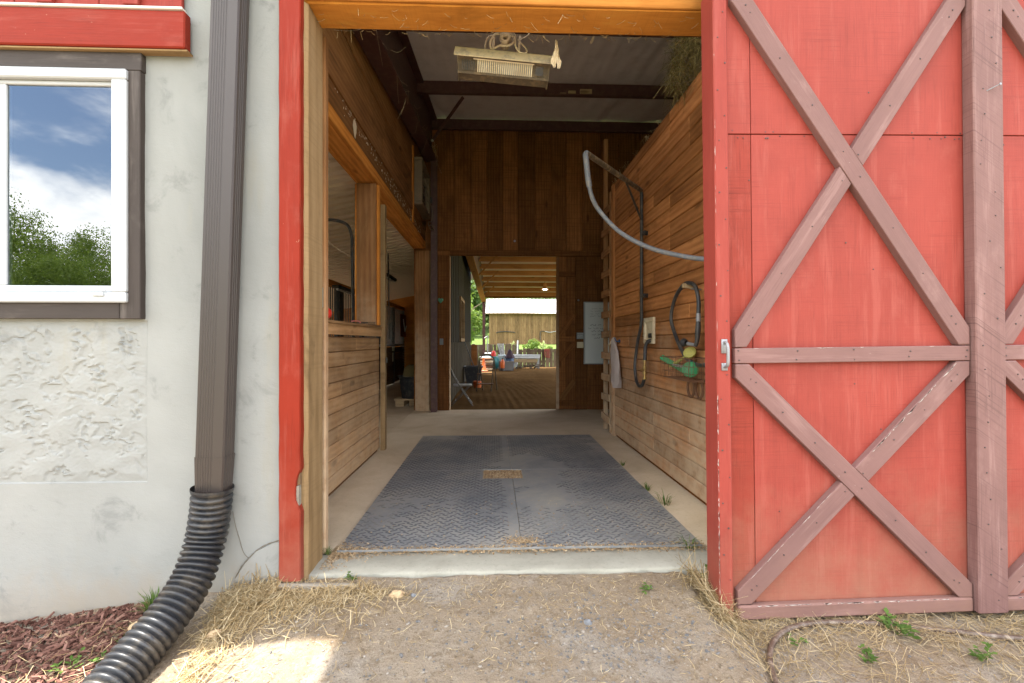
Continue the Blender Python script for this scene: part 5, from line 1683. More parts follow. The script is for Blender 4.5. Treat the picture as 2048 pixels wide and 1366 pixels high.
def ring(z, ins=0.0, r=0.0022):
    b.tube([(bx0 + ins, by0 + ins, z), (bx1, by0 + ins, z), (bx1, by1 - ins, z), (bx0 + ins, by1 - ins, z), (bx0 + ins, by0 + ins, z)], r, 5)


ring(bz1, 0, 0.0035)
ring(0.99, 0.006)
ring(0.94, 0.012)
ring(bz0, 0.018, 0.003)
for k in range(19):
    y = by0 + (by1 - by0) * k / 18
    b.tube([(bx0, y, bz1), (bx0 + 0.018, y * 0.94 + 0.06 * 3.33, bz0), (bx1, y * 0.94 + 0.06 * 3.33, bz0), (bx1, y, bz1)], 0.0017, 4)
for k in range(7):
    x = bx0 + (bx1 - bx0) * k / 6
    for y, s in ((by0, 1), (by1, -1)):
        b.tube([(x, y, bz1), (x, y + s * 0.018, bz0)], 0.0017, 4)
b.build('wire_frame', P_RUST, bk)
gb_ = thing('long_green_brush', 'long green plastic brush poking out of the wire basket at a slant', 'brush', (1.35, 3.45, 0.93))
p0, p1 = Vector((1.285, 3.585, 1.048)), Vector((1.41, 3.33, 0.925))
plank('back', p0, p1, 0.04, 0.018, (-0.6, -0.35, 0.5), P_GREEN, gb_, bev=0.007)
plank('bristles', p0.lerp(p1, 0.08) + Vector((0.012, 0.007, -0.010)), p0.lerp(p1, 0.9) + Vector((0.012, 0.007, -0.010)), 0.032, 0.03, (-0.6, -0.35, 0.5), P_BRISTLE, gb_, bev=0.004)
yb = thing('yellow_scrubber', 'yellow long handled scrubbing brush leaning in the wire basket', 'brush', (1.38, 3.4, 0.95))
b = MB()
pf = [(0.001, -0.02), (0.035, -0.02), (0.046, -0.005), (0.046, 0.012), (0.03, 0.022), (0.001, 0.024)]
b.lathe(pf, 16, frame((1.405, 3.32, 1.078), 35, -50, 0))
b.build('head', P_YELLOW, yb, smooth=40)
MB().tube(curve_pts([(1.395, 3.35, 1.06), (1.37, 3.42, 1.02), (1.335, 3.52, 0.975)], 5), [0.009] * 5 + [0.012] * 6, 8).build('handle', P_YELLOW, yb, smooth=True)
cc = MB().lathe([(0.001, -0.02), (0.05, -0.02), (0.055, -0.008), (0.055, 0.01), (0.035, 0.02), (0.001, 0.022)], 18, frame((1.355, 3.20, 0.965), 60, -50, 0))
tag(cc.build('curry_comb', P_GREEN2, None, smooth=40), 'dark green round curry comb at the near end of the wire basket', 'curry comb')
sw_ = MB().tube([(1.34, 3.48, 0.985), (1.37, 3.30, 0.975)], 0.009, 8)
tag(sw_.build('sweat_scraper', P_WHITE, None, smooth=True), 'white plastic rod lying across the wire basket under the yellow brush', 'scraper')
for k, (y, lab) in enumerate(((3.26, 'rusty horseshoe hanging nearer the door under the wire basket'), (3.37, 'rusty horseshoe hanging farther in under the wire basket'))):
    pts = [Vector((1.445 - 0.012 * k, y + 0.056 * math.sin(a), 0.825 - 0.068 * math.cos(a))) for a in [(-2.5 + 5.0 * i / 22) for i in range(23)]]
    tag(MB().tube(pts, [0.006] + [0.010] * 21 + [0.006], 6).build('horseshoe', P_RUST, None, smooth=True), lab, 'horseshoe', 'horseshoes under the basket')
# cloth feed bag on a blue hook
sk = thing('cloth_sack', 'limp dusty pinkish cloth sack hanging by its rim at the end of the plank wall', 'sack', (1.42, 5.45, 0.63))
b = MB()
nu, nv = 22, 13
for i in range(nu + 1):
    t = i / nu
    z = 1.165 - 0.54 * t
    half = lerp_tab([(0, 0.03), (0.12, 0.075), (0.3, 0.13), (0.7, 0.15), (0.88, 0.12), (1, 0.03)], t)
    cyy = 5.56 - 0.17 * t
    for j in range(nv + 1):
        a = 2 * math.pi * j / nv
        f = 0.012 * math.sin(5 * a + 6 * t) * t + 0.01 * noise.noise(Vector((math.cos(a) * 2, t * 5, math.sin(a) * 2)))
        b.v.append((1.425 + (0.032 + 0.012 * t) * math.cos(a) + f, cyy + (half + f) * math.sin(a), z - 0.06 * (math.sin(a)) * (1 - t) * 0.8))
b.f = [(i * (nv + 1) + j, i * (nv + 1) + (j + 1), (i + 1) * (nv + 1) + j + 1, (i + 1) * (nv + 1) + j) for i in range(nu) for j in range(nv)]
b.build('cloth', P_CLOTH, sk, smooth=True)
MB().tube([Vector((1.41 + 0.02 * math.cos(a), 5.62 + 0.06 * math.sin(a), 1.15 + 0.035 * math.cos(a + 0.6))) for a in [i * 0.35 for i in range(19)]], 0.010, 7).build('rim', P_RAG, sk, smooth=True)
tag(MB().tube([(1.475, 5.46, 1.165), (1.44, 5.46, 1.16), (1.425, 5.47, 1.175), (1.42, 5.475, 1.20)], 0.008, 7).lathe([(0.001, 0), (0.02, 0), (0.02, 0.012), (0.001, 0.014)], 8, frame((1.475, 5.46, 1.165), 0, -90, 0)).build('blue_hook', P_BLUE, None, smooth=40), 'small blue hook on the plank wall holding the cloth sack', 'hook')

# ------------------------------------------------------------------ stall aisle on the left
ce = thing('corrugated_ceiling', 'cream corrugated steel ceiling over the stalls on the left', 'ceiling', (-3.5, 8, 2.7))
cz = lambda x: 2.80 + 0.20 * (x + 1.35)
b = MB()
y = 2.6
row = []
while y < 15.0:
    row += [(y, 0.0), (y + 0.105, 0.0), (y + 0.112, 0.10), (y + 0.178, 0.10), (y + 0.185, 0.0)]
    y += 0.19
for x in (-6.5, -1.36):
    b.v += [(x, yy, cz(x) + d) for yy, d in row]
n = len(row)
b.f = [(i, i + 1, n + i + 1, n + i) for i in range(n - 1)]
b.build('sheet', P_CORR, ce)
tag(MB().box((-6.6, 14.6, -0.3), (-1.36, 14.75, 2.9)).build('stall_end_wall', W_ORANGE), kind='structure')
b = MB().box((-6.6, 2.6, -0.3), (-6.45, 14.6, 0.4))  # low unseen wall, left open above so sky light enters the stalls
for k in range(5):
    b.box((-6.6, 2.6 + 2.9 * k, 0.4), (-6.45, 2.75 + 2.9 * k, 1.8))
tag(b.build('stall_outer_wall', W_STALL), kind='structure')
labs = ['nearest dark stall front with vertical bars seen over the half wall', 'middle dark stall front beyond the wide post',
        'farthest dark stall front with a barred door behind the muck bucket']
XS = -2.8
for k, (ya, yb_) in enumerate(((5.6, 8.6), (8.6, 11.6), (11.6, 14.55))):
    sf = thing('stall_front', labs[k], 'stall', (XS, (ya + yb_) / 2, 0), group='stall fronts')
    for yy in (ya + 0.05, ya + 1.5, yb_ - 0.06):
        MB().box((XS - 0.05, yy - 0.05, 0), (XS + 0.05, yy + 0.05, 2.12)).build('post', P_IRON, sf)
    plank('top_rail', (XS + 0.06, ya, 2.15), (XS + 0.06, yb_ - 0.01, 2.15), 0.10, 0.1, (1, 0, 0), W_ORANGE, sf)
    plank('mid_rail', (XS + 0.055, ya, 1.06), (XS + 0.055, yb_ - 0.01, 1.06), 0.06, 0.05, (1, 0, 0), P_GALV, sf)
    for j in range(6):
        plank('board', (XS + 0.03, ya, 0.10 + 0.165 * j), (XS + 0.03, yb_ - 0.01, 0.10 + 0.165 * j), 0.16, 0.03, (1, 0, 0), W_STALL, sf)
    b = MB()
    y = ya + 0.15
    while y < yb_ - 0.1:
        b.tube([(XS, y, 1.08), (XS, y, 2.1)], 0.010, 5, False)
        y += 0.105
    tag(b.build('bars', P_IRON, sf), kind='stuff')
b = MB()
for z in frange(0.45, 1.0, 0.05):
    b.tube([(XS + 0.09, 14.0, z), (XS + 0.09, 14.5, z)], 0.008, 4, False)
sfs = [o for o in bpy.data.objects if o.name.startswith('stall_front')]
tag(b.build('door_grille', P_GALV, sfs[-1]), kind='stuff')
MB().box((XS + 0.065, 12.72, 0.90), (XS + 0.08, 12.98, 1.02)).box((XS + 0.065, 12.74, 0.62), (XS + 0.08, 12.84, 0.86)).build('stall_card', P_PAPER, sfs[-1])
jk = thing('red_blanket', 'folded dark red horse blanket with a pale V stripe hanging on the farthest stall', 'blanket', (-2.7, 15, 1.3))
jk.matrix_basis = Matrix.Translation((-2.62, 13.9, 1.30))
WM[jk.name] = jk.matrix_basis.copy()
b = MB()
b.v = [(-2.68 + 0.04 * math.sin(i * 1.7), 13.55 + 0.14 * i, z) for z in (1.95, 1.6, 1.30) for i in range(6)]
b.f = [(j * 6 + i, j * 6 + i + 1, j * 6 + i + 7, j * 6 + i + 6) for j in range(2) for i in range(5)]
b.build('cloth', P_JACKET, jk, smooth=True)
MB().tube([(-2.62, 13.7, 1.8), (-2.62, 13.95, 1.45), (-2.62, 14.15, 1.62)], 0.018, 4).build('stripe', P_STRIP, jk)
mb_ = thing('muck_bucket', 'big black muck bucket heaped with hay standing on a pallet by the stall doorway', 'bucket', (-1.45, 8.72, 0.13))
MB().lathe([(0.001, 0.13), (0.24, 0.13), (0.29, 0.50), (0.33, 0.515), (0.33, 0.53), (0.285, 0.53), (0.25, 0.30), (0.001, 0.28)], 28, frame((-1.45, 8.72, 0))).build('tub', P_DKBUCKET, mb_, smooth=40)
MB().lathe([(0.26, 0.44), (0.25, 0.56), (0.22, 0.68), (0.15, 0.73), (0.001, 0.74)], 20, frame((-1.43, 8.74, 0))).build('hay_fill', P_HAYCUBE, mb_, smooth=True)
pl_ = thing('pallet', 'small wooden pallet under the black muck bucket', 'pallet', (-1.45, 8.72, 0))
for k in range(4):
    plank('slat', (-1.78, 8.50 + 0.15 * k, 0.129), (-1.12, 8.50 + 0.15 * k, 0.129), 0.11, 0.02, (0, 0, 1), W_PALLET, pl_)
for k in range(3):
    plank('block', (-1.76 + 0.25 * k, 8.44, 0.054), (-1.60 + 0.25 * k, 8.44, 0.054), 0.107, 0.5, (0, -1, 0), W_PALLET, pl_)
for k, (x, ya, yb_, z, lab) in enumerate(((-2.25, 9.4, 10.7, 2.52, 'long tube light hung from the corrugated ceiling beyond the end stud'), (-2.66, 8.0, 9.3, 2.06, 'long tube light fixed above the nearest stall bars'))):
    fl = thing('tube_light', lab, 'light', (x, ya, z), group='tube lights over the stalls')
    MB().box((x - 0.06, ya, z), (x + 0.06, yb_, z + 0.05)).build('housing', P_IRON if k else P_HGREY, fl)
    MB().tube([(x + 0.02, ya + 0.02, z - 0.02), (x + 0.02, yb_ - 0.02, z - 0.02)], 0.018, 8).build('tube', P_TUBE, fl)
    if k == 0:
        MB().tube([(x, ya + 0.2, z + 0.05), (x, ya + 0.2, cz(x))], 0.004, 4).tube([(x, yb_ - 0.2, z + 0.05), (x, yb_ - 0.2, cz(x))], 0.004, 4).build('chain', P_IRON, fl)
co = MB().tube(curve_pts([(-2.3, 4.6, 2.36), (-1.75, 4.75, 2.38), (-1.52, 4.80, 2.36), (-1.44, 4.80, 2.25), (-1.43, 4.80, 2.0), (-1.42, 4.80, 1.3), (-1.42, 4.80, 0.2)], 7), 0.016, 8)
tag(co.build('conduit', P_IRON, None, smooth=True), 'dark conduit pipe bending down behind the wide post', 'conduit')
tag(MB().tube(curve_pts([(-1.40, 3.7, 2.12), (-1.45, 4.2, 2.03), (-1.46, 4.9, 2.02)], 5), 0.006, 5).build('sagging_wire', P_IVORY, None), 'thin pale wire sagging from the short stud to the wide post', 'wire')
MBc = MB().tube([(-1.85, 8.3, 2.7), (-1.84, 8.3, 2.0), (-1.83, 8.3, 1.2)], 0.012, 6)
tag(MBc.build('power_cable', P_IRON, None), 'dark power cable hanging in the stall doorway beside the end stud', 'cable')

# ------------------------------------------------------------------ covered arena beyond the back doorway
aw = thing('arena_side_wall', 'weathered board wall along the left of the arena, dark above and paler below', 'wall', (-0.85, 12.5, 0))
XA = -0.83
y, k = 8.06, 0
while y < 16.6:
    w = 0.21
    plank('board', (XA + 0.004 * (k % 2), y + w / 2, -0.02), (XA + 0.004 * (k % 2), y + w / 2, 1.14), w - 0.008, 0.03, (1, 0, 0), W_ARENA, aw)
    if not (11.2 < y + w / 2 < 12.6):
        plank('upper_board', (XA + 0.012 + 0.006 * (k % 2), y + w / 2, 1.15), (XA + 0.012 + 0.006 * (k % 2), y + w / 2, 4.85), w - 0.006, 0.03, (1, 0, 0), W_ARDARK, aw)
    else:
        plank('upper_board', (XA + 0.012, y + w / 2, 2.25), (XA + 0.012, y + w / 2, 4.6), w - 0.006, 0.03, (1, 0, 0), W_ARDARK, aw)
    y += w
    k += 1
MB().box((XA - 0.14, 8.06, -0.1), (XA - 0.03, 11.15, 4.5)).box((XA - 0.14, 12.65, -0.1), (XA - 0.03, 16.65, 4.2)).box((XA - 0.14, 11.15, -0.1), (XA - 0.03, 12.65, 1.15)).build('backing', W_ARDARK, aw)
ww2 = thing('arena_window', 'narrow pale framed window in the arena side wall', 'window', (XA, 11.9, 1.15))
b = MB()
for a, c in (((11.2, 1.16), (12.6, 1.24)), ((11.2, 2.16), (12.6, 2.24))):
    b.box((XA - 0.1, a[0], a[1]), (XA + 0.05, c[0], c[1]))
b.box((XA - 0.1, 11.2, 1.24), (XA + 0.05, 11.27, 2.16)).box((XA - 0.1, 12.53, 1.24), (XA + 0.05, 12.6, 2.16))
b.build('frame', W_JAMB, ww2)
MB().box((XA - 0.02, 11.27, 1.24), (XA - 0.01, 12.53, 2.16)).build('pane', M_GLASS, ww2)
for k in range(13):
    y = 20.4 - 0.82 * k
    if y < 9.5:
        break
    o = plank('arena_purlin', (-0.5, y - 0.02, roofz(y) - 0.085), (4.5, y - 0.02, roofz(y) - 0.085), 0.17, 0.045, (0, -1, 0), W_PURLIN, None)
    tag(o, '%s wooden purlin under the white arena roof, counting from its far eave' % ['first', 'second', 'third', 'fourth', 'fifth', 'sixth', 'seventh', 'eighth', 'ninth', 'tenth', 'eleventh', 'twelfth', 'thirteenth', 'fourteenth'][k], 'purlin', 'wooden purlins of the arena roof')
ev_ = plank('eave_beam', (-0.6, 20.62, 3.16), (4.5, 20.62, 3.16), 0.14, 0.06, (0, -1, 0), W_DARK, None)
tag(ev_, 'dark beam along the far eave of the arena roof', 'beam')
ar = thing('arena_rafter', 'maroon steel column and deep tapered rafter at the far left of the arena', 'rafter', (-0.45, 20.4, 0))
MB().box((-0.50, 20.30, -0.1), (-0.38, 20.46, 3.2)).build('column', P_MAROON, ar)
b = MB()
v = []
for y, x, lo, hi in ((20.4, -0.44, 2.88, 3.2), (10.2, -0.62, 3.42, 4.5)):
    for dx in (-0.015, 0.015):
        v += [(x + dx, y, lo), (x + dx, y, hi)]
b.add(v, [(0, 1, 3, 2), (4, 6, 7, 5), (0, 4, 5, 1), (2, 3, 7, 6), (0, 2, 6, 4), (1, 5, 7, 3)])
b.build('web', P_DARKROOF, ar)
plank('bottom_flange', (-0.44, 20.4, 2.87), (-0.66, 10.2, 3.41), 0.20, 0.02, (0, 0, -1), W_PURLIN, ar)
plank('top_flange', (-0.42, 20.4, 3.2), (-0.60, 10.2, 4.5), 0.18, 0.05, (0.7, 0, -0.7), P_MAROON, ar)
for k, (y, x) in enumerate(((14.6, 0.35), (17.2, 0.15), (19.4, 0.0))):
    plank('fly_brace', (-0.50, y, lerp_tab([(10.2, 3.42), (20.4, 2.9)], y)), (x, y - 0.4, roofz(y - 0.4) - 0.1), 0.05, 0.02, (0, -1, 0), W_PURLIN, ar)
lp = thing('pendant_lamp', 'small lit pendant lamp hanging under the arena roof', 'lamp', (2.02, 18.6, 3.2))
MB().lathe([(0.001, 0.30), (0.055, 0.30), (0.06, 0.16), (0.12, 0.06), (0.16, 0.03), (0.15, 0.03), (0.10, 0.06)], 16, frame((2.02, 18.6, 3.20))).build('shade', W_PURLIN, lp, smooth=True)
MB().lathe([(0.001, 0.0), (0.07, 0.015), (0.085, 0.04), (0.06, 0.07), (0.001, 0.09)], 14, frame((2.02, 18.6, 3.19))).build('bulb', emis('lit_bulb', (1.0, 0.93, 0.8), 6.0), lp, smooth=True)
MB().tube([(2.02, 18.6, 3.5), (2.02, 18.6, roofz(18.6))], 0.01, 5).build('stem', P_IRON, lp)

fe = thing('board_fence', 'grey brown upright board fence closing the far end of the arena, taller on the left', 'fence', (2.5, 21.3, 0))
x = -1.0
while x < 7.6:
    w = R.uniform(0.15, 0.19)
    top = 1.04 if x < 1.0 else 0.83
    plank('board', (x + w / 2, 21.28 + R.uniform(-0.01, 0.01), -0.05), (x + w / 2 + R.uniform(-.008, .008), 21.28, top + R.uniform(-0.03, 0.03)), w - R.uniform(0.006, 0.014), 0.025, (0, -1, 0), W_FENCE, fe)
    x += w
for z in (0.25, 0.72):
    plank('rail', (-1.05, 21.34, z), (7.6, 21.34, z), 0.09, 0.04, (0, -1, 0), W_FENCE, fe)
fe2 = thing('side_fence', 'sunlit upright boards of the short fence running from the wall end to the far fence', 'fence', (-1.0, 19, 0))
y = 16.8
while y < 21.2:
    plank('board', (-1.0, y + 0.08, -0.05), (-1.0, y + 0.08, 1.03 + R.uniform(-0.04, 0.04)), 0.145, 0.025, (1, 0, 0), W_ARENA, fe2)
    y += 0.17
plank('rail', (-1.03, 16.8, 0.7), (-1.03, 21.2, 0.7), 0.09, 0.04, (1, 0, 0), W_FENCE, fe2)


# folding chairs: one built, one copied
def folding_chair(loc, rz, sc, label):
    M = frame(loc, 0, 0, rz) @ Matrix.Scale(sc, 4)
    c = thing('folding_chair', label, 'chair', M=M, group='folding chairs in the arena')
    for s in (-0.21, 0.21):
        MB().tube(curve_pts([(-0.25, s, 0.80), (-0.20, s, 0.66), (0.0, s, 0.33), (0.22, s, 0.0)], 4), 0.012, 7, True, M).build('upright', P_CHAIR, c, smooth=True)
        MB().tube([(0.17, s * 0.9, 0.44), (-0.03, s * 0.9, 0.21), (-0.24, s * 0.9, 0.0)], 0.011, 7, True, M).build('rear_leg', P_CHAIR, c, smooth=True)
    b = MB()
    b.box((-0.20, -0.20, 0.425), (0.21, 0.20, 0.45), M, 0.012)
    b.build('seat', P_CHAIRSEAT, c)
    b = MB()
    v = []
    for i in range(7):
        s = -0.2 + 0.4 * i / 6
        bow = 0.02 * math.cos(s * 7)
        v += [(-0.262 - bow, s, 0.80), (-0.205 - bow, s, 0.64)]
    b.add(v, [(2 * i, 2 * i + 2, 2 * i + 3, 2 * i + 1) for i in range(6)], M)
    b.add([(p[0] - 0.01, p[1], p[2]) for p in v], [(2 * i, 2 * i + 1, 2 * i + 3, 2 * i + 2) for i in range(6)], M)
    b.build('backrest', P_CHAIR, c, smooth=True)
    MB().tube([(0.13, -0.2, 0.14), (0.13, 0.2, 0.14)], 0.008, 6, True, M).tube([(-0.15, -0.19, 0.105), (-0.15, 0.19, 0.105)], 0.008, 6, True, M).build('cross_bar', P_CHAIR, c)
    return c


ch = folding_chair((-0.58, 8.66, 0.0), 4, 0.83, 'nearer of two tan metal folding chairs just inside the arena doorway')
copy_tree(ch, Matrix.Translation((0.0, 0.52, 0.0)), 'farther of two tan metal folding chairs just inside the arena doorway')

tr = thing('black_tub', 'tall black plastic tub standing against the arena side wall behind the chairs', 'tub', (-0.56, 12.85, 0))
b = MB()
v = []
for hx, hy_, z in ((0.17, 0.22, 0.02), (0.235, 0.28, 0.46), (0.26, 0.30, 0.46), (0.26, 0.30, 0.49), (0.22, 0.265, 0.49), (0.16, 0.2, 0.1)):
    v += [(-0.56 - hx, 12.85 - hy_, z), (-0.56 + hx, 12.85 - hy_, z), (-0.56 + hx, 12.85 + hy_, z), (-0.56 - hx, 12.85 + hy_, z)]
b.add(v, [(4 * r + i, 4 * r + (i + 1) % 4, 4 * r + 4 + (i + 1) % 4, 4 * r + 4 + i) for r in range(5) for i in range(4)] + [(20, 21, 22, 23), (3, 2, 1, 0)])
b.build('tub', P_DKBUCKET, tr)
fk = thing('pitchfork', 'long handled fork leaning on the arena side wall above the black tub', 'fork', (-0.75, 12.9, 0))
MB().tube([(-0.79, 12.6, 1.15), (-0.50, 12.9, 0.35)], 0.014, 6).build('handle', P_IRON, fk)
b = MB()
for k in range(4):
    b.tube([(-0.50, 12.85 + 0.04 * k, 0.36), (-0.44, 12.85 + 0.04 * k, 0.15)], 0.005, 5)
b.build('tines', P_IRON, fk)
dp = MB().box((-0.80, 16.62, 0.0), (-0.60, 16.7, 1.05))
tag(dp.build('dark_door_board', W_DARK), 'dark upright board at the far end of the arena side wall', 'board')
stl = thing('folding_stool', 'dark metal folding step stool standing in front of the orange cone', 'stool', (-0.2, 11.1, 0))
for s in (-0.17, 0.17):
    MB().tube([(-0.24 + s, 10.95, 0.0), (-0.17 + s, 11.1, 0.76)], 0.013, 6).tube([(-0.1 + s, 11.25, 0.0), (-0.17 + s, 11.1, 0.76)], 0.013, 6).build('leg_frame', P_HGREY, stl)
for z in (0.18, 0.42):
    plank('tread', (-0.40, 11.0, z), (-0.02, 11.0, z), 0.14, 0.02, (0, 0, 1), P_RUST, stl)
MB().tube(curve_pts([(-0.34, 11.1, 0.76), (-0.25, 11.1, 0.84), (-0.1, 11.1, 0.84), (0.0, 11.1, 0.76)], 4), 0.014, 6).build('top_hoop', P_HGREY, stl)
tag(MB().lathe([(0.001, 0), (0.09, 0.0), (0.115, 0.12), (0.115, 0.16), (0.095, 0.16), (0.08, 0.05), (0.001, 0.04)], 16, frame((-0.42, 11.9, 0))).build('orange_pail', P_ORANGE, None, smooth=40), 'small orange pail on the sand beside the black tub', 'pail')

cn_ = thing('traffic_cone', 'orange traffic cone standing in the sun before the stack of hoops', 'cone', (-0.40, 18.3, 0))
MB().lathe([(0.13, 0.03), (0.10, 0.06), (0.055, 0.38), (0.035, 0.52), (0.001, 0.53)], 18, frame((-0.40, 18.3, 0))).build('body', P_ORANGE, cn_, smooth=40)
MB().box((-0.56, 18.14, 0.0), (-0.24, 18.46, 0.035), None, 0.01).build('base', P_ORANGE, cn_)
hs = thing('hoop_stack', 'stack of pale and brown coiled hoops under a white lid', 'hoop stack', (-0.30, 18.9, 0))
for k in range(5):
    rr_ = 0.24 - 0.01 * (k % 2)
    MB().tube([(-0.30 + rr_ * math.cos(a), 18.9 + rr_ * math.sin(a), 0.06 + 0.1 * k) for a in [i * 2 * math.pi / 20 for i in range(21)]], 0.05, 8, False).build('hoop', (P_RAG, P_RUST, P_FANW)[k % 3], hs, smooth=True)
MB().lathe([(0.001, 0.57), (0.2, 0.56), (0.23, 0.53), (0.2, 0.52)], 20, frame((-0.36, 18.9, 0))).build('lid', P_WHITE, hs, smooth=True)
tb = MB().lathe([(0.001, 0.0), (0.12, 0.01), (0.20, 0.12), (0.225, 0.25), (0.21, 0.40), (0.17, 0.52), (0.16, 0.54), (0.001, 0.53)], 20, frame((0.0, 19.6, 0)))
tag(tb.build('teal_barrel', P_TEAL, None, smooth=True), 'round teal plastic barrel between the cone and the grey crate', 'barrel')
wt_ = thing('white_tote', 'white plastic tote behind the hoop stack', 'tote', (-0.2, 20.1, 0))
MB().box((-0.38, 19.9, 0.0), (0.0, 20.3, 0.62), None, 0.03).build('bin', P_WHITE, wt_)
MB().box((-0.41, 19.88, 0.62), (0.02, 20.32, 0.68), None, 0.02).build('lid', P_WHITE, wt_)
bt = thing('pale_bin', 'pale blue grey bin holding white poles beside the teal barrel', 'bin', (0.3, 19.9, 0))
MB().box((0.16, 19.7, 0.0), (0.52, 20.1, 0.60), None, 0.03).build('bin', plain('pale_bin_plastic', (0.42, 0.52, 0.56), 0.5), bt)
rj = thing('red_jug', 'red plastic fuel jug with a spout on top of the teal barrel', 'jug', (-0.02, 19.6, 0.54))
MB().lathe([(0.001, 0.54), (0.10, 0.54), (0.10, 0.66), (0.07, 0.74), (0.03, 0.78), (0.001, 0.78)], 14, frame((-0.02, 19.6, 0))).build('jug', P_REDP, rj, smooth=40)
MB().lathe([(0.018, 0.78), (0.012, 0.92), (0.001, 0.92)], 8, frame((-0.02, 19.6, 0))).build('spout', P_YELLOW, rj)
for k in range(6):
    x0_ = 0.42 - 0.03 * k
    o = MB().tube([(0.46 - 0.02 * k, 19.9 + 0.03 * (k % 2), 0.3), (0.40 - 0.05 * k, 20.1, 1.07)], 0.017, 7).build('white_pole', P_WHITE, None, smooth=True)
    tag(o, 'white plastic pole of the bundle leaning in the pale bin', 'pole', 'white poles in the pale bin')
bb = thing('blue_barrel', 'dark blue barrel draped with a black coat behind the grey crate', 'barrel', (0.66, 19.6, 0))
MB().lathe([(0.001, 0), (0.16, 0.0), (0.17, 0.2), (0.17, 0.5), (0.15, 0.56), (0.001, 0.57)], 18, frame((0.66, 19.6, 0))).build('drum', P_BLUE, bb, smooth=40)
ct = thing('dark_coat', 'dark bundled coat thrown over the blue barrel', 'coat', (0.66, 19.6, 0.55))
b = MB()
nn_ = 12
for i in range(6):
    t = i / 5
    for j in range(nn_):
        a = 2 * math.pi * j / nn_
        r = (0.21 - 0.17 * t) * (1 + 0.35 * noise.noise(Vector((math.cos(a) * 2, math.sin(a) * 2, t * 3))))
        b.v.append((0.66 + r * math.cos(a), 19.58 + r * math.sin(a), 0.47 + 0.36 * t))
b.f = [(i * nn_ + j, i * nn_ + (j + 1) % nn_, (i + 1) * nn_ + (j + 1) % nn_, (i + 1) * nn_ + j) for i in range(5) for j in range(nn_)] + [tuple(5 * nn_ + j for j in range(nn_))]
b.build('cloth', plain('dark_cloth', (0.035, 0.018, 0.03), 0.95), ct, smooth=True)
gc = thing('grey_crate', 'low grey plastic crate on the sand at the front of the pile', 'crate', (0.48, 18.9, 0))
b = MB().box((0.20, 18.75, 0.0), (0.78, 18.78, 0.33)).box((0.20, 19.12, 0.0), (0.78, 19.15, 0.33)).box((0.20, 18.78, 0.0), (0.23, 19.12, 0.33)).box((0.75, 18.78, 0.0), (0.78, 19.12, 0.33)).box((0.23, 18.78, 0.0), (0.75, 19.12, 0.03))
b.build('body', P_BOXG, gc)
MB().box((0.18, 18.73, 0.33), (0.80, 18.78, 0.36)).box((0.18, 19.12, 0.33), (0.80, 19.17, 0.36)).build('rim', P_BOXG, gc)
oj = thing('orange_jug', 'orange jug with a dark cap leaning before the pale bin', 'jug', (0.33, 18.6, 0))
MB().lathe([(0.001, 0.06), (0.07, 0.06), (0.085, 0.1), (0.085, 0.30), (0.05, 0.38), (0.03, 0.41), (0.001, 0.41)], 14, frame((0.34, 18.66, 0.04))).build('jug', P_ORANGE, oj, smooth=40)
MB().lathe([(0.035, 0.41), (0.035, 0.46), (0.001, 0.46)], 10, frame((0.34, 18.66, 0.04))).build('cap', P_IRON, oj)
MB().lathe([(0.001, 0.0), (0.08, 0.0), (0.08, 0.1)], 10, frame((0.34, 18.66, 0.0))).build('stand', P_IRON, oj)
el = MB().tube(curve_pts([(-0.40, 19.35, 1.30), (-0.30, 19.4, 1.36), (-0.27, 19.4, 1.38), (-0.26, 19.4, 1.34), (-0.26, 19.4, 1.2), (-0.255, 19.4, 0.0)], 5), 0.019, 8)
tag(el.build('bent_white_pipe', P_WHITE, None, smooth=True), 'tall white pipe with an elbow at the top beside the maroon column', 'pipe')
for k in range(3):
    o = MB().tube([(0.82, 20.2 + 0.09 * k, 0.46 + 0.055 * k), (1.96 + 0.03 * k, 20.1 + 0.09 * k, 0.44 + 0.055 * k)], 0.038, 8).build('jump_pole', P_WHITE, None, smooth=True)
    tag(o, ['lowest and nearest white jump pole of the stack before the fence', 'middle white jump pole of the stack before the fence', 'highest and farthest white jump pole of the stack before the fence'][k], 'pole', 'white jump poles stacked before the fence')
for k, (x, lab) in enumerate(((0.95, 'white jump stand at the left end of the pole stack'), (1.92, 'white jump stand at the right end of the pole stack'))):
    js = thing('jump_stand', lab, 'jump stand', (x, 20.2, 0))
    MB().box((x - 0.03, 20.12, 0.0), (x + 0.03, 20.4, 0.06)).box((x - 0.03, 20.2, 0.06), (x + 0.03, 20.28, 0.41)).build('upright', P_WHITE, js)
    MB().add([(x - 0.14, 20.19, 0.02), (x - 0.07, 20.19, 0.02), (x + 0.03, 20.19, 0.36), (x - 0.03, 20.19, 0.36), (x - 0.14, 20.22, 0.02), (x - 0.07, 20.22, 0.02), (x + 0.03, 20.22, 0.36), (x - 0.03, 20.22, 0.36)], [(0, 1, 2, 3), (7, 6, 5, 4), (0, 4, 5, 1), (1, 5, 6, 2), (2, 6, 7, 3), (3, 7, 4, 0)]).build('side_brace', P_WHITE, js)
o = plank('tan_plank', (0.85, 20.05, 0.34), (1.85, 20.05, 0.33), 0.13, 0.03, (0, -1, 0), W_PALLET, None)
tag(o, 'tan plank standing on edge under the white jump poles', 'plank')
o = MB().tube([(1.0, 20.5, 0.0), (1.06, 20.9, 1.20)], 0.035, 8).build('white_post', P_WHITE, None, smooth=True)
tag(o, 'white post leaning on the fence left of the jump poles', 'post')
b = MB()
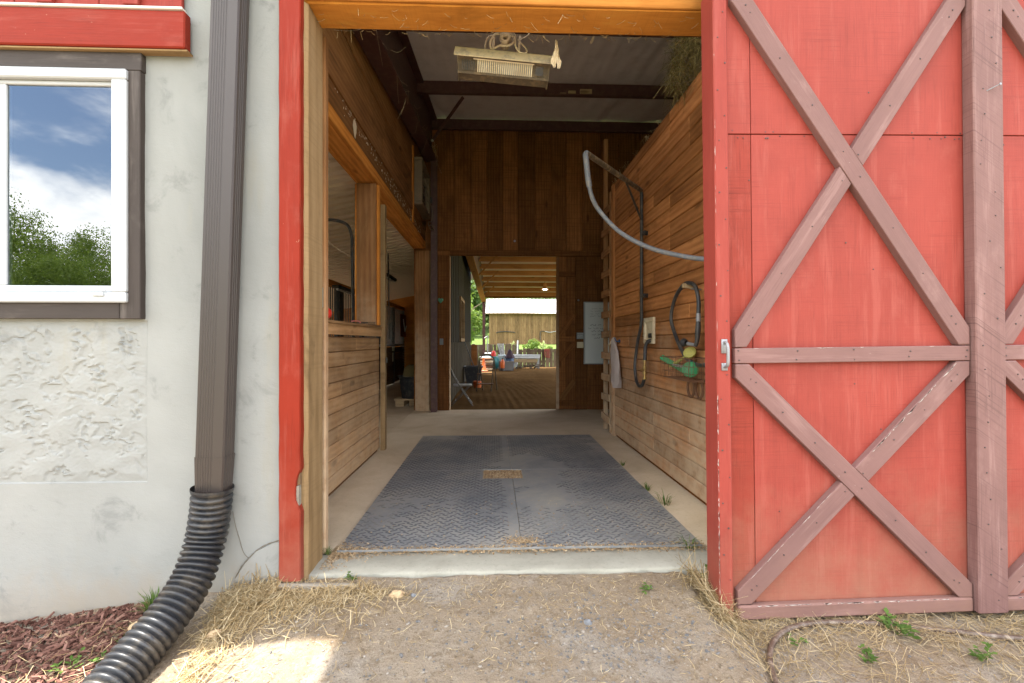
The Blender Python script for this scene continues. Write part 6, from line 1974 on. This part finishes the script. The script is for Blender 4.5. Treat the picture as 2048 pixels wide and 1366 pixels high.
for k in range(45):
    x, y = R.uniform(0.95, 2.15), R.uniform(19.9, 20.7)
    d = Vector((R.uniform(-1, 1), R.uniform(-.3, .3), R.uniform(-0.1, 0.25))) * R.uniform(0.06, 0.22)
    c = Vector((x, y, R.uniform(0.03, 0.16)))
    b.tube([c - d, c + d], R.uniform(0.01, 0.03), 5)
tag(b.build('scrap_pile', P_HGREY, None), 'low pile of dark scrap metal and pipe under the jump poles', 'scrap', kind='stuff')
hl = MB()
for k in range(4):
    x = 2.30 + 0.06 * k
    hl.tube(curve_pts([(x, 21.22, 0.84), (x - 0.02, 21.2, 0.6 - 0.05 * k), (x + 0.03, 21.2, 0.45), (x + 0.05, 21.21, 0.62), (x + 0.03, 21.22, 0.83)], 4), 0.014, 5)
tag(hl.build('halter', P_JACKET, None), 'dark leather halter straps slung over the far fence', 'halter')

# ------------------------------------------------------------------ old barn beyond the fence
ob = thing('old_barn', 'old weathered board barn with a pale metal roof beyond the arena fence', 'barn', (5.8, 47, 0.7))
x = -0.48
while x < 12.0:
    w = R.uniform(0.17, 0.25)
    plank('board', (x + w / 2, 45.0 + R.uniform(-0.01, 0.01), 0.72 + R.uniform(-.03, .05)), (x + w / 2, 45.0, 3.95), w - 0.016, 0.03, (0, -1, 0), W_BARN, ob)
    x += w
MB().box((-0.46, 45.035, 0.3), (12.0, 45.1, 4.0)).build('backing', W_DARK, ob)
plank('side_wall', (-0.47, 47.3, 0.3), (-0.47, 47.3, 4.9), 4.4, 0.05, (-1, 0, 0), W_BARN, ob)
MB().box((-0.4, 45.0, 0.3), (12.0, 45.03, 0.70)).build('foundation', M_SILL, ob)
b = MB()
ys_, zs_ = (44.55, 49.2), (3.86, 5.62)
n = 0
xs_ = []
x = -0.80
while x < 12.4:
    xs_ += [(x, 0.0), (x + 0.30, 0.0), (x + 0.325, 0.035), (x + 0.36, 0.035), (x + 0.385, 0.0)]
    x += 0.385
for y, z in zip(ys_, zs_):
    b.v += [(xx + (0.0 if y < 45 else 0.0), y + 0.02 * math.sin(xx * 1.3), z + d + 0.02 * math.sin(xx * 0.9)) for xx, d in xs_]
n = len(xs_)
b.f = [(i, i + 1, n + i + 1, n + i) for i in range(n - 1)]
b.build('roof', P_METROOF, ob)
MB().box((-0.80, 44.56, 3.78), (12.4, 44.60, 3.85)).build('eave_board', W_BARN, ob)
b = MB()
b.tube(curve_pts([(0.24, 44.93, 2.03), (0.7, 44.93, 2.09), (1.3, 44.93, 2.10), (2.0, 44.93, 2.03)], 5), 0.045, 6)
b.tube([(0.26, 44.93, 2.03), (0.24, 44.93, 1.92)], 0.03, 5)
tag(b.build('crosscut_saw', P_IRON, None), 'long dark curved saw hung on the wall of the old barn', 'saw')
b = MB().tube(curve_pts([(4.45, 44.93, 1.3), (4.42, 44.93, 1.75), (4.5, 44.93, 2.12), (4.9, 44.93, 2.13)], 5), 0.035, 5)
tag(b.build('old_hook', P_IRON, None), 'dark iron hook shape hung on the old barn, right of the saw', 'hook')
tag(MB().tube(curve_pts([(4.9, 44.93, 2.13), (5.3, 44.93, 2.05), (5.7, 44.93, 2.10), (6.2, 44.93, 2.2)], 5), 0.028, 5).build('pale_chain', P_WHITE, None), 'pale chain looped across the old barn wall beside the hook', 'chain')


# ------------------------------------------------------------------ trees and shrubs
def crown_mesh(name, seed, nclump, per, leaf, mat, squash=1.0, hollow=0.75):
    r = random.Random(seed)
    b = MB()
    for _ in range(nclump):
        d = Vector((r.gauss(0, 1), r.gauss(0, 1), r.gauss(0, 1))).normalized()
        rad = r.random() ** 0.45 * hollow
        low = 1.0 - 0.25 * max(0, -d.z)
        c = Vector((d.x * rad * low, d.y * rad * low, d.z * rad * squash))
        cr_ = r.uniform(0.13, 0.27)
        for _ in range(per):
            e = Vector((r.gauss(0, 1), r.gauss(0, 1), r.gauss(0, 1))).normalized()
            p = c + e * cr_ * r.uniform(0.55, 1.05)
            nrm = (e + Vector((r.gauss(0, .6), r.gauss(0, .6), r.gauss(0.4, .6)))).normalized()
            u = nrm.orthogonal().normalized()
            u = Matrix.Rotation(r.uniform(0, 6.28), 3, nrm) @ u
            w = nrm.cross(u)
            s = leaf * r.uniform(0.6, 1.3)
            b.add([p - u * s, p + w * s * 0.55, p + u * s, p - w * s * 0.55], [(0, 1, 2, 3)])
    me = bpy.data.meshes.new(name)
    me.from_pydata(b.v, [], b.f)
    me.materials.append(mat)
    return me


def trunk_mesh(name, seed):
    r = random.Random(seed)
    b = MB()
    b.tube(curve_pts([(0, 0, -0.1), (0.02, 0.01, 0.2), (0.0, 0.03, 0.45), (0.03, 0.0, 0.75)], 4), [0.05 - 0.003 * i for i in range(13)], 8)
    for k in range(7):
        a = k * 0.9 + r.random()
        z0_ = r.uniform(0.25, 0.6)
        L = r.uniform(0.18, 0.34)
        b.tube([(0.01, 0.01, z0_), (math.cos(a) * L * .5, math.sin(a) * L * .5, z0_ + L * .55), (math.cos(a) * L, math.sin(a) * L, z0_ + L * .8)], [0.018, 0.011, 0.005], 5)
    me = bpy.data.meshes.new(name)
    me.from_pydata(b.v, [], b.f)
    me.materials.append(M_BARK)
    return me


CR = [crown_mesh('crown', s, 62, 55, 0.055, M_LEAF) for s in (1, 2)]
CRF = [crown_mesh('crown', s, 110, 240, 0.0165, M_LEAFM, 1.0, 0.82) for s in (5, 6)]
CRY = crown_mesh('crown', 9, 45, 60, 0.06, M_LEAFY)
SHR = crown_mesh('foliage', 12, 40, 40, 0.085, M_LEAFY, 0.9)
FLW = crown_mesh('flower_heads', 14, 26, 40, 0.07, M_FLOWER, 0.8)
TRK = [trunk_mesh('trunk', s) for s in (3, 4)]


def tree(x, y, h, w, label, group, k, crowns, cz0=0.62, name='broadleaf_tree', ts=1.0):
    z = gz(x, y, False)
    t = thing(name, label, 'tree', (x, y, z), group)
    o = bpy.data.objects.new('trunk', TRK[k % 2])
    link(o, t, Matrix.Translation((x, y, z)) @ Matrix.Rotation(k * 1.1, 4, 'Z') @ Matrix.Diagonal((h * 0.8 * ts, h * 0.8 * ts, h * ts, 1)))
    o = bpy.data.objects.new('crown', crowns[k % len(crowns)])
    link(o, t, Matrix.Translation((x, y, z + h * cz0)) @ Matrix.Rotation(k * 2.3, 4, 'Z') @ Matrix.Diagonal((w, w, h * (1.02 - cz0), 1)))
    return t


HILL = 'dense green tree on the wooded slope beyond the old barn'
k = 0
for x, y, h, w in ((-14, 52, 11, 4.6), (-9.5, 56, 12.5, 5.0), (-6.2, 51, 9.5, 3.9), (-5.0, 62, 13, 5.0), (-2.6, 56, 10, 4.0), (-0.5, 64, 9.5, 4.6), (2.5, 62, 7.6, 3.6), (5.5, 63, 7.0, 3.4), (-12, 70, 14, 6), (-3.5, 74, 13, 5.5), (0.8, 72, 9.4, 4.4), (8.8, 66, 5.6, 3.2), (-8, 78, 15, 6), (12, 70, 6.0, 3.5)):
    tree(x, y, h, w, HILL, 'trees on the slope beyond the old barn', k, CR, 0.5)
    k += 1
tree(-1.9, 33, 4.4, 1.5, 'sunlit yellow green young tree left of the maroon arena column', None, 1, [CRY], 0.5, 'young_tree')
tree(-3.4, 37, 6.2, 2.2, 'second yellow green tree farther left behind the young one', None, 0, [CRY], 0.5, 'young_tree')
FRONT = 'leafy tree of the wood facing the barn, mirrored in the window glass'
for x, y, h, w in ((-19, -27, 7.6, 3.8), (-23.5, -29, 8.7, 4.4), (-28.0, -27.5, 8.4, 4.2), (-31.5, -29.5, 9.6, 4.4), (-35.5, -29, 13.2, 4.6), (-41, -31, 15.5, 5.4), (-26, -36, 9.8, 5.4), (-36, -38, 12, 5), (-15, -31, 10, 4), (-51, -33, 16, 5)):
    tree(x, y, h, w, FRONT, 'trees of the wood facing the barn', k, CRF, 0.5, ts=0.62)
    k += 1
for x, y, h, w, lab in ((-20, -21.5, 3.2, 2.6, 'low bush at the right edge of the wood facing the barn'), (-24.5, -22, 3.6, 2.9, 'low bush in the middle of the wood facing the barn'), (-29.5, -22, 3.3, 3.0, 'low bush toward the left of the wood facing the barn'), (-34, -23, 3.8, 3.0, 'low bush farthest left in front of the wood facing the barn')):
    t = thing('wild_bush', lab, 'bush', (x, y, gz(x, y, False)))
    o = bpy.data.objects.new('foliage', CRF[k % 2])
    link(o, t, Matrix.Translation((x, y, gz(x, y, False) + h * 0.45)) @ Matrix.Rotation(k, 4, 'Z') @ Matrix.Diagonal((w, w * .8, h * .55, 1)))
    k += 1
for x, y, w, h, z, me, lab, nm in ((1.95, 24.0, 0.60, 0.50, 0.75, SHR, 'large bright yellow green shrub over the right half of the far fence', 'garden_shrub'),
                                   (2.55, 24.3, 0.30, 0.32, 0.86, FLW, 'white flowering bush right of the bright shrub', 'flowering_bush'),
                                   (0.98, 24.0, 0.28, 0.30, 0.86, FLW, 'white flowering bush left of the bright shrub', 'flowering_bush'),
                                   (2.9, 24.6, 0.30, 0.20, 0.72, SHR, 'low green plant at the right end over the fence', 'garden_shrub')):
    t = thing(nm, lab, 'shrub', (x, y, gz(x, y, False)))
    o = bpy.data.objects.new('foliage', me)
    link(o, t, Matrix.Translation((x, y, z + h * 0.3)) @ Matrix.Diagonal((w, w, h, 1)))
    MB().tube([(x, y, gz(x, y, False)), (x, y, z)], 0.02, 5).build('stem', M_BARK, t)

# ------------------------------------------------------------------ litter on the ground before the door
def blades(n, place, mat, lmin, lmax, wmin, wmax, flat=0.25, parent=None, name='straw', zoff=0.002):
    b = MB()
    for _ in range(n):
        x, y, z, up = place()
        L = R.uniform(lmin, lmax)
        a = R.uniform(0, 6.283)
        d = Vector((math.cos(a), math.sin(a), 0))
        s = Vector((-d.y, d.x, 0)) * R.uniform(wmin, wmax)
        lift = R.random() * up
        bend = R.uniform(-0.35, 0.35) * L
        p0 = Vector((x, y, 0)) - d * L / 2
        p1 = Vector((x, y, 0)) + s.normalized() * bend * 0.5
        p2 = Vector((x, y, 0)) + d * L / 2
        tilt = R.uniform(-flat, flat) * L
        pts = []
        for p, t in ((p0, -1), (p1, 0.15), (p2, 1)):
            g = gz(p.x, min(p.y, 2.34)) if p.y < 2.36 else z
            pts.append(Vector((p.x, min(p.y, 2.335) if y < 2.36 else p.y, max(g, z if y >= 2.36 else g) + zoff + lift + max(0, t * tilt + abs(tilt) * 0.2))))
        w3 = Vector((0, 0, 0.0006))
        b.add([pts[0] - s, pts[0] + s, pts[1] + s + w3, pts[1] - s, pts[2] + s * .5, pts[2] - s * .5], [(0, 1, 2, 3), (3, 2, 4, 5)])
    return tag(b.build(name, mat, parent), kind='stuff')


def pile_place():
    """hay heaped between the drain pipe and the red post"""
    while True:
        t = R.random()
        if t < 0.5:
            x, y = R.gauss(-1.10, 0.15), 2.33 - abs(R.gauss(0, 0.13))
        elif t < 0.75:
            x, y = R.gauss(-0.85, 0.22), 2.27 - abs(R.gauss(0, 0.10))
        else:
            u = R.random()
            x, y = -1.22 + 0.09 * u - 0.06 + abs(R.gauss(0, 0.09)), 2.28 - 0.62 * u
        if -1.30 < x < 0.2 and 1.55 < y < 2.335:
            up = 0.055 * max(0, 1 - ((x + 1.12) / 0.17) ** 2) * max(0, 1 - (2.34 - y) / 0.25) + 0.012
            return x, y, 0, up


o = blades(3100, pile_place, M_STRAW, 0.02, 0.13, 0.0007, 0.0019, name='hay_litter')
o['label'] = 'dry hay heaped on the ground between the drain pipe and the red post'


def door_place():
    while True:
        x = R.uniform(0.95, 2.75)
        y = 2.17 - abs(R.gauss(0, 0.17)) if R.random() < 0.7 else R.uniform(1.5, 2.15)
        if x < 1.02 and y > 2.1 and R.random() < 0.3:
            continue
        if noise.noise(Vector((x * 4, y * 5, 3))) + R.random() * 0.9 > 0.25 and 1.4 < y < 2.2:
            return x, y, 0, 0.02 if y > 2.0 else 0.012


o = blades(2700, door_place, M_STRAW, 0.02, 0.13, 0.0006, 0.0015, name='door_litter')
o['label'] = 'dry straw scattered along the foot of the red door and around the brown hose'


def clump_place():
    u = R.random()
    return 0.985 + R.gauss(0, 0.03) + 0.09 * u, 2.30 - 0.22 * u + R.gauss(0, 0.03), 0, 0.06


o = blades(420, clump_place, M_STRAW, 0.05, 0.22, 0.0008, 0.0018, 0.5, name='straw_clump')
o['label'] = 'clump of long straw caught at the left bottom corner of the red door'


def thin_place():
    x = R.uniform(-1.1, 1.2)
    y = 2.345 - abs(R.gauss(0, 0.22)) if R.random() < 0.6 else R.uniform(1.35, 2.3)
    return x, max(1.3, min(y, 2.34)), 0, 0.006


o = blades(1500, thin_place, M_STRAW, 0.008, 0.055, 0.0004, 0.0011, 0.1, name='chaff')
o['label'] = 'thin chaff strewn over the packed dirt in front of the sill'


def pebbles(n, place, mat, smin, smax, name):
    b = MB()
    ico = [(0, 0, 1), (0.89, 0, 0.45), (0.28, 0.85, 0.45), (-0.72, 0.53, 0.45), (-0.72, -0.53, 0.45), (0.28, -0.85, 0.45), (0.72, 0.53, -0.45), (-0.28, 0.85, -0.45), (-0.89, 0, -0.45), (-0.28, -0.85, -0.45), (0.72, -0.53, -0.45), (0, 0, -1)]
    fc = [(0, 1, 2), (0, 2, 3), (0, 3, 4), (0, 4, 5), (0, 5, 1), (1, 6, 2), (2, 7, 3), (3, 8, 4), (4, 9, 5), (5, 10, 1), (6, 7, 2), (7, 8, 3), (8, 9, 4), (9, 10, 5), (10, 6, 1)]
    for _ in range(n):
        x, y = place()
        s = smin * (smax / smin) ** (R.random() ** 2.2)
        M = Matrix.Translation((x, y, gz(x, y) + s * 0.1)) @ Matrix.Rotation(R.uniform(0, 6.28), 4, 'Z') @ Matrix.Diagonal((s * R.uniform(.7, 1.4), s * R.uniform(.6, 1.0), s * R.uniform(.35, .7), 1))
        b.add([(p[0] * R.uniform(.8, 1.2), p[1] * R.uniform(.8, 1.2), p[2] * R.uniform(.8, 1.2)) for p in ico], fc, M)
    return tag(b.build(name, mat), kind='stuff')


def peb_place():
    while True:
        x, y = R.uniform(-1.15, 2.7), R.uniform(1.3, 2.3)
        if R.random() < 0.35:
            x, y = R.gauss(0.45, 0.32), R.gauss(1.93, 0.13)
            if -1 < x < 1.4 and 1.4 < y < 2.25:
                return x, y
            continue
        if noise.noise(Vector((x * 2.2, y * 3, 11))) + 0.35 * R.random() > (-0.12 if y < 2.05 else 0.16):
            return x, y


o = pebbles(6500, peb_place, M_GRAV, 0.0016, 0.0090, 'gravel')
o['label'] = 'small grey gravel pressed into the dirt in front of the doorway'


def mulch_mesh():
    b = MB()
    n = 0
    while n < 8000:
        x, y = R.uniform(-3.0, -1.42), R.uniform(1.45, 2.325)
        if x > -1.44 - 0.25 * max(0, (1.95 - y)) - 0.06 + 0.05 * noise.noise(Vector((y * 7, 1, 1))) - (0.10 if y > 2.15 else 0):
            continue
        n += 1
        L = 0.004 * (9 ** (R.random() ** 1.3))
        w, t = L * R.uniform(0.12, 0.35), R.uniform(0.0015, 0.005)
        M = Matrix.Translation((x, y, gz(x, y) + 0.006 + R.uniform(0, 0.012))) @ Euler((R.gauss(0, 0.3), R.gauss(0, 0.3), R.uniform(0, 6.28))).to_matrix().to_4x4()
        k1, k2 = R.uniform(.3, 1), R.uniform(.3, 1)
        b.add([(-L, -w * k1, -t), (L, -w, -t), (L * R.uniform(.7, 1), w * k2, -t), (-L * R.uniform(.7, 1), w, -t), (-L * .95, -w * k1 * .8, t), (L * .95, -w * .8, t), (L * .7, w * k2 * .8, t), (-L * .7, w * .8, t)],
              [(4, 5, 6, 7), (0, 1, 5, 4), (1, 2, 6, 5), (2, 3, 7, 6), (3, 0, 4, 7)], M)
    return b


o = tag(mulch_mesh().build('bark_mulch', M_MULCH), 'red brown bark mulch between the stucco wall and the drain pipe', kind='stuff')


def mulch_straw():
    return R.uniform(-2.9, -1.5), R.uniform(1.45, 2.2), 0, 0.03


o = blades(420, mulch_straw, M_STRAW, 0.02, 0.12, 0.0006, 0.0014, 0.25, name='loose_straw', zoff=0.014)
o['label'] = 'loose straw lying over the bark mulch'


def rock(name, label, c, s, mat, seed, rz=0.0, cat='stone'):
    b = MB()
    n1, n2 = 10, 16
    for i in range(n1 + 1):
        th_ = math.pi * i / n1
        for j in range(n2):
            ph = 2 * math.pi * j / n2
            d = Vector((math.sin(th_) * math.cos(ph), math.sin(th_) * math.sin(ph), math.cos(th_)))
            q = d * (1 + 0.38 * noise.noise(d * 1.3 + Vector((seed, 0, 0))) + 0.12 * noise.noise(d * 4 + Vector((0, seed, 0))))
            b.v.append((q.x * s[0], q.y * s[1], q.z * s[2]))
    b.f = [(i * n2 + j, (i + 1) * n2 + j, (i + 1) * n2 + (j + 1) % n2, i * n2 + (j + 1) % n2) for i in range(n1) for j in range(n2)]
    M = Matrix.Translation((c[0], c[1], gz(c[0], c[1]) + s[2] * 0.35)) @ Matrix.Rotation(rz, 4, 'Z')
    b.v = [tuple(M @ Vector(v)) for v in b.v]
    return tag(b.build(name, mat, None, smooth=40), label, cat)


rock('stone', 'flat tan stone wedged under the left of the drain pipe near the grass tuft', (-1.545, 2.155), (0.075, 0.05, 0.035), M_STONE, 1, 0.5)
rock('stone', 'small brown tan stone half under the drain pipe beside the flat one', (-1.475, 2.13), (0.045, 0.03, 0.03), M_STONE, 2, 0.2)
rock('stone', 'small pale stone in the mulch below the tan stone', (-1.59, 1.97), (0.025, 0.02, 0.012), M_STONEG, 3)
rock('stone', 'small tan stone in the hay right of the drain pipe', (-1.19, 2.05), (0.03, 0.017, 0.014), M_STONE, 4, 0.6)
rock('stone', 'brown clod on the dirt below the sill, left of a grey pebble', (-0.455, 2.22), (0.032, 0.022, 0.016), M_STONE, 5)
rock('stone', 'grey pebble on the dirt right of the brown clod', (-0.375, 2.22), (0.015, 0.010, 0.008), M_STONEG, 6)
rock('stone', 'largest blue grey pebble in the middle of the dirt', (0.405, 2.01), (0.016, 0.014, 0.012), M_STONEG, 7)
rock('stone', 'pale stone at the lower right behind the brown hose', (2.15, 1.72), (0.04, 0.028, 0.018), M_STONEG, 8, 0.7)
bk_ = MB()
pts = [(1.34, 1.74, 0.012), (1.40, 1.715, 0.016), (1.46, 1.70, 0.012)]
bk_.tube([(x, y, gz(x, y) + z) for x, y, z in pts], [0.012, 0.022, 0.010], 7)
tag(bk_.build('bark_piece', W_GREY, None), 'grey piece of bark on the straw inside the bend of the brown hose', 'bark')
pts = [(1.03, 1.55), (1.06, 1.70), (1.10, 1.82), (1.15, 1.92), (1.22, 2.0), (1.33, 2.065), (1.48, 2.10), (1.65, 2.10), (1.82, 2.08), (2.06, 2.03), (2.34, 1.975), (2.8, 1.92)]
cp_ = curve_pts([(x, y, gz(x, y, False) + 0.013) for x, y in pts], 10)
tag(MB().tube(cp_, 0.0125, 12).build('garden_hose', P_HOSEB, None, smooth=True), 'brown garden hose curving over the straw in front of the red door', 'hose')


def tuft(name, label, x, y, n, h, spread, mat, z=None, lean=(0, 0), wid=0.0022):
    b = MB()
    for _ in range(n):
        a = R.uniform(0, 6.283)
        r0 = R.random() * spread * 0.35
        p = Vector((x + math.cos(a) * r0, y + math.sin(a) * r0, 0))
        p.z = (gz(p.x, min(p.y, 2.34)) if z is None else z) - 0.003
        L = h * R.uniform(0.5, 1.15)
        d = Vector((math.cos(a) * spread + lean[0], math.sin(a) * spread + lean[1], 0)) * R.uniform(0.3, 1.0)
        s = Vector((-math.sin(a), math.cos(a), 0)) * wid * R.uniform(.6, 1.2)
        q = p + d * 0.4 + Vector((0, 0, L * 0.65))
        e = p + d + Vector((0, 0, L * R.uniform(.75, 1.0)))
        if y < 2.36:
            q.y, e.y = min(q.y, 2.33), min(e.y, 2.33)
        b.add([p - s, p + s, q + s * .8, q - s * .8, e], [(0, 1, 2, 3), (3, 2, 4)])
    return tag(b.build(name, mat), label, 'grass')


def weed(label, x, y, n, h, leaf, z=None):
    b = MB()
    zz_ = gz(x, y) if z is None else z
    for _ in range(n):
        a = R.uniform(0, 6.283)
        L = h * R.uniform(0.5, 1.1)
        tip = Vector((x + math.cos(a) * h * R.uniform(.3, .9), y + math.sin(a) * h * R.uniform(.3, .9), zz_ + L * R.uniform(.3, .9)))
        b.tube([(x, y, zz_), tip], 0.0012, 3, False)
        for t in (0.45, 0.7, 0.9, 1.0):
            p = Vector((x, y, zz_)).lerp(tip, t)
            aa = a + R.uniform(-1.6, 1.6)
            u = Vector((math.cos(aa), math.sin(aa), R.uniform(-.2, .5))) * leaf * R.uniform(.6, 1.2)
            v = Vector((-math.sin(aa), math.cos(aa), R.uniform(-.2, .2))) * leaf * 0.32
            b.add([p, p + u * .5 + v, p + u, p + u * .5 - v], [(0, 1, 2, 3)])
    return tag(b.build('weed', M_WEED), label, 'weed')


tuft('grass_tuft', 'green grass tuft against the stucco wall left of the drain pipe', -1.60, 2.27, 130, 0.10, 0.085, M_GRASS)
tuft('grass_tuft', 'grass tuft in the mulch hard by the left side of the drain pipe', -1.535, 2.04, 80, 0.07, 0.06, M_GRASS)
weed('bright weed sprig in the middle of the bark mulch', -1.72, 1.97, 7, 0.07, 0.022)
weed('weed sprig beside the tan stone at the edge of the pipe', -1.60, 1.99, 6, 0.05, 0.02)
weed('small weed low in the mulch at the left', -1.92, 1.84, 5, 0.045, 0.018)
weed('small weed near the bottom edge of the mulch', -1.60, 1.72, 6, 0.05, 0.02)
tuft('grass_tuft', 'little grass tuft at the foot of the bare door jamb', -0.905, 2.60, 26, 0.05, 0.04, M_GRASS, 0.0)
tuft('grass_tuft', 'tallest grass tuft along the right edge of the mats', 1.215, 3.30, 30, 0.11, 0.10, M_GRASS, 0.0)
tuft('grass_tuft', 'middle grass tuft along the right edge of the mats', 1.195, 3.62, 34, 0.07, 0.07, M_GRASS, 0.0)
tuft('grass_tuft', 'farthest small grass tuft along the right edge of the mats', 1.20, 4.35, 24, 0.06, 0.05, M_GRASS, 0.0)
tuft('grass_tuft', 'grass tuft at the near right corner of the front mat', 1.10, 2.62, 34, 0.07, 0.09, M_GRASS, 0.0, (-0.02, -0.02))
weed('broad leaved weed at the right end of the sill by the door edge', 1.06, 2.345, 8, 0.085, 0.045, -0.04)
weed('weed sprig on the dirt at the left end of the sill', -0.69, 2.33, 5, 0.05, 0.02)
weed('small weed on the dirt near the right end of the sill', 0.72, 2.22, 6, 0.035, 0.018)
weed('largest weed growing over the brown hose', 1.80, 2.03, 10, 0.085, 0.035)
weed('weed growing beyond the bend of the brown hose by the door foot', 1.31, 2.0, 5, 0.05, 0.022)
weed('weed in the straw between hose and lower edge, left one', 1.55, 1.88, 7, 0.06, 0.026)
weed('weed in the straw right of the others below the hose', 2.05, 1.88, 7, 0.07, 0.028)
weed('weed at the far right of the straw before the door', 2.30, 1.80, 6, 0.06, 0.025)
